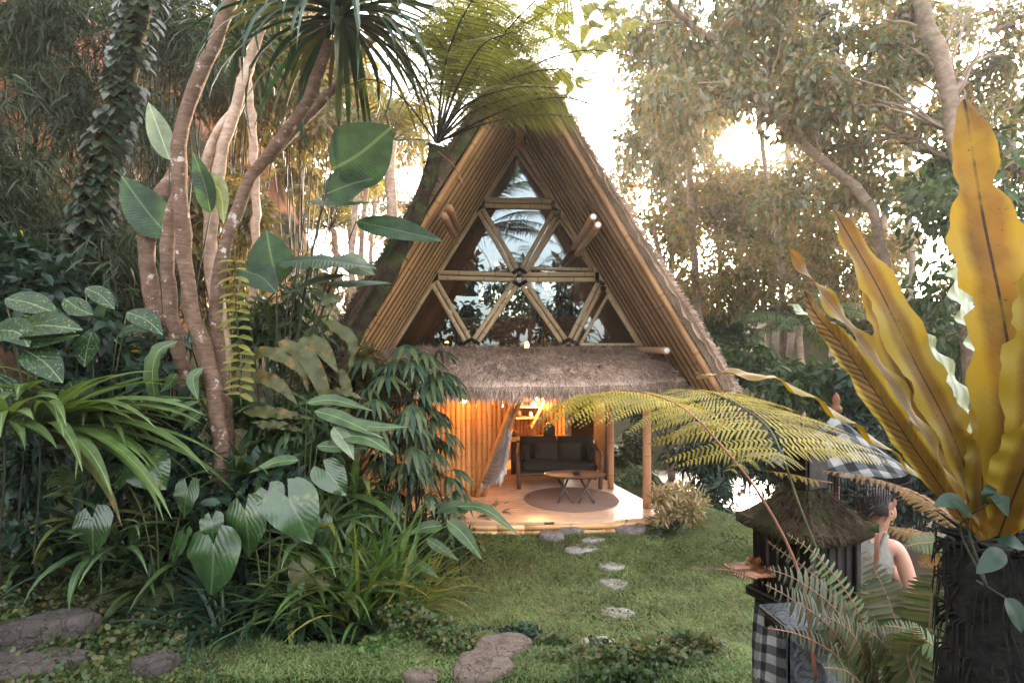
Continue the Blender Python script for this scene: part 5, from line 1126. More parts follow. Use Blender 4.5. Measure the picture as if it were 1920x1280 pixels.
# fallen leaves
g = 0
for px, py, lab in ((330, 1190, 'reddish fallen leaf under the glossy taro'), (1031, 1149, 'yellow fallen leaf on the middle of the lawn'), (330, 1210, 'orange fallen leaf near the dark rock'), (250, 1185, 'pale brown fallen leaf in the left grass'), (1244, 1150, 'tan fallen leaf on the right of the lawn')):
    q = on(px, py) + A(0, 0, .03); gg = Geo(); put(gg, 'ovate', q[None], A(R(-1, 1), R(-1, 1), .1)[None], A(0, -.5, 1)[None], A(.07)); tag(gg.build('fallen_leaf', MT['lf_orange'], origin=q), lab, 'leaf', 'fallen leaves on the grass')

# ---------------------------------------------------------------- tree fern in front of the roof
tb_ = P(590, 800, 6.9); tb_[2] = float(G(tb_[0], tb_[1]))
root = thing('tree_fern', tb_, 'tall tree fern with a dark trunk arching fronds over the roof apex', 'tree fern')
tp = spline([tb_, P(640, 690, 6.9), P(700, 570, 6.9), P(760, 450, 6.85), P(800, 350, 6.75), P(819, 272, 6.6)], 26); g = Geo(); g.tube(tp, np.linspace(.10, .085, 26), 12, True, .14)
for k in range(240):
    i = random.randint(4, 25); a = R(0, 6.28); q = tp[i] + A(math.cos(a), math.sin(a), 0) * .08; g.tube([q, q + A(math.cos(a) * .05, math.sin(a) * .05, R(-.08, .1))], [.010, .002], 4)
g.build('trunk', MT['bark_dark'], root)
C0 = (819, 268, 6.6)
for pts, n, pl in (([C0, (850, 140, 6.5), (866, 40, 6.2), (880, -90, 5.7)], 22, .62), ([C0, (878, 160, 6.3), (940, 70, 6.0), (1030, -20, 5.5), (1130, -60, 5.1)], 26, .66), ([C0, (900, 195, 6.4), (985, 130, 6.1), (1090, 95, 5.8), (1180, 105, 5.6)], 26, .5),
                   ([C0, (900, 235, 6.5), (1000, 216, 6.3), (1090, 222, 6.1), (1175, 250, 6.0)], 24, .34), ([C0, (780, 150, 6.7), (735, 50, 6.7), (680, -30, 6.5)], 20, .55), ([C0, (846, 120, 6.9), (900, 10, 7.2), (980, -60, 7.4)], 22, .65),
                   ([C0, (885, 140, 6.8), (950, 60, 7.1), (1050, 25, 7.3), (1130, 40, 7.4)], 24, .62), ([C0, (835, 120, 6.1), (880, 10, 5.4), (940, -60, 4.9)], 20, .6), ([C0, (760, 190, 6.5), (700, 150, 6.4), (640, 165, 6.3)], 16, .4), ([C0, (870, 200, 6.0), (960, 165, 5.5), (1060, 165, 5.2)], 20, .42), ([C0, (800, 160, 7.0), (790, 60, 7.4), (760, -40, 7.7)], 20, .55), ([C0, (890, 190, 6.2), (980, 140, 5.9), (1080, 130, 5.7), (1150, 150, 5.6)], 26, .5), ([C0, (855, 130, 6.5), (900, 40, 6.3), (960, -40, 6.0)], 26, .7), ([C0, (890, 150, 6.5), (970, 60, 6.4), (1060, 0, 6.2), (1130, 0, 6.0)], 28, .65), ([C0, (830, 120, 6.8), (840, 20, 7.0), (860, -70, 7.2)], 24, .65), ([C0, (885, 170, 6.9), (960, 100, 7.3), (1040, 70, 7.6), (1100, 80, 7.8)], 26, .6), ([C0, (880, 215, 6.4), (950, 185, 6.2), (1030, 175, 6.0), (1110, 195, 5.9)], 28, .5), ([C0, (905, 225, 6.3), (990, 190, 6.05), (1070, 185, 5.9), (1150, 215, 5.8)], 26, .4), ([C0, (900, 180, 7.0), (1000, 140, 7.6), (1100, 150, 8.0)], 22, .5), ([C0, (860, 120, 6.4), (920, 0, 6.0), (980, -90, 5.6)], 22, .65), ([C0, (870, 150, 7.2), (960, 80, 8.0), (1040, 80, 8.5)], 22, .6), ([C0, (850, 180, 6.0), (900, 90, 5.3), (960, 60, 4.8)], 20, .45)):
    g = Geo(); gs = Geo(); frond_double(g, gs, [P(*q) for q in pts], int(n * 1.1), sc_(bellp(.35, .25), pl), 22, droop=.35, start=.24, rs=.014, pin=.12); fo = g.build('frond', MT['lf_treefern'], root); gs.build('rachis', MT['stalk_dark'], fo)
g = Geo(); g.tube(spline([P(822, 285, 6.5), P(850, 310, 6.2), P(868, 345, 6.0)], 8), .008, 5); g.build('dead_stalk', MT['stalk_red'], root)
# lobed leaves hanging in from the top
root = thing('breadfruit_branch', P(1060, -60, 9), 'branch tips with deeply lobed yellow green leaves at the top centre', 'tree', 'trees around the house')
g = Geo(); gs = Geo()
for px, py in ((1060, 20), (1100, 40), (1130, 10), (1165, 15), (1085, 85), (1120, 70), (1150, 55), (1040, 60), (1180, 40), (1105, 5), (1055, 130), (1075, 150), (1135, 80), (1020, 5)):
    c = P(px, py, 9 + R(-.4, .4)); gs.tube([P(1060, -90, 9), P((px + 1060) / 2, py - 60, 9), c], [.02, .012, .006], 5)
    for k in range(3):
        d = A(R(-1, 1), R(-.6, .3), R(-1, .1)); d = d / np.linalg.norm(d); L = R(.22, .36); s = nrm(np.cross(d, A(0, -1, .4))); m = 9; t = np.linspace(.15, 1, m)
        put(g, 'lance', c + np.outer(t * L, d).repeat(1, 0), np.tile(d * .6 + s, (m, 1)), np.tile(A(0, -1, .4), (m, 1)), np.stack([L * .5 * np.ones(m), L * .45 * (1.15 - t), L * np.ones(m) * .4], 1))
        put(g, 'lance', c + np.outer(t * L, d), np.tile(d * .6 - s, (m, 1)), np.tile(A(0, -1, .4), (m, 1)), np.stack([L * .5 * np.ones(m), L * .45 * (1.15 - t), L * np.ones(m) * .4], 1))
        put(g, 'lance', c[None], d[None], A(0, -1, .4)[None], A(L * 1.05))
g.build('crown', MT['lf_yellow'], root); gs.build('limb', MT['bark_grey'], root)

# ---------------------------------------------------------------- palms
def palm(label, base, top, r, fr, L, mat='lf_palm', bark='bark_pale', nf=14, tips=None, pl=.75, dr=.5, n=46):
    root = thing('coconut_palm', base, label, 'palm', 'palms behind the house'); g = Geo(); g.tube(wob([base, (base + top) / 2 + A(.15, 0, 0), top], 16, .03), np.linspace(r, r * .75, 16), 10, True, .03); g.build('trunk', MT[bark], root)
    for k in range(nf):
        a = k / nf * 2 * PI + R(-.2, .2); e = R(.15, 1.2); p = arch(top, a, e, R(.8, 1.1) * L, R(1.0, 1.9), 10, 1.2); g = Geo(); gs = Geo()
        frond_simple(g, gs, p, n, sc_(bellp(.35, .45), pl), 'needle', .55 * pl, .5, dr, .14, (0, 0, 1), .022); f_ = g.build('frond', MT[mat], root); gs.build('midrib', MT['stalk_green'], f_)
    return root
q = P(700, 700, 12); t = P(735, 265, 12.2); palm('backlit coconut palm just left of the roof with golden fronds', A(q[0], q[1], float(G(q[0], q[1]))), t, .14, 0, 2.3, nf=18, pl=.6)
q = P(620, 700, 15); t = P(622, 430, 15); palm('smaller palm lower behind the huge leaves', A(q[0], q[1], float(G(q[0], q[1]))), t, .1, 0, 2.0, nf=13, pl=.5)
q = P(1480, 700, 14); t = P(1500, 610, 14); palm('grey green young palm right of the roof with feathery fronds', A(q[0], q[1], float(G(q[0], q[1])) - .2), t, .09, 0, 1.7, 'lf_fern_mid', nf=11, pl=.45)
q = P(1640, 700, 17); t = P(1660, 370, 17); palm('palm high in the canopy at the right with drooping fronds', A(q[0], q[1], float(G(q[0], q[1]))), t, .12, 0, 2.4, 'lf_warm', nf=13, pl=.6)
q = P(1560, 700, 19); t = P(1545, 470, 19); palm('far palm glowing in the low sun on the right', A(q[0], q[1], float(G(q[0], q[1]))), t, .12, 0, 2.6, 'lf_warm', nf=13, pl=.6)

# ---------------------------------------------------------------- canopy trees on the right
def pxs(n, x0, x1, y0, y1, D0, D1_, holes=()):
    out = []
    while len(out) < n:
        x, y = R(x0, x1), R(y0, y1)
        if any(((x - a) / c) ** 2 + ((y - b_) / d) ** 2 < 1 for a, b_, c, d in holes): continue
        out.append(P(x, y, R(D0, D1_)))
    return out
HOLES = ((1120, 210, 75, 140), (1400, 265, 75, 70), (1180, 330, 50, 60), (1290, 300, 45, 30), (1700, 455, 45, 35))
def gb(px, D): q = P(px, 700, D); return A(q[0], q[1], float(G(q[0], q[1])) - .2)
tree('canopy_tree', 'big grey barked tree rising behind the yellow fern at right', [gb(1840, 9.5), P(1830, 480, 9.5), P(1800, 290, 9.5), P(1765, 130, 9.4), P(1720, -20, 9.3), P(1690, -150, 9.2)], .17, .10, pxs(30, 1480, 1960, -120, 330, 9.5, 13, HOLES), 255, 'ovate', (.11, .19), 'lf_canopy', crad=(.55, .55, .42))
tree('canopy_tree', 'slender tree leaning left with pale trunk across the sky', [gb(1700, 11), P(1650, 440, 11), P(1560, 320, 11), P(1470, 235, 11), P(1390, 130, 11), P(1290, 40, 11), P(1180, -60, 11)], .13, .05, pxs(32, 1190, 1560, -60, 240, 9.5, 12.5, HOLES), 255, 'ovate', (.11, .19), 'lf_canopy', crad=(.62, .6, .45), droop=.9)
tree('canopy_tree', 'second slender leaning tree right of the pale one', [gb(1830, 12), P(1790, 370, 12), P(1710, 270, 12), P(1620, 185, 12), P(1560, 90, 12), P(1500, -60, 12)], .12, .05, pxs(24, 1420, 1760, 0, 420, 10.5, 13, HOLES), 255, 'ovate', (.11, .19), 'lf_canopy', crad=(.6, .6, .45))
tree('canopy_tree', 'tree with hanging leaf curtains beside the patch of sky', [gb(1330, 15), P(1300, 450, 15), P(1290, 300, 15), P(1270, 130, 15), P(1240, -60, 15)], .12, .06, pxs(32, 1160, 1400, 0, 340, 13, 16, HOLES), 306, 'ovate', (.11, .19), 'lf_canopy', crad=(.75, .7, .8), droop=1.1)
tree('canopy_tree', 'warm backlit tree in the middle of the right background', [gb(1480, 17), P(1460, 450, 17), P(1440, 350, 17), P(1420, 200, 17)], .13, .06, pxs(30, 1250, 1640, 330, 600, 14.5, 19, HOLES), 391, 'ovate', (.11, .19), 'lf_warm', crad=(.85, .8, .65))
tree('canopy_tree', 'light green tree touching the right roof slope', [gb(1260, 14), P(1250, 550, 14), P(1230, 450, 14), P(1225, 390, 14)], .10, .05, pxs(16, 1180, 1320, 370, 560, 12.5, 15.5), 150, 'ovate', (.10, .18), 'lf_warm', crad=(.6, .6, .5))
tree('canopy_tree', 'dark leafy tree filling the right edge behind the fern', [gb(1930, 11), P(1900, 500, 11), P(1890, 350, 11), P(1900, 200, 11)], .14, .08, pxs(26, 1700, 1990, 250, 660, 8.5, 12), 130, 'ovate', (.12, .22), 'lf_mid', crad=(.65, .6, .55))
for px, D, ys, lab, mat, n in ((1340, 24, (200, 470), 'distant warm tree closing the gap right of the roof', 'lf_warm', 16), (1440, 23, (280, 520), 'distant warm tree left of the yellow fern tips', 'lf_warm', 16), (1250, 22, (60, 330), 'distant tree behind the hanging leaf curtains', 'lf_canopy', 16), (1480, 22, (0, 240), 'distant tree high in the middle of the right canopy', 'lf_canopy', 16), (1700, 22, (0, 260), 'distant tree high at the right', 'lf_canopy', 16), (1180, 24, (330, 560), 'distant hazy tree seen past the right roof slope', 'lf_warm', 12), (1380, 26, (250, 560), 'distant golden tree in the gap of the canopy', 'lf_warm', 16), (1600, 25, (260, 600), 'distant tree in the brightest glow at right', 'lf_warm', 16), (1800, 24, (200, 600), 'distant tree behind the right trunks', 'lf_warm', 14),
                               (650, 24, (150, 500), 'distant pale tree left of the roof', 'lf_warm', 14), (480, 20, (60, 480), 'distant olive tree behind the dracaenas', 'lf_warm', 18), (330, 17, (0, 420), 'tree on the left bank behind the vine clad trunk', 'lf_bamboo', 16), (800, 26, (120, 420), 'distant tree behind the tree fern', 'lf_warm', 12), (560, 16, (60, 330), 'tall backlit tree above the drooping crown', 'lf_warm', 16), (120, 15, (-100, 260), 'tall dark tree on top of the left bank', 'lf_mid', 20)):
    k = D / 1100; hi2 = ys[0] < 100
    tree('background_tree', lab, [gb(px, D), P(px + 10, 500, D), P(px - 15, ys[0] + 80, D)], .13, .07, pxs(n, px - 110, px + 110, ys[0], ys[1], D - 2, D + 2, HOLES[:2]), 330, 'ovate', (.18, .30), mat, 'bark_grey', 'distant trees', crad=(.045 * D, .9, .035 * D), shell=.55)
for px, D, lab in ((672, 13, 'thin pale trunk standing behind the huge leaves'), (655, 10.5, 'thin brown trunk beside the roof foot'), (690, 16, 'pale straight trunk behind the roof foot')):
    b = gb(px, D); tree('thin_tree', lab, [b, P(px + 5, 480, D), P(px + 18, 330, D)], .07, .05, pxs(3, px - 40, px + 40, 150, 300, D - .5, D + .5), 60, 'ovate', (.12, .2), 'lf_warm', 'bark_pale', 'thin trunks behind the bed', crad=(.4, .4, .3))
# shrubs and undergrowth on the right
RG = 'undergrowth right of the house'
for px, py, D, rx, ry, rz, n, pr, sz, mat, lab in (
        (1310, 850, 11.2, 1.1, .8, 1.1, 3400, 'lance', (.10, .22), 'lf_dark', 'very dark bush under the right roof edge'), (1440, 870, 11.2, 1.3, .8, 1.1, 3400, 'lance', (.10, .22), 'lf_dark', 'very dark bush behind the fern stems'), (1580, 890, 10.6, 1.3, .8, 1.0, 3000, 'ovate', (.10, .20), 'lf_dark', 'dark bush below the checked parasol'), (1720, 900, 10.0, 1.2, .8, 1.0, 2600, 'ovate', (.10, .22), 'lf_dark', 'dark bush above the stream at right'), (1880, 880, 9, 1.0, .8, 1.0, 1600, 'ovate', (.10, .22), 'lf_dark', 'dark bush behind the base of the yellow fern'),
        (1400, 690, 13.5, 1.2, .8, .7, 1700, 'ovate', (.12, .24), 'lf_mid', 'grey green shrub above the arching golden leaf'), (1520, 720, 11.5, .9, .7, .6, 1100, 'oblong', (.14, .28), 'lf_mid', 'broad leaved shrub behind the golden leaf'), (1620, 740, 11, .8, .7, .6, 1000, 'oblong', (.14, .28), 'lf_dark', 'glossy broad leaved shrub left of the yellow fern'), (1350, 610, 16, 1.3, .9, .8, 1700, 'ovate', (.12, .24), 'lf_mid', 'mid green shrub beside the right roof slope'), (1450, 570, 17, 1.4, .9, .8, 1600, 'ovate', (.14, .24), 'lf_canopy', 'rusty tinged shrub in the right background'), (1620, 620, 15, 1.5, .9, 1.0, 2000, 'ovate', (.14, .26), 'lf_canopy', 'leafy shrub left of the yellow leaf blades'), (1780, 640, 13, 1.3, .9, 1.1, 1800, 'ovate', (.14, .26), 'lf_mid', 'leafy shrub behind the yellow leaf blades'),
        (1335, 925, 9.9, .55, .4, .42, 1100, 'lance', (.08, .16), 'lf_dark', 'low dark bush beside the lawn in front of the stream'), (1170, 850, 13, .7, .6, .8, 1100, 'ovate', (.10, .2), 'lf_mid', 'shrub seen between the two porch posts'), (1180, 900, 11.3, .5, .4, .4, 800, 'lance', (.10, .2), 'lf_fern_mid', 'pale leafy plant beside the rear porch post'), (1250, 740, 16, 1.4, .8, 1.2, 1800, 'ovate', (.12, .2), 'lf_dark', 'dark foliage behind the open porch'), (1900, 760, 11, 1.0, .8, 1.0, 1300, 'ovate', (.12, .22), 'lf_dark', 'dark foliage at the right edge'),
        (560, 560, 15, 1.5, .9, 1.2, 1600, 'ovate', (.14, .26), 'lf_warm', 'sunlit foliage behind the huge leaves'), (980, 560, 19, 2.6, .9, 1.6, 2600, 'ovate', (.16, .28), 'lf_warm', 'bright foliage seen through the loft'), (700, 560, 19, 1.4, .9, 1.4, 1300, 'ovate', (.16, .28), 'lf_warm', 'bright foliage behind the left roof edge')):
    bush('shrub', lab, 'shrub', P(px, py, D), (rx, ry, rz), n, pr, sz, mat, RG, .4, 12, bark_r=.02)
# plants at the right deck corner
q = on(1262, 1000); c = P(1265, 945, q[1]); bush('croton', 'pinkish feathery shrub at the right corner of the deck', 'shrub', c, (.42, .3, .28), 1500, 'lance', (.07, .15), 'lf_croton', None, -.4, 14, base=q, bark_r=.01)
q = on(1255, 1005); b = strap_clump('spider_lily', 'dark strap leaved lily in front of the deck corner shrub', q, 34, (.35, .6), .017, (.4, 1.3), (.9, 1.9), 'lf_rhapis', 'plant', None, spread=.08)
q = on(1205, 990); fern('sword_fern', 'pale fern at the foot of the front porch post', q, 14, (.3, .5), 'lf_fern_mid', FG, w=.08, n=26)
q = on(1300, 985); fern('sword_fern', 'tawny fern behind the spider lily', q, 14, (.35, .6), 'lf_fern_rust', FG, w=.08, n=26)
# trees behind the photographer (they show as reflections in the gable glass)
BG_ = 'trees behind the photographer reflected in the glass'
for x, y, h, s, mat, lab in ((-4.5, -9, 8.0, 1.5, 'lf_dark', 'dark tree mirrored at the left of the gable glass'), (4.8, -10, 7.6, 1.5, 'lf_dark', 'dark tree mirrored at the right of the gable glass'), (.4, -13, 6.4, 1.4, 'lf_dark', 'dark tree mirrored in the middle of the gable glass'), (-9, -12, 8, 1.8, 'lf_dark', 'dark tree mirrored at the lower left of the glass'), (9.5, -12, 8, 1.8, 'lf_dark', 'dark tree mirrored at the lower right of the glass')):
    b = gz(x, y); cl = [A(x + R(-2.4, 2.4), y + R(-1, 1), h * R(.3, .95)) for _ in range(22)]
    tree('reflected_tree', lab, [b, A(x + .1, y, h * .5), A(x, y, h * .8)], .16, .08, cl, 150, 'ovate', (.3, .5), mat, 'bark_dark', BG_, crad=(s * .55, .8, s * .45))
root = thing('tree_fern', gz(.9, -7), 'tree fern mirrored near the top of the gable glass', 'tree fern'); tp_ = A(.9, -7, 5.6); g = Geo(); g.tube([gz(.9, -7), A(.95, -7, 3), tp_], .1, 10); g.build('trunk', MT['bark_dark'], root)
for k in range(11):
    a = k / 11 * 6.28; p = arch(tp_, a, R(.3, .9), 2.0, R(1.0, 1.6), 8); g = Geo(); gs = Geo(); frond_double(g, gs, p, 16, sc_(bellp(.35, .25), .5), 12, start=.2); f_ = g.build('frond', MT['lf_dark'], root); gs.build('rachis', MT['stalk_dark'], f_)
# ================================================================ right foreground
# ---- bird's nest fern on its dark root trunk
fb = P(1862, 1010, 1.34); fg = gz(fb[0], fb[1])
root = thing('birds_nest_fern', fg, 'huge golden fern with ragged upright blades at the right edge', 'fern')
def wi(xs, ys): return lambda v: float(np.interp(v, xs, ys))
W1 = wi([0, .12, .3, .5, .6, .66, .70, .78, .9, .97, 1], [.25, .5, .85, 1, .95, .92, .62, .52, .42, .28, .04])
W2 = wi([0, .15, .35, .6, .75, .9, .97, 1], [.25, .55, .9, 1, .85, .5, .25, .04]); W3 = wi([0, .2, .5, .75, .92, 1], [.3, .6, 1, .95, .6, .08])
for pts, wpx, wf, kw in (
        ([(1866, 1000, 1.30), (1906, 800, 1.24), (1882, 600, 1.26), (1842, 400, 1.31), (1808, 186, 1.36)], 172, W1, dict(facing=(-.25, -1, .05), rag=.07)),
        ([(1845, 1000, 1.32), (1792, 830, 1.30), (1712, 672, 1.32), (1642, 530, 1.36), (1560, 388, 1.42)], 104, W2, dict(facing=(.15, -1, .25), rag=.06)),
        ([(1830, 1000, 1.38), (1722, 800, 1.38), (1622, 652, 1.42), (1546, 555, 1.46), (1476, 466, 1.52)], 66, W2, dict(facing=(.5, -.8, .45), rag=.05, wave=.012)),
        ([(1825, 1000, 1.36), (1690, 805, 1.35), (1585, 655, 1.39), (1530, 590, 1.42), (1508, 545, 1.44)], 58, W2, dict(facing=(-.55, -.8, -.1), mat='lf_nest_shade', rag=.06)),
        ([(1842, 1000, 1.46), (1764, 840, 1.50), (1695, 700, 1.51), (1652, 600, 1.53), (1626, 503, 1.56)], 88, W3, dict(facing=(.05, -1, .2), rag=.05)),
        ([(1862, 800, 1.52), (1838, 660, 1.52), (1808, 570, 1.54), (1788, 498, 1.58)], 78, W3, dict(facing=(.3, -.8, .5), mat='lf_nest_pale', wave=.014, wn=7)),
        ([(1852, 900, 1.44), (1792, 745, 1.47), (1722, 635, 1.51), (1688, 585, 1.53)], 66, W3, dict(facing=(.2, -.9, .5), mat='lf_nest_pale', wave=.012, wn=6)),
        ([(1832, 1000, 1.5), (1702, 872, 1.5), (1562, 768, 1.46), (1442, 706, 1.42), (1305, 702, 1.38)], 70, W2, dict(facing=(-.05, -.22, 1), wave=.010, wn=7, droop=.3)),
        ([(1660, 705, 1.62), (1570, 625, 1.64), (1478, 570, 1.68)], 34, W3, dict(facing=(.2, -.7, .8), mat='lf_nest_pale', wave=.008)),
        ([(1880, 1000, 1.24), (1926, 850, 1.17), (1946, 650, 1.16), (1952, 470, 1.18)], 120, W3, dict(facing=(-.3, -1, .1), rag=.06)),
        ([(1855, 1000, 1.40), (1818, 860, 1.41), (1752, 742, 1.42), (1690, 640, 1.44)], 74, W3, dict(facing=(.1, -1, .3), rag=.05)),
        ([(1872, 1005, 1.22), (1905, 920, 1.17), (1965, 770, 1.12)], 118, W3, dict(facing=(-.35, -1, .35), rag=.04)),
        ([(1850, 1010, 1.32), (1842, 900, 1.30), (1862, 790, 1.30), (1900, 690, 1.30)], 100, W3, dict(facing=(.0, -1, .2), rag=.05))):
    kw = dict(kw); m_ = kw.pop('mat', 'lf_nest'); fc = kw.pop('facing'); g = Geo(); leaf_px(g, pts, wpx * .92, wf, facing=fc, rows=44, cols=6, fold=.12, **{**dict(wave=.007, wn=6), **kw}); g.build('frond', MT[m_], root)
g = Geo(); tp = spline([fg - A(0, 0, .1), fb * .5 + fg * .5 + A(.02, .02, 0), fb + A(.015, .03, -.02)], 22); plain_mat('root_mass', (.016, .017, .015), .95, .05, 30, .5, .8); g.tube(tp, np.linspace(.075, .085, 22), 14, True, .12)
for k in range(900):
    i = random.randint(6, 21); a = R(0, 6.28); q = tp[i] + A(math.cos(a), math.sin(a), 0) * .075; g.tube([q, q + A(math.cos(a) * .03, math.sin(a) * .03, R(-.05, .02)), q + A(math.cos(a) * .035, math.sin(a) * .035, R(-.10, -.03))], [.004, .003, .001], 3, False)
for k in range(60):
    a = R(0, 6.28); q = fb + A(math.cos(a) * .05, math.sin(a) * .05, R(-.06, .02)); g.tube([q, q + A(math.cos(a) * .06, math.sin(a) * .06, R(-.02, .05))], [.006, .001], 4, False)
g.build('trunk', MT['root_mass'], root)
broad('pepper_vine', 'small dark leaved climber at the base of the golden fern', P(1850, 1100, 1.22), [([(1822, 965, 1.2), (1785, 940, 1.18), (1750, 948, 1.17)], 40), ([(1850, 945, 1.2), (1868, 925, 1.18), (1890, 968, 1.17)], 44), ([(1880, 1030, 1.2), (1860, 1050, 1.18), (1830, 1075, 1.17)], 36), ([(1870, 1010, 1.2), (1895, 1015, 1.18), (1925, 1030, 1.17)], 30), ([(1885, 1120, 1.2), (1905, 1150, 1.19), (1915, 1185, 1.18)], 40)], 'lf_dark', 'vine', stalk='stalk_dark', sr=.003)

# ---- golden tree fern fronds reaching across the lawn
GF = 'golden tree fern fronds in the right foreground'
def gold(label, stem, blade, n, pl, mat='lf_fern_gold', st='stalk_red', r=.007, start=.02, m=24, droop=.4, pin=.16, ang=.2, nh=(0, 0, 1)):
    pts = [P(*q) for q in stem]; base = pts[0]; root = thing('tree_fern_frond', base, label, 'fern', GF)
    g = Geo(); g.tube(spline(pts, 24), np.linspace(r, r * .6, 24), 8); g.build('stalk', MT[st], root)
    g = Geo(); gs = Geo(); frond_double(g, gs, [pts[-1]] + [P(*q) for q in blade], n, pl, m, ang, droop, start, nh, r * .55, pin=pin); g.build('leaflet', MT[mat], root); gs.build('rachis', MT[st], root)
gold('golden fern frond hanging in front of the sofa on a red stalk', [(1530, 1270, 2.1), (1500, 1080, 2.12), (1420, 920, 2.2), (1318, 795, 2.3)], [(1265, 755, 2.45), (1180, 732, 2.7), (1090, 742, 2.95), (1030, 772, 3.1)], 19, sc_(wi([0, .15, .5, .8, 1], [.35, .8, 1, .7, .2]), .40))
gold('golden fern frond on a green stalk in front of the checked parasol', [(1600, 1275, 2.2), (1560, 1110, 2.2), (1500, 950, 2.25), (1466, 850, 2.3)], [(1440, 800, 2.5), (1390, 762, 2.85), (1330, 735, 3.3), (1270, 728, 3.7)], 20, sc_(wi([0, .1, .4, .8, 1], [.8, 1, .95, .6, .2]), .50), st='stalk_green', droop=.25)
gold('small pale fern frond opening low beside the green stalk', [(1490, 930, 2.22), (1478, 885, 2.2), (1462, 850, 2.15)], [(1420, 850, 2.0), (1370, 880, 1.9)], 9, sc_(wi([0, .3, 1], [.8, 1, .2]), .12), st='stalk_green', r=.004)
gold('rust coloured frond above the person', [(1840, 1020, 2.2), (1805, 985, 2.4)], [(1720, 925, 2.6), (1620, 893, 2.7), (1530, 880, 2.8)], 26, sc_(wi([0, .3, .7, 1], [.8, 1, .8, .15]), .085), 'lf_fern_rust', droop=.3)
gold('rust coloured frond crossing the shoulder of the person', [(1840, 1030, 2.0), (1790, 1015, 2.1)], [(1740, 1000, 2.2), (1690, 990, 2.25), (1650, 985, 2.3)], 18, sc_(wi([0, .3, .7, 1], [.8, 1, .8, .15]), .09), 'lf_fern_rust', droop=.3)
gold('rust coloured frond reaching down to the right of the person', [(1850, 1000, 1.9), (1820, 990, 2.1)], [(1780, 960, 2.5), (1700, 925, 2.9), (1620, 895, 3.2)], 16, sc_(wi([0, .3, .7, 1], [.8, 1, .8, .15]), .09), 'lf_fern_rust', droop=.3)
gold('narrow golden frond tip below the pale fern frond', [(1560, 905, 2.3), (1530, 900, 2.3)], [(1480, 888, 2.3), (1430, 882, 2.3)], 10, sc_(wi([0, .4, 1], [.8, 1, .2]), .05), r=.003)
# ---- ladder ferns in the lower right corner
LF = 'ladder ferns in the lower right corner'
def ladder(label, base, fronds, mat='lf_fern_dark', n=32, st='stalk_red'):
    b = P(*base); b[2] = min(b[2], float(G(b[0], b[1])) + .5); root = thing('ladder_fern', b, label, 'fern', LF)
    for pts, L, *mm in fronds:
        g = Geo(); gs = Geo(); pp = [P(*q) for q in pts]; frond_simple(g, gs, pp, n, sc_(wi([0, .15, .7, 1], [.6, 1, .8, .1]), L), 'ladder', -.75, .12, .12, .05, (0, -.75, .65), .0045); f_ = g.build('frond', MT[mm[0] if mm else mat], root); gs.build('rachis', MT[st], f_)
ladder('ladder fern with dark toothed fronds in front of the shrine', (1640, 1300, 2.0), [([(1640, 1300, 2.0), (1580, 1160, 1.95), (1500, 1090, 1.95), (1430, 1062, 1.95)], .085), ([(1630, 1300, 1.95), (1560, 1180, 1.9), (1480, 1120, 1.85), (1425, 1090, 1.85)], .075), ([(1640, 1290, 2.0), (1600, 1180, 2.1), (1540, 1090, 2.2), (1460, 1030, 2.3), (1432, 1008, 2.3)], .045), ([(1650, 1290, 2.0), (1610, 1150, 2.0), (1540, 1050, 2.05), (1465, 992, 2.1)], .05, 'lf_fern_mid'),
                                                                       ([(1640, 1300, 1.9), (1570, 1230, 1.8), (1500, 1190, 1.75), (1430, 1175, 1.7)], .045), ([(1650, 1310, 1.9), (1620, 1230, 1.8), (1590, 1180, 1.75), (1540, 1150, 1.7)], .07), ([(1640, 1310, 1.8), (1590, 1260, 1.75), (1540, 1250, 1.7)], .05)])
ladder('ladder fern with slender fronds crossing the arm of the person', (1730, 1310, 2.1), [([(1720, 1310, 2.0), (1690, 1200, 2.0), (1660, 1110, 2.05), (1620, 1030, 2.1)], .11), ([(1740, 1310, 2.0), (1740, 1200, 2.0), (1745, 1120, 2.0), (1752, 1045, 2.0)], .115), ([(1760, 1310, 1.9), (1790, 1200, 1.9), (1800, 1120, 1.9)], .09), ([(1700, 1310, 1.9), (1680, 1240, 1.85), (1640, 1190, 1.8), (1600, 1170, 1.8)], .08), ([(1720, 1300, 1.8), (1700, 1230, 1.75), (1720, 1170, 1.7)], .08), ([(1790, 1310, 1.8), (1770, 1230, 1.8), (1700, 1180, 1.8), (1650, 1172, 1.8)], .05, 'lf_fern_mid'), ([(1700, 1310, 2.2), (1650, 1220, 2.2), (1630, 1120, 2.2), (1670, 1060, 2.2)], .07)])
ladder('pale ladder fern tip between the shrine and the golden fern', (1800, 1070, 2.1), [([(1830, 1040, 2.0), (1780, 1020, 2.0), (1730, 1018, 2.0), (1690, 1025, 2.0)], .05, 'lf_fern_mid'), ([(1830, 1050, 2.0), (1770, 1040, 2.0), (1720, 1060, 2.0)], .05, 'lf_fern_rust')])
ladder('small dark fern frond reaching over the edge of the lawn', (1420, 1075, 2.4), [([(1420, 1085, 2.3), (1360, 1068, 2.35), (1285, 1066, 2.4)], .022)], 'lf_fern_dark')
tag(Geo().tube(spline([P(1645, 1000, 2.3), P(1643, 1050, 2.3), P(1635, 1120, 2.3), P(1624, 1290, 2.3), A(*P(1620, 1290, 2.3)[:2], 0.2)], 20), .0085, 8).build('bare_stalk', MT['stalk_red']), 'bare reddish fern stalk standing upright in front of the person', 'stalk')

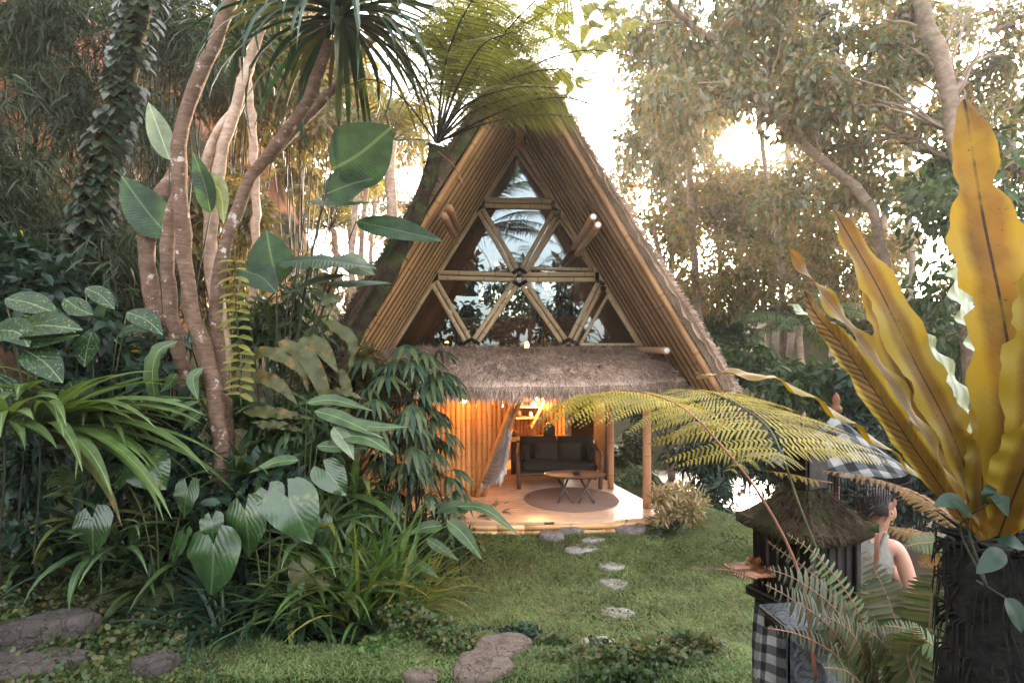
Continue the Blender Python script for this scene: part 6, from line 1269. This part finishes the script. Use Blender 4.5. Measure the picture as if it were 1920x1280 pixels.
# ---- shrine
def poleng():
    b = NB('checked_cloth'); u, v = b.luv(); f = lambda x: b.math('GREATER_THAN', b.math('FRACT', x), .5); s = b.math('ADD', f(u), f(v))
    b.base(b.mul(b.mul(b.ramp(b.math('MULTIPLY', s, .5), [(.014, .016, .018), (.07, .075, .08), (.22, .225, .22)], [0, .5, 1], 'CONSTANT'), b.ramp(b.noise(b.pos(), 9, 5, .65), [(.55, .53, .48), (1.15, 1.15, 1.12)], [.3, .65])), (.07, .065, .055), b.ramp(b.noise(b.pos(), 5, 4, .6), [(0, 0, 0), (.6, .6, .6)], [.5, .75]), 'MIX'), .9, .1)
    r = b.t.nodes[-1]; b.bump(b.noise(b.pos(), 25, 3), .3, .02); MT['checked'] = b.m; return b.m
poleng()
for nd in MT['checked'].node_tree.nodes:
    if nd.type == 'VALTORGB' and len(nd.color_ramp.elements) == 3: nd.color_ramp.elements[1].position = .25; nd.color_ramp.elements[2].position = .75
wood_mat('shrine_wood', [(.035, .032, .03), (.05, .045, .042)], rough=.85, spec=.1, grain=(40, 40, 3)); wood_mat('plank', [(.42, .21, .13), (.48, .26, .17)], rough=.55, grain=(3, 40, 40))
SX, SY, SRZ = 1.46, 2.92, math.radians(24); RM = np.array([[math.cos(SRZ), -math.sin(SRZ), 0], [math.sin(SRZ), math.cos(SRZ), 0], [0, 0, 1]])
sg_ = gz(SX, SY); shr = thing('shrine', sg_, 'small black wooden shrine with mossy thatched roof beside the lawn', 'shrine')
def loc(x, y, z): return RM @ A(x, y, 0) + A(SX, SY, z)
zr, za_ = 1.85, 2.04
g = Geo(); n = 14; HS = .225
for k in range(4):
    a0, a1 = k * PI / 2 + PI / 4, (k + 1) * PI / 2 + PI / 4; V = []
    for t in lin(0, 1, 9):
        s = HS * math.sqrt(2) * (1 - t) + .07 * t; z = zr + (za_ - zr) * (t ** 1.35) + .0
        p0, p1 = A(math.cos(a0) * s, math.sin(a0) * s), A(math.cos(a1) * s, math.sin(a1) * s); V.append([loc(*(p0 * (1 - u) + p1 * u + rng.normal(0, .003, 2)), z + rng.normal(0, .004) + .02 * (2 * u - 1) ** 2 * (1 - t)) for u in lin(0, 1, n)])
    g.grid(V); lo_ = [[v for v in V[0]], [v + A(0, 0, -.05) for v in V[0]], [v * .25 + loc(0, 0, 0) * .75 * A(1, 1, 0) + A(0, 0, (zr - .045) * .75) for v in V[0]]]; g.grid(lo_[::-1])
wood_mat('thatch_black', [(.03, .024, .018), (.055, .042, .03), (.08, .06, .04)], rough=.95, spec=.05, grain=(60, 60, 8), bump=.6, moss=((.04, .055, .02), 5.0, [.5, .62])); rf = g.build('roof', MT['thatch_black'], shr)
N = 3500; g = Geo(); t = rng.uniform(0, .95, N); k = rng.integers(0, 4, N); u = rng.uniform(0, 1, N); s = HS * math.sqrt(2) * (1 - t) + .07 * t; a0 = k * PI / 2 + PI / 4; a1 = a0 + PI / 2
xy = np.stack([np.cos(a0) * (1 - u) + np.cos(a1) * u, np.sin(a0) * (1 - u) + np.sin(a1) * u], 1) * s[:, None]; pos = np.array([loc(a, b, zr + (za_ - zr) * tt ** 1.35 + .006) for (a, b), tt in zip(xy, t)])
d = nrm(np.c_[(xy @ RM[:2, :2].T), np.full(N, -.12)] + rng.normal(0, .08, (N, 3))); s_ = nrm(np.cross(d, A(0, 0, 1))) * .0025; L = rng.uniform(.03, .08, N)[:, None]
g.add(np.stack([pos - s_, pos + s_, pos + d * L + s_ * .4, pos + d * L - s_ * .4], 1).reshape(-1, 3), np.arange(N)[:, None] * 4 + np.array([[0, 1, 2, 3]])); g.build('straw', MT['thatch_black'], rf)
g = Geo(); g.box(loc(0, 0, 2.13), (.15, .15, .22), SRZ, bev=.012); g.box(loc(0, 0, 2.25), (.11, .11, .05), SRZ, bev=.01); g.build('roof_finial', MT['shrine_wood'], shr)
g = Geo(); g.box(loc(0, 0, 1.655), (.30, .30, .30), SRZ, bev=.006)
for sx in (-1, 1):
    for sy in (-1, 1): g.box(loc(sx * .155, sy * .155, 1.655), (.035, .035, .33), SRZ, bev=.004)
    for j in range(4): g.box(loc(sx * .153, -.09 + j * .06, 1.66), (.012, .012, .28), SRZ); g.box(loc(-.09 + j * .06, sx * .153, 1.66), (.012, .012, .28), SRZ)
g.build('cabinet', MT['shrine_wood'], shr)
g = Geo(); g.box(loc(0, 0, 1.475), (.40, .40, .05), SRZ, bev=.01); g.box(loc(0, 0, 1.425), (.34, .34, .045), SRZ, bev=.01); g.build('ledge', MT['shrine_wood'], shr)
g = Geo(); g.box(loc(0, 0, .8), (.29, .29, 1.2), SRZ, bev=.015); g.box(loc(0, 0, .32), (.42, .42, .22), SRZ, bev=.02)
for z in (1.36, 1.18, .95): g.box(loc(0, 0, z), (.32, .32, .04), SRZ, bev=.012)
g.build('pedestal', MT['stone_grey'], shr)
g = Geo(); V = []
for z in lin(1.40, .40, 16):
    row = []
    for a in lin(0, 2 * PI, 61):
        sq = .178 / max(abs(math.cos(a)), abs(math.sin(a))) ** .75; fl = (1.40 - z) * .04 + .004; w_ = .010 * math.sin(a * 13 + z * 6) * min(1, (1.40 - z) * 4 + .2)
        row.append(loc(math.cos(a) * (sq + fl + w_), math.sin(a) * (sq + fl + w_), z + .015 * math.sin(a * 3)))
    V.append(row)
UV = np.array([[[a * 2.2, (1.40 - z) * 11] for a in lin(0, 2 * PI, 61)] for z in lin(1.40, .40, 16)])
keep = slice(22, 40); V = np.array(V)[:, keep]; UV = UV[:, keep]; g.grid(V, UV); cloth = g.build('checked_skirt', MT['checked'], shr)
mo = cloth.modifiers.new('thickness', 'SOLIDIFY'); mo.thickness = .006
# carved stone block with its own checked skirt in front of the shrine
q = P(1512, 1180, 2.35); st_ = thing('carved_pillar', gz(q[0], q[1]), 'low grey carved stone pillar in front of the black shrine', 'pillar')
g = Geo(); zb = float(G(q[0], q[1])); g.box((q[0], q[1] + .09, (zb + q[2]) / 2), (.185, .18, q[2] - zb), .12, bev=.012); g.box((q[0], q[1] + .09, q[2] + .012), (.215, .21, .03), .12, bev=.008); g.build('block', MT['stone_grey'], st_)
g = Geo(); o0 = A(q[0], q[1] - .012, q[2])
for pts in ([(.02, 0, -.02), (.02, 0, -.10), (.05, 0, -.13), (.07, 0, -.16), (.07, 0, -.22)], [(-.02, 0, -.12), (-.05, 0, -.15), (-.05, 0, -.2), (-.02, 0, -.24)], [(.055, 0, -.02), (.06, 0, -.07), (.085, 0, -.09)], [(-.07, 0, -.03), (-.04, 0, -.06), (-.06, 0, -.1)]):
    g.tube(spline([o0 + A(*p) + A(0, p[0] * .12, 0) for p in pts], 12), .009, 6)
g.build('carving', MT['stone_grey'], st_)
g = Geo(); ns = 16; c0, c1 = P(1470, 1178, 2.33), P(1425, 1172, 2.5); V = []; UV = []
for i, v in enumerate(lin(0, 1, 14)):
    row = []; ru = []
    for j, u in enumerate(lin(0, 1, ns)):
        p = c0 * (1 - u) + c1 * u + A(-.075 * v * u ** .7, -.05 * v * (1 - u), 0) + A(.012, -.02, 0) * math.sin(u * 9) * (.3 + v); p[2] = (c0[2] * (1 - u) + c1[2] * u) * (1 - v) + (zb + .1) * v; row.append(p); ru.append([u * 1.6, v * 14])
    V.append(row); UV.append(ru)
g.grid(V, np.array(UV)); o = g.build('checked_skirt', MT['checked'], st_); mo = o.modifiers.new('thickness', 'SOLIDIFY'); mo.thickness = .005
# offering plank with petals
q = P(1405, 1068, 2.95); pk = thing('offering_plank', q, 'reddish wooden plank with dry petals sticking out of the shrine', 'plank')
g = Geo()
for j in (-1, 1): g.box(q + A(.0, j * .045, 0), (.20, .085, .018), .15, bev=.004)
g.build('board', MT['plank'], pk)
g = Geo(); n = 60; pos = q + np.stack([rng.uniform(.0, .10, n), rng.uniform(-.07, .08, n), rng.uniform(.01, .04, n)], 1); put(g, 'round', pos, rand_dirs(n, .3), rand_dirs(n, .6), rng.uniform(.02, .045, n)); g.build('petal', MT['lf_orange'], pk)
# ---- checked ceremonial parasol
q = P(1568, 868, 3.3); pr_ = thing('parasol', gz(q[0], q[1]), 'black and white checked ceremonial parasol with a fringe on a red pole', 'parasol')
wood_mat('red_pole', [(.24, .07, .045), (.30, .10, .06)], rough=.4, grain=(30, 30, 3)); g = Geo(); V = []; UV = []
for t in lin(0, 1, 12):
    r = .012 + .335 * t; z = .27 * (1 - t ** .82); V.append([q + A(math.cos(a) * r, math.sin(a) * r, z - .012 * t * abs(math.sin(a * 4)) ** .7) for a in lin(0, 2 * PI, 65)]); UV.append([[a / (2 * PI) * 12, t * 5] for a in lin(0, 2 * PI, 65)])
V = np.array(V); UV = np.stack([(V[..., 0] - q[0]) * 10, (V[..., 1] - q[1]) * 10 + 100], -1); g.grid(V, UV); o = g.build('canopy', MT['checked'], pr_); mo = o.modifiers.new('thickness', 'SOLIDIFY'); mo.thickness = .003
g = Geo()
for k in range(150):
    a = k / 150 * 2 * PI; e = q + A(math.cos(a) * .346, math.sin(a) * .346, -.012); g.tube([e, e - A(0, 0, R(.05, .09)), e - A(R(-.008, .008), 0, R(.10, .13))], [.0035, .003, .004], 3, False)
for z in (-.05, -.10): g.tube([q + A(math.cos(a) * .346, math.sin(a) * .346, z) for a in lin(0, 2 * PI, 49)], .003, 4, False)
g.build('fringe', MT['black'], pr_)
g = Geo(); b = gz(q[0], q[1]); g.tube([b - A(0, 0, .1), A(q[0], q[1], q[2] + .3)], .017, 10); g.build('pole', MT['red_pole'], pr_)
g = Geo(); g.lathe(q + A(0, 0, .27), [(.012, 0), (.03, .02), (.03, .04), (.015, .06), (.022, .085), (.012, .11), (.001, .13)], 14); g.build('finial', MT['lf_orange'], pr_)

# ---- person
def skin_mat():
    b = NB('skin'); p = b.pos(); b.base(b.ramp(b.noise(p, 14, 4), [(.42, .22, .155), (.52, .29, .21)]), .5, .35); b.bsdf.inputs['Subsurface Weight'].default_value = .12; b.bsdf.inputs['Subsurface Radius'].default_value = (.02, .008, .004); return b.m
DP = 3.7
def J(px, py, dd=0): return P(px, py, DP + dd)
J0 = {'pelvis': J(1592, 1215), 'waist': J(1598, 1140), 'chest': J(1622, 1050), 'neck': J(1645, 998), 'skull': J(1651, 968), 'head': J(1655, 950), 'crown': J(1652, 934), 'face': J(1665, 957, -.01), 'chin': J(1666, 977, -.01), 'nose': J(1677, 958, -.01),
      'shr': J(1684, 1022, -.10), 'elr': J(1712, 1112, -.16), 'wrr': J(1736, 1205, -.2), 'shl': J(1628, 1020, .18), 'ell': J(1690, 1090, .24), 'wrl': J(1745, 1150, .2)}
pe = J0['pelvis']; gp = float(G(pe[0], pe[1]))
J0.update(hipr=pe + A(-.02, -.09, -.06), hipl=pe + A(-.02, .09, -.06)); 
for s, dy in (('r', -.10), ('l', .11)):
    h = J0['hip' + s]; J0['kn' + s] = A(h[0] + .10 + (.05 if s == 'l' else 0), pe[1] + dy, gp + .40 * (h[2] - gp) / .75); J0['an' + s] = A(h[0] + (.0 if s == 'r' else .12), pe[1] + dy, gp + .08); J0['to' + s] = A(J0['an' + s][0] + .15, pe[1] + dy, gp + .025)
RD = dict(pelvis=.13, waist=.105, chest=.12, neck=.05, skull=.062, head=.085, crown=.07, face=.066, chin=.045, nose=.014, shr=.058, elr=.042, wrr=.028, shl=.058, ell=.042, wrl=.028, hipr=.09, hipl=.09, knr=.06, knl=.06, anr=.04, anl=.04, tor=.03, tol=.03)
ED = [('pelvis', 'waist'), ('waist', 'chest'), ('chest', 'neck'), ('neck', 'skull'), ('skull', 'head'), ('head', 'crown'), ('head', 'face'), ('face', 'nose'), ('face', 'chin'), ('chest', 'shr'), ('shr', 'elr'), ('elr', 'wrr'), ('chest', 'shl'), ('shl', 'ell'), ('ell', 'wrl'), ('pelvis', 'hipr'), ('pelvis', 'hipl'), ('hipr', 'knr'), ('knr', 'anr'), ('anr', 'tor'), ('hipl', 'knl'), ('knl', 'anl'), ('anl', 'tol')]
for s, dx in (('r', 1), ('l', 1)):
    wv = J0['wr' + s]; el_ = J0['el' + s]; d = nrm(wv - el_); sd_ = nrm(np.cross(d, A(0, 1, 0))); J0['palm' + s] = wv + d * .065; RD['palm' + s] = .03; ED.append(('wr' + s, 'palm' + s))
    for f in range(4):
        o_ = A(0, 1, 0) * (f - 1.5) * .019; L = (.062, .072, .068, .052)[f]; k1, k2, k3 = ['f%d%d%s' % (f, j, s) for j in range(3)]
        J0[k1] = wv + d * .095 + o_; J0[k2] = J0[k1] + d * L * .55 + sd_ * -.012; J0[k3] = J0[k2] + d * L * .42 + sd_ * -.03; RD[k1], RD[k2], RD[k3] = .011, .009, .007; ED += [('palm' + s, k1), (k1, k2), (k2, k3)]
    J0['t1' + s] = wv + d * .045 + sd_ * -.03 + A(0, -.02, 0); J0['t2' + s] = wv + d * .085 + sd_ * -.045 + A(0, -.025, 0); RD['t1' + s] = .012; RD['t2' + s] = .008; ED += [('palm' + s, 't1' + s), ('t1' + s, 't2' + s)]
names = list(J0); me = bpy.data.meshes.new('person_frame'); pr0 = A(pe[0], pe[1], gp); me.from_pydata([tuple(J0[k] - pr0) for k in names], [(names.index(a), names.index(b)) for a, b in ED], []); tmp = bpy.data.objects.new('person_frame', me); COL.objects.link(tmp)
ms = tmp.modifiers.new('skin', 'SKIN'); ss = tmp.modifiers.new('sub', 'SUBSURF'); ss.levels = 2; ss.render_levels = 2
for i, k in enumerate(names):
    sv = me.skin_vertices[0].data[i]; r = RD[k]; sv.radius = (r, r); sv.use_root = (k == 'pelvis')
    if k in ('chest', 'waist', 'pelvis'): sv.radius = (r * .85, r * 1.25)
dg = bpy.context.evaluated_depsgraph_get(); em = bpy.data.meshes.new_from_object(tmp.evaluated_get(dg)); bpy.data.objects.remove(tmp); em.name = 'person'
for pl_ in em.polygons: pl_.use_smooth = True
em.materials.clear(); em.materials.append(skin_mat()); per = bpy.data.objects.new('person', em); COL.objects.link(per); per.location = [float(x) for x in pr0]
tag(per, 'person with tied up dark hair in a grey sleeveless top bending among the ferns', 'person')
plain_mat('cloth_grey', (.21, .20, .175), .9, .1, 30, .15, .3); plain_mat('cloth_dark', (.09, .10, .10), .9, .1, 30, .15, .3); plain_mat('hair', (.03, .022, .02), .6, .4, 60, .4, .6); plain_mat('gold', (.6, .4, .15), .3, .5, metal=1)
def loft(name, secs, mat, n=24, cap=False):
    g = Geo(); V = []
    for c, rx, ry, ax in secs:
        ax = nrm(np.asarray(ax, float)); u = nrm(np.cross(ax, A(0, 1, 0))); v = np.cross(ax, u); V.append([np.asarray(c) + u * math.cos(t) * rx + v * math.sin(t) * ry + rng.normal(0, .002, 3) for t in lin(0, 2 * PI, n + 1)])
    V = np.array(V); V[:, -1] = V[:, 0]; g.grid(V); return g
axT = nrm(J0['neck'] - J0['pelvis'])
g = loft('top', [(J0['pelvis'] + A(0, 0, -.02), .155, .185, axT), (J0['waist'], .128, .155, axT), (J0['waist'] * .5 + J0['chest'] * .5, .135, .165, axT), (J0['chest'], .14, .185, axT), (J0['chest'] * .5 + J0['neck'] * .5 + A(-.01, 0, 0), .115, .165, axT), (J0['chest'] * .22 + J0['neck'] * .78, .08, .11, axT)], 'cloth_grey'); g.build('sleeveless_top', MT['cloth_grey'], per)
g = loft('skirt', [(J0['pelvis'] + A(0, 0, .06), .165, .195, A(0, 0, 1)), (J0['pelvis'] + A(.02, 0, -.10), .20, .22, A(0, 0, 1)), (J0['pelvis'] + A(.05, 0, -.3), .22, .235, A(0, 0, 1)), (A(pe[0] + .06, pe[1], gp + .28), .22, .24, A(0, 0, 1))], 'cloth_dark'); g.build('skirt', MT['cloth_dark'], per)
g = Geo(); g.tube(spline([J0['shr'] + A(-.06, .02, .06), J0['chest'] + A(-.03, -.17, .02), J0['waist'] + A(.08, -.15, 0), J0['pelvis'] + A(.12, -.16, -.02)], 14), .018, 6); g.tube(spline([J0['pelvis'] + A(.16, -.14, .12), J0['pelvis'] + A(.24, -.15, -.1), J0['pelvis'] + A(.3, -.12, -.35)], 10), [.02, .03, .035, .04, .045, .05, .05, .05, .05, .05], 8); g.build('apron_sash', MT['cloth_grey'], per)
g = Geo(); hc = J0['head'] + A(-.012, 0, .012); V = []
for t in lin(.02, 2.0, 12):
    V.append([hc + A(-.018 * math.sin(t), 0, 0) + A(math.cos(a) * .112 * math.sin(t) * (1 if math.cos(a) < 0 else .8 if t < 1.2 else .25), math.sin(a) * .098 * math.sin(t), math.cos(t) * .112 + .004 * math.sin(a * 17)) for a in lin(0, 2 * PI, 33)])
g.grid(V); bun = hc + A(-.10, -.01, .055)
for k in range(46): a, b_ = R(0, 6.28), R(0, 3.1); p = bun + A(math.sin(b_) * math.cos(a), math.sin(b_) * math.sin(a), math.cos(b_)) * .035; g.tube(spline([p, p + rng.normal(0, .025, 3), p + rng.normal(0, .04, 3)], 5), [.012, .012, .01, .007, .003], 4)
for k in range(40): a = R(0, 6.28); p = hc + A(-.08 + R(-.02, .03), math.sin(a) * .08, R(-.08, .08)); g.tube([p, p + A(-.03, R(-.02, .02), R(-.03, .02)), p + A(-.05, R(-.04, .04), R(-.06, .03))], [.008, .006, .001], 3)
g.build('hair', MT['hair'], per)
ea = J0['head'] + A(-.005, -.088, -.02); g = Geo(); g.tube([ea + A(math.cos(t) * .011, -.002, math.sin(t) * .018) for t in lin(0, 2 * PI, 13)], .006, 6, False); g.lathe(ea - A(0, .002, .012), [(.001, -.004), (.012, 0), (.001, .004)], 8, 1, .6); g.build('ear', per.data.materials[0], per)
g = Geo(); g.tube([ea + A(math.cos(t) * .009, -.008, -.045 + math.sin(t) * .014) for t in lin(0, 2 * PI, 11)], .003, 5, False); g.build('earring', MT['gold'], per)
# ================================================================ evening haze
hb = NB('haze_air'); vol = hb.t.nodes.new('ShaderNodeVolumePrincipled'); vol.inputs['Color'].default_value = (1.0, .93, .86, 1); vol.inputs['Density'].default_value = .0016; vol.inputs['Anisotropy'].default_value = .6
hb.t.nodes.remove(hb.bsdf); hb.link(vol.outputs[0], hb.out.inputs['Volume'])
g = Geo(); g.box((0, 17, 6), (90, 76, 22)); o = g.build('haze', hb.m, origin=(0, 17, 0), smooth=False); tag(o, 'warm evening haze between the trees', 'haze', kind='stuff')
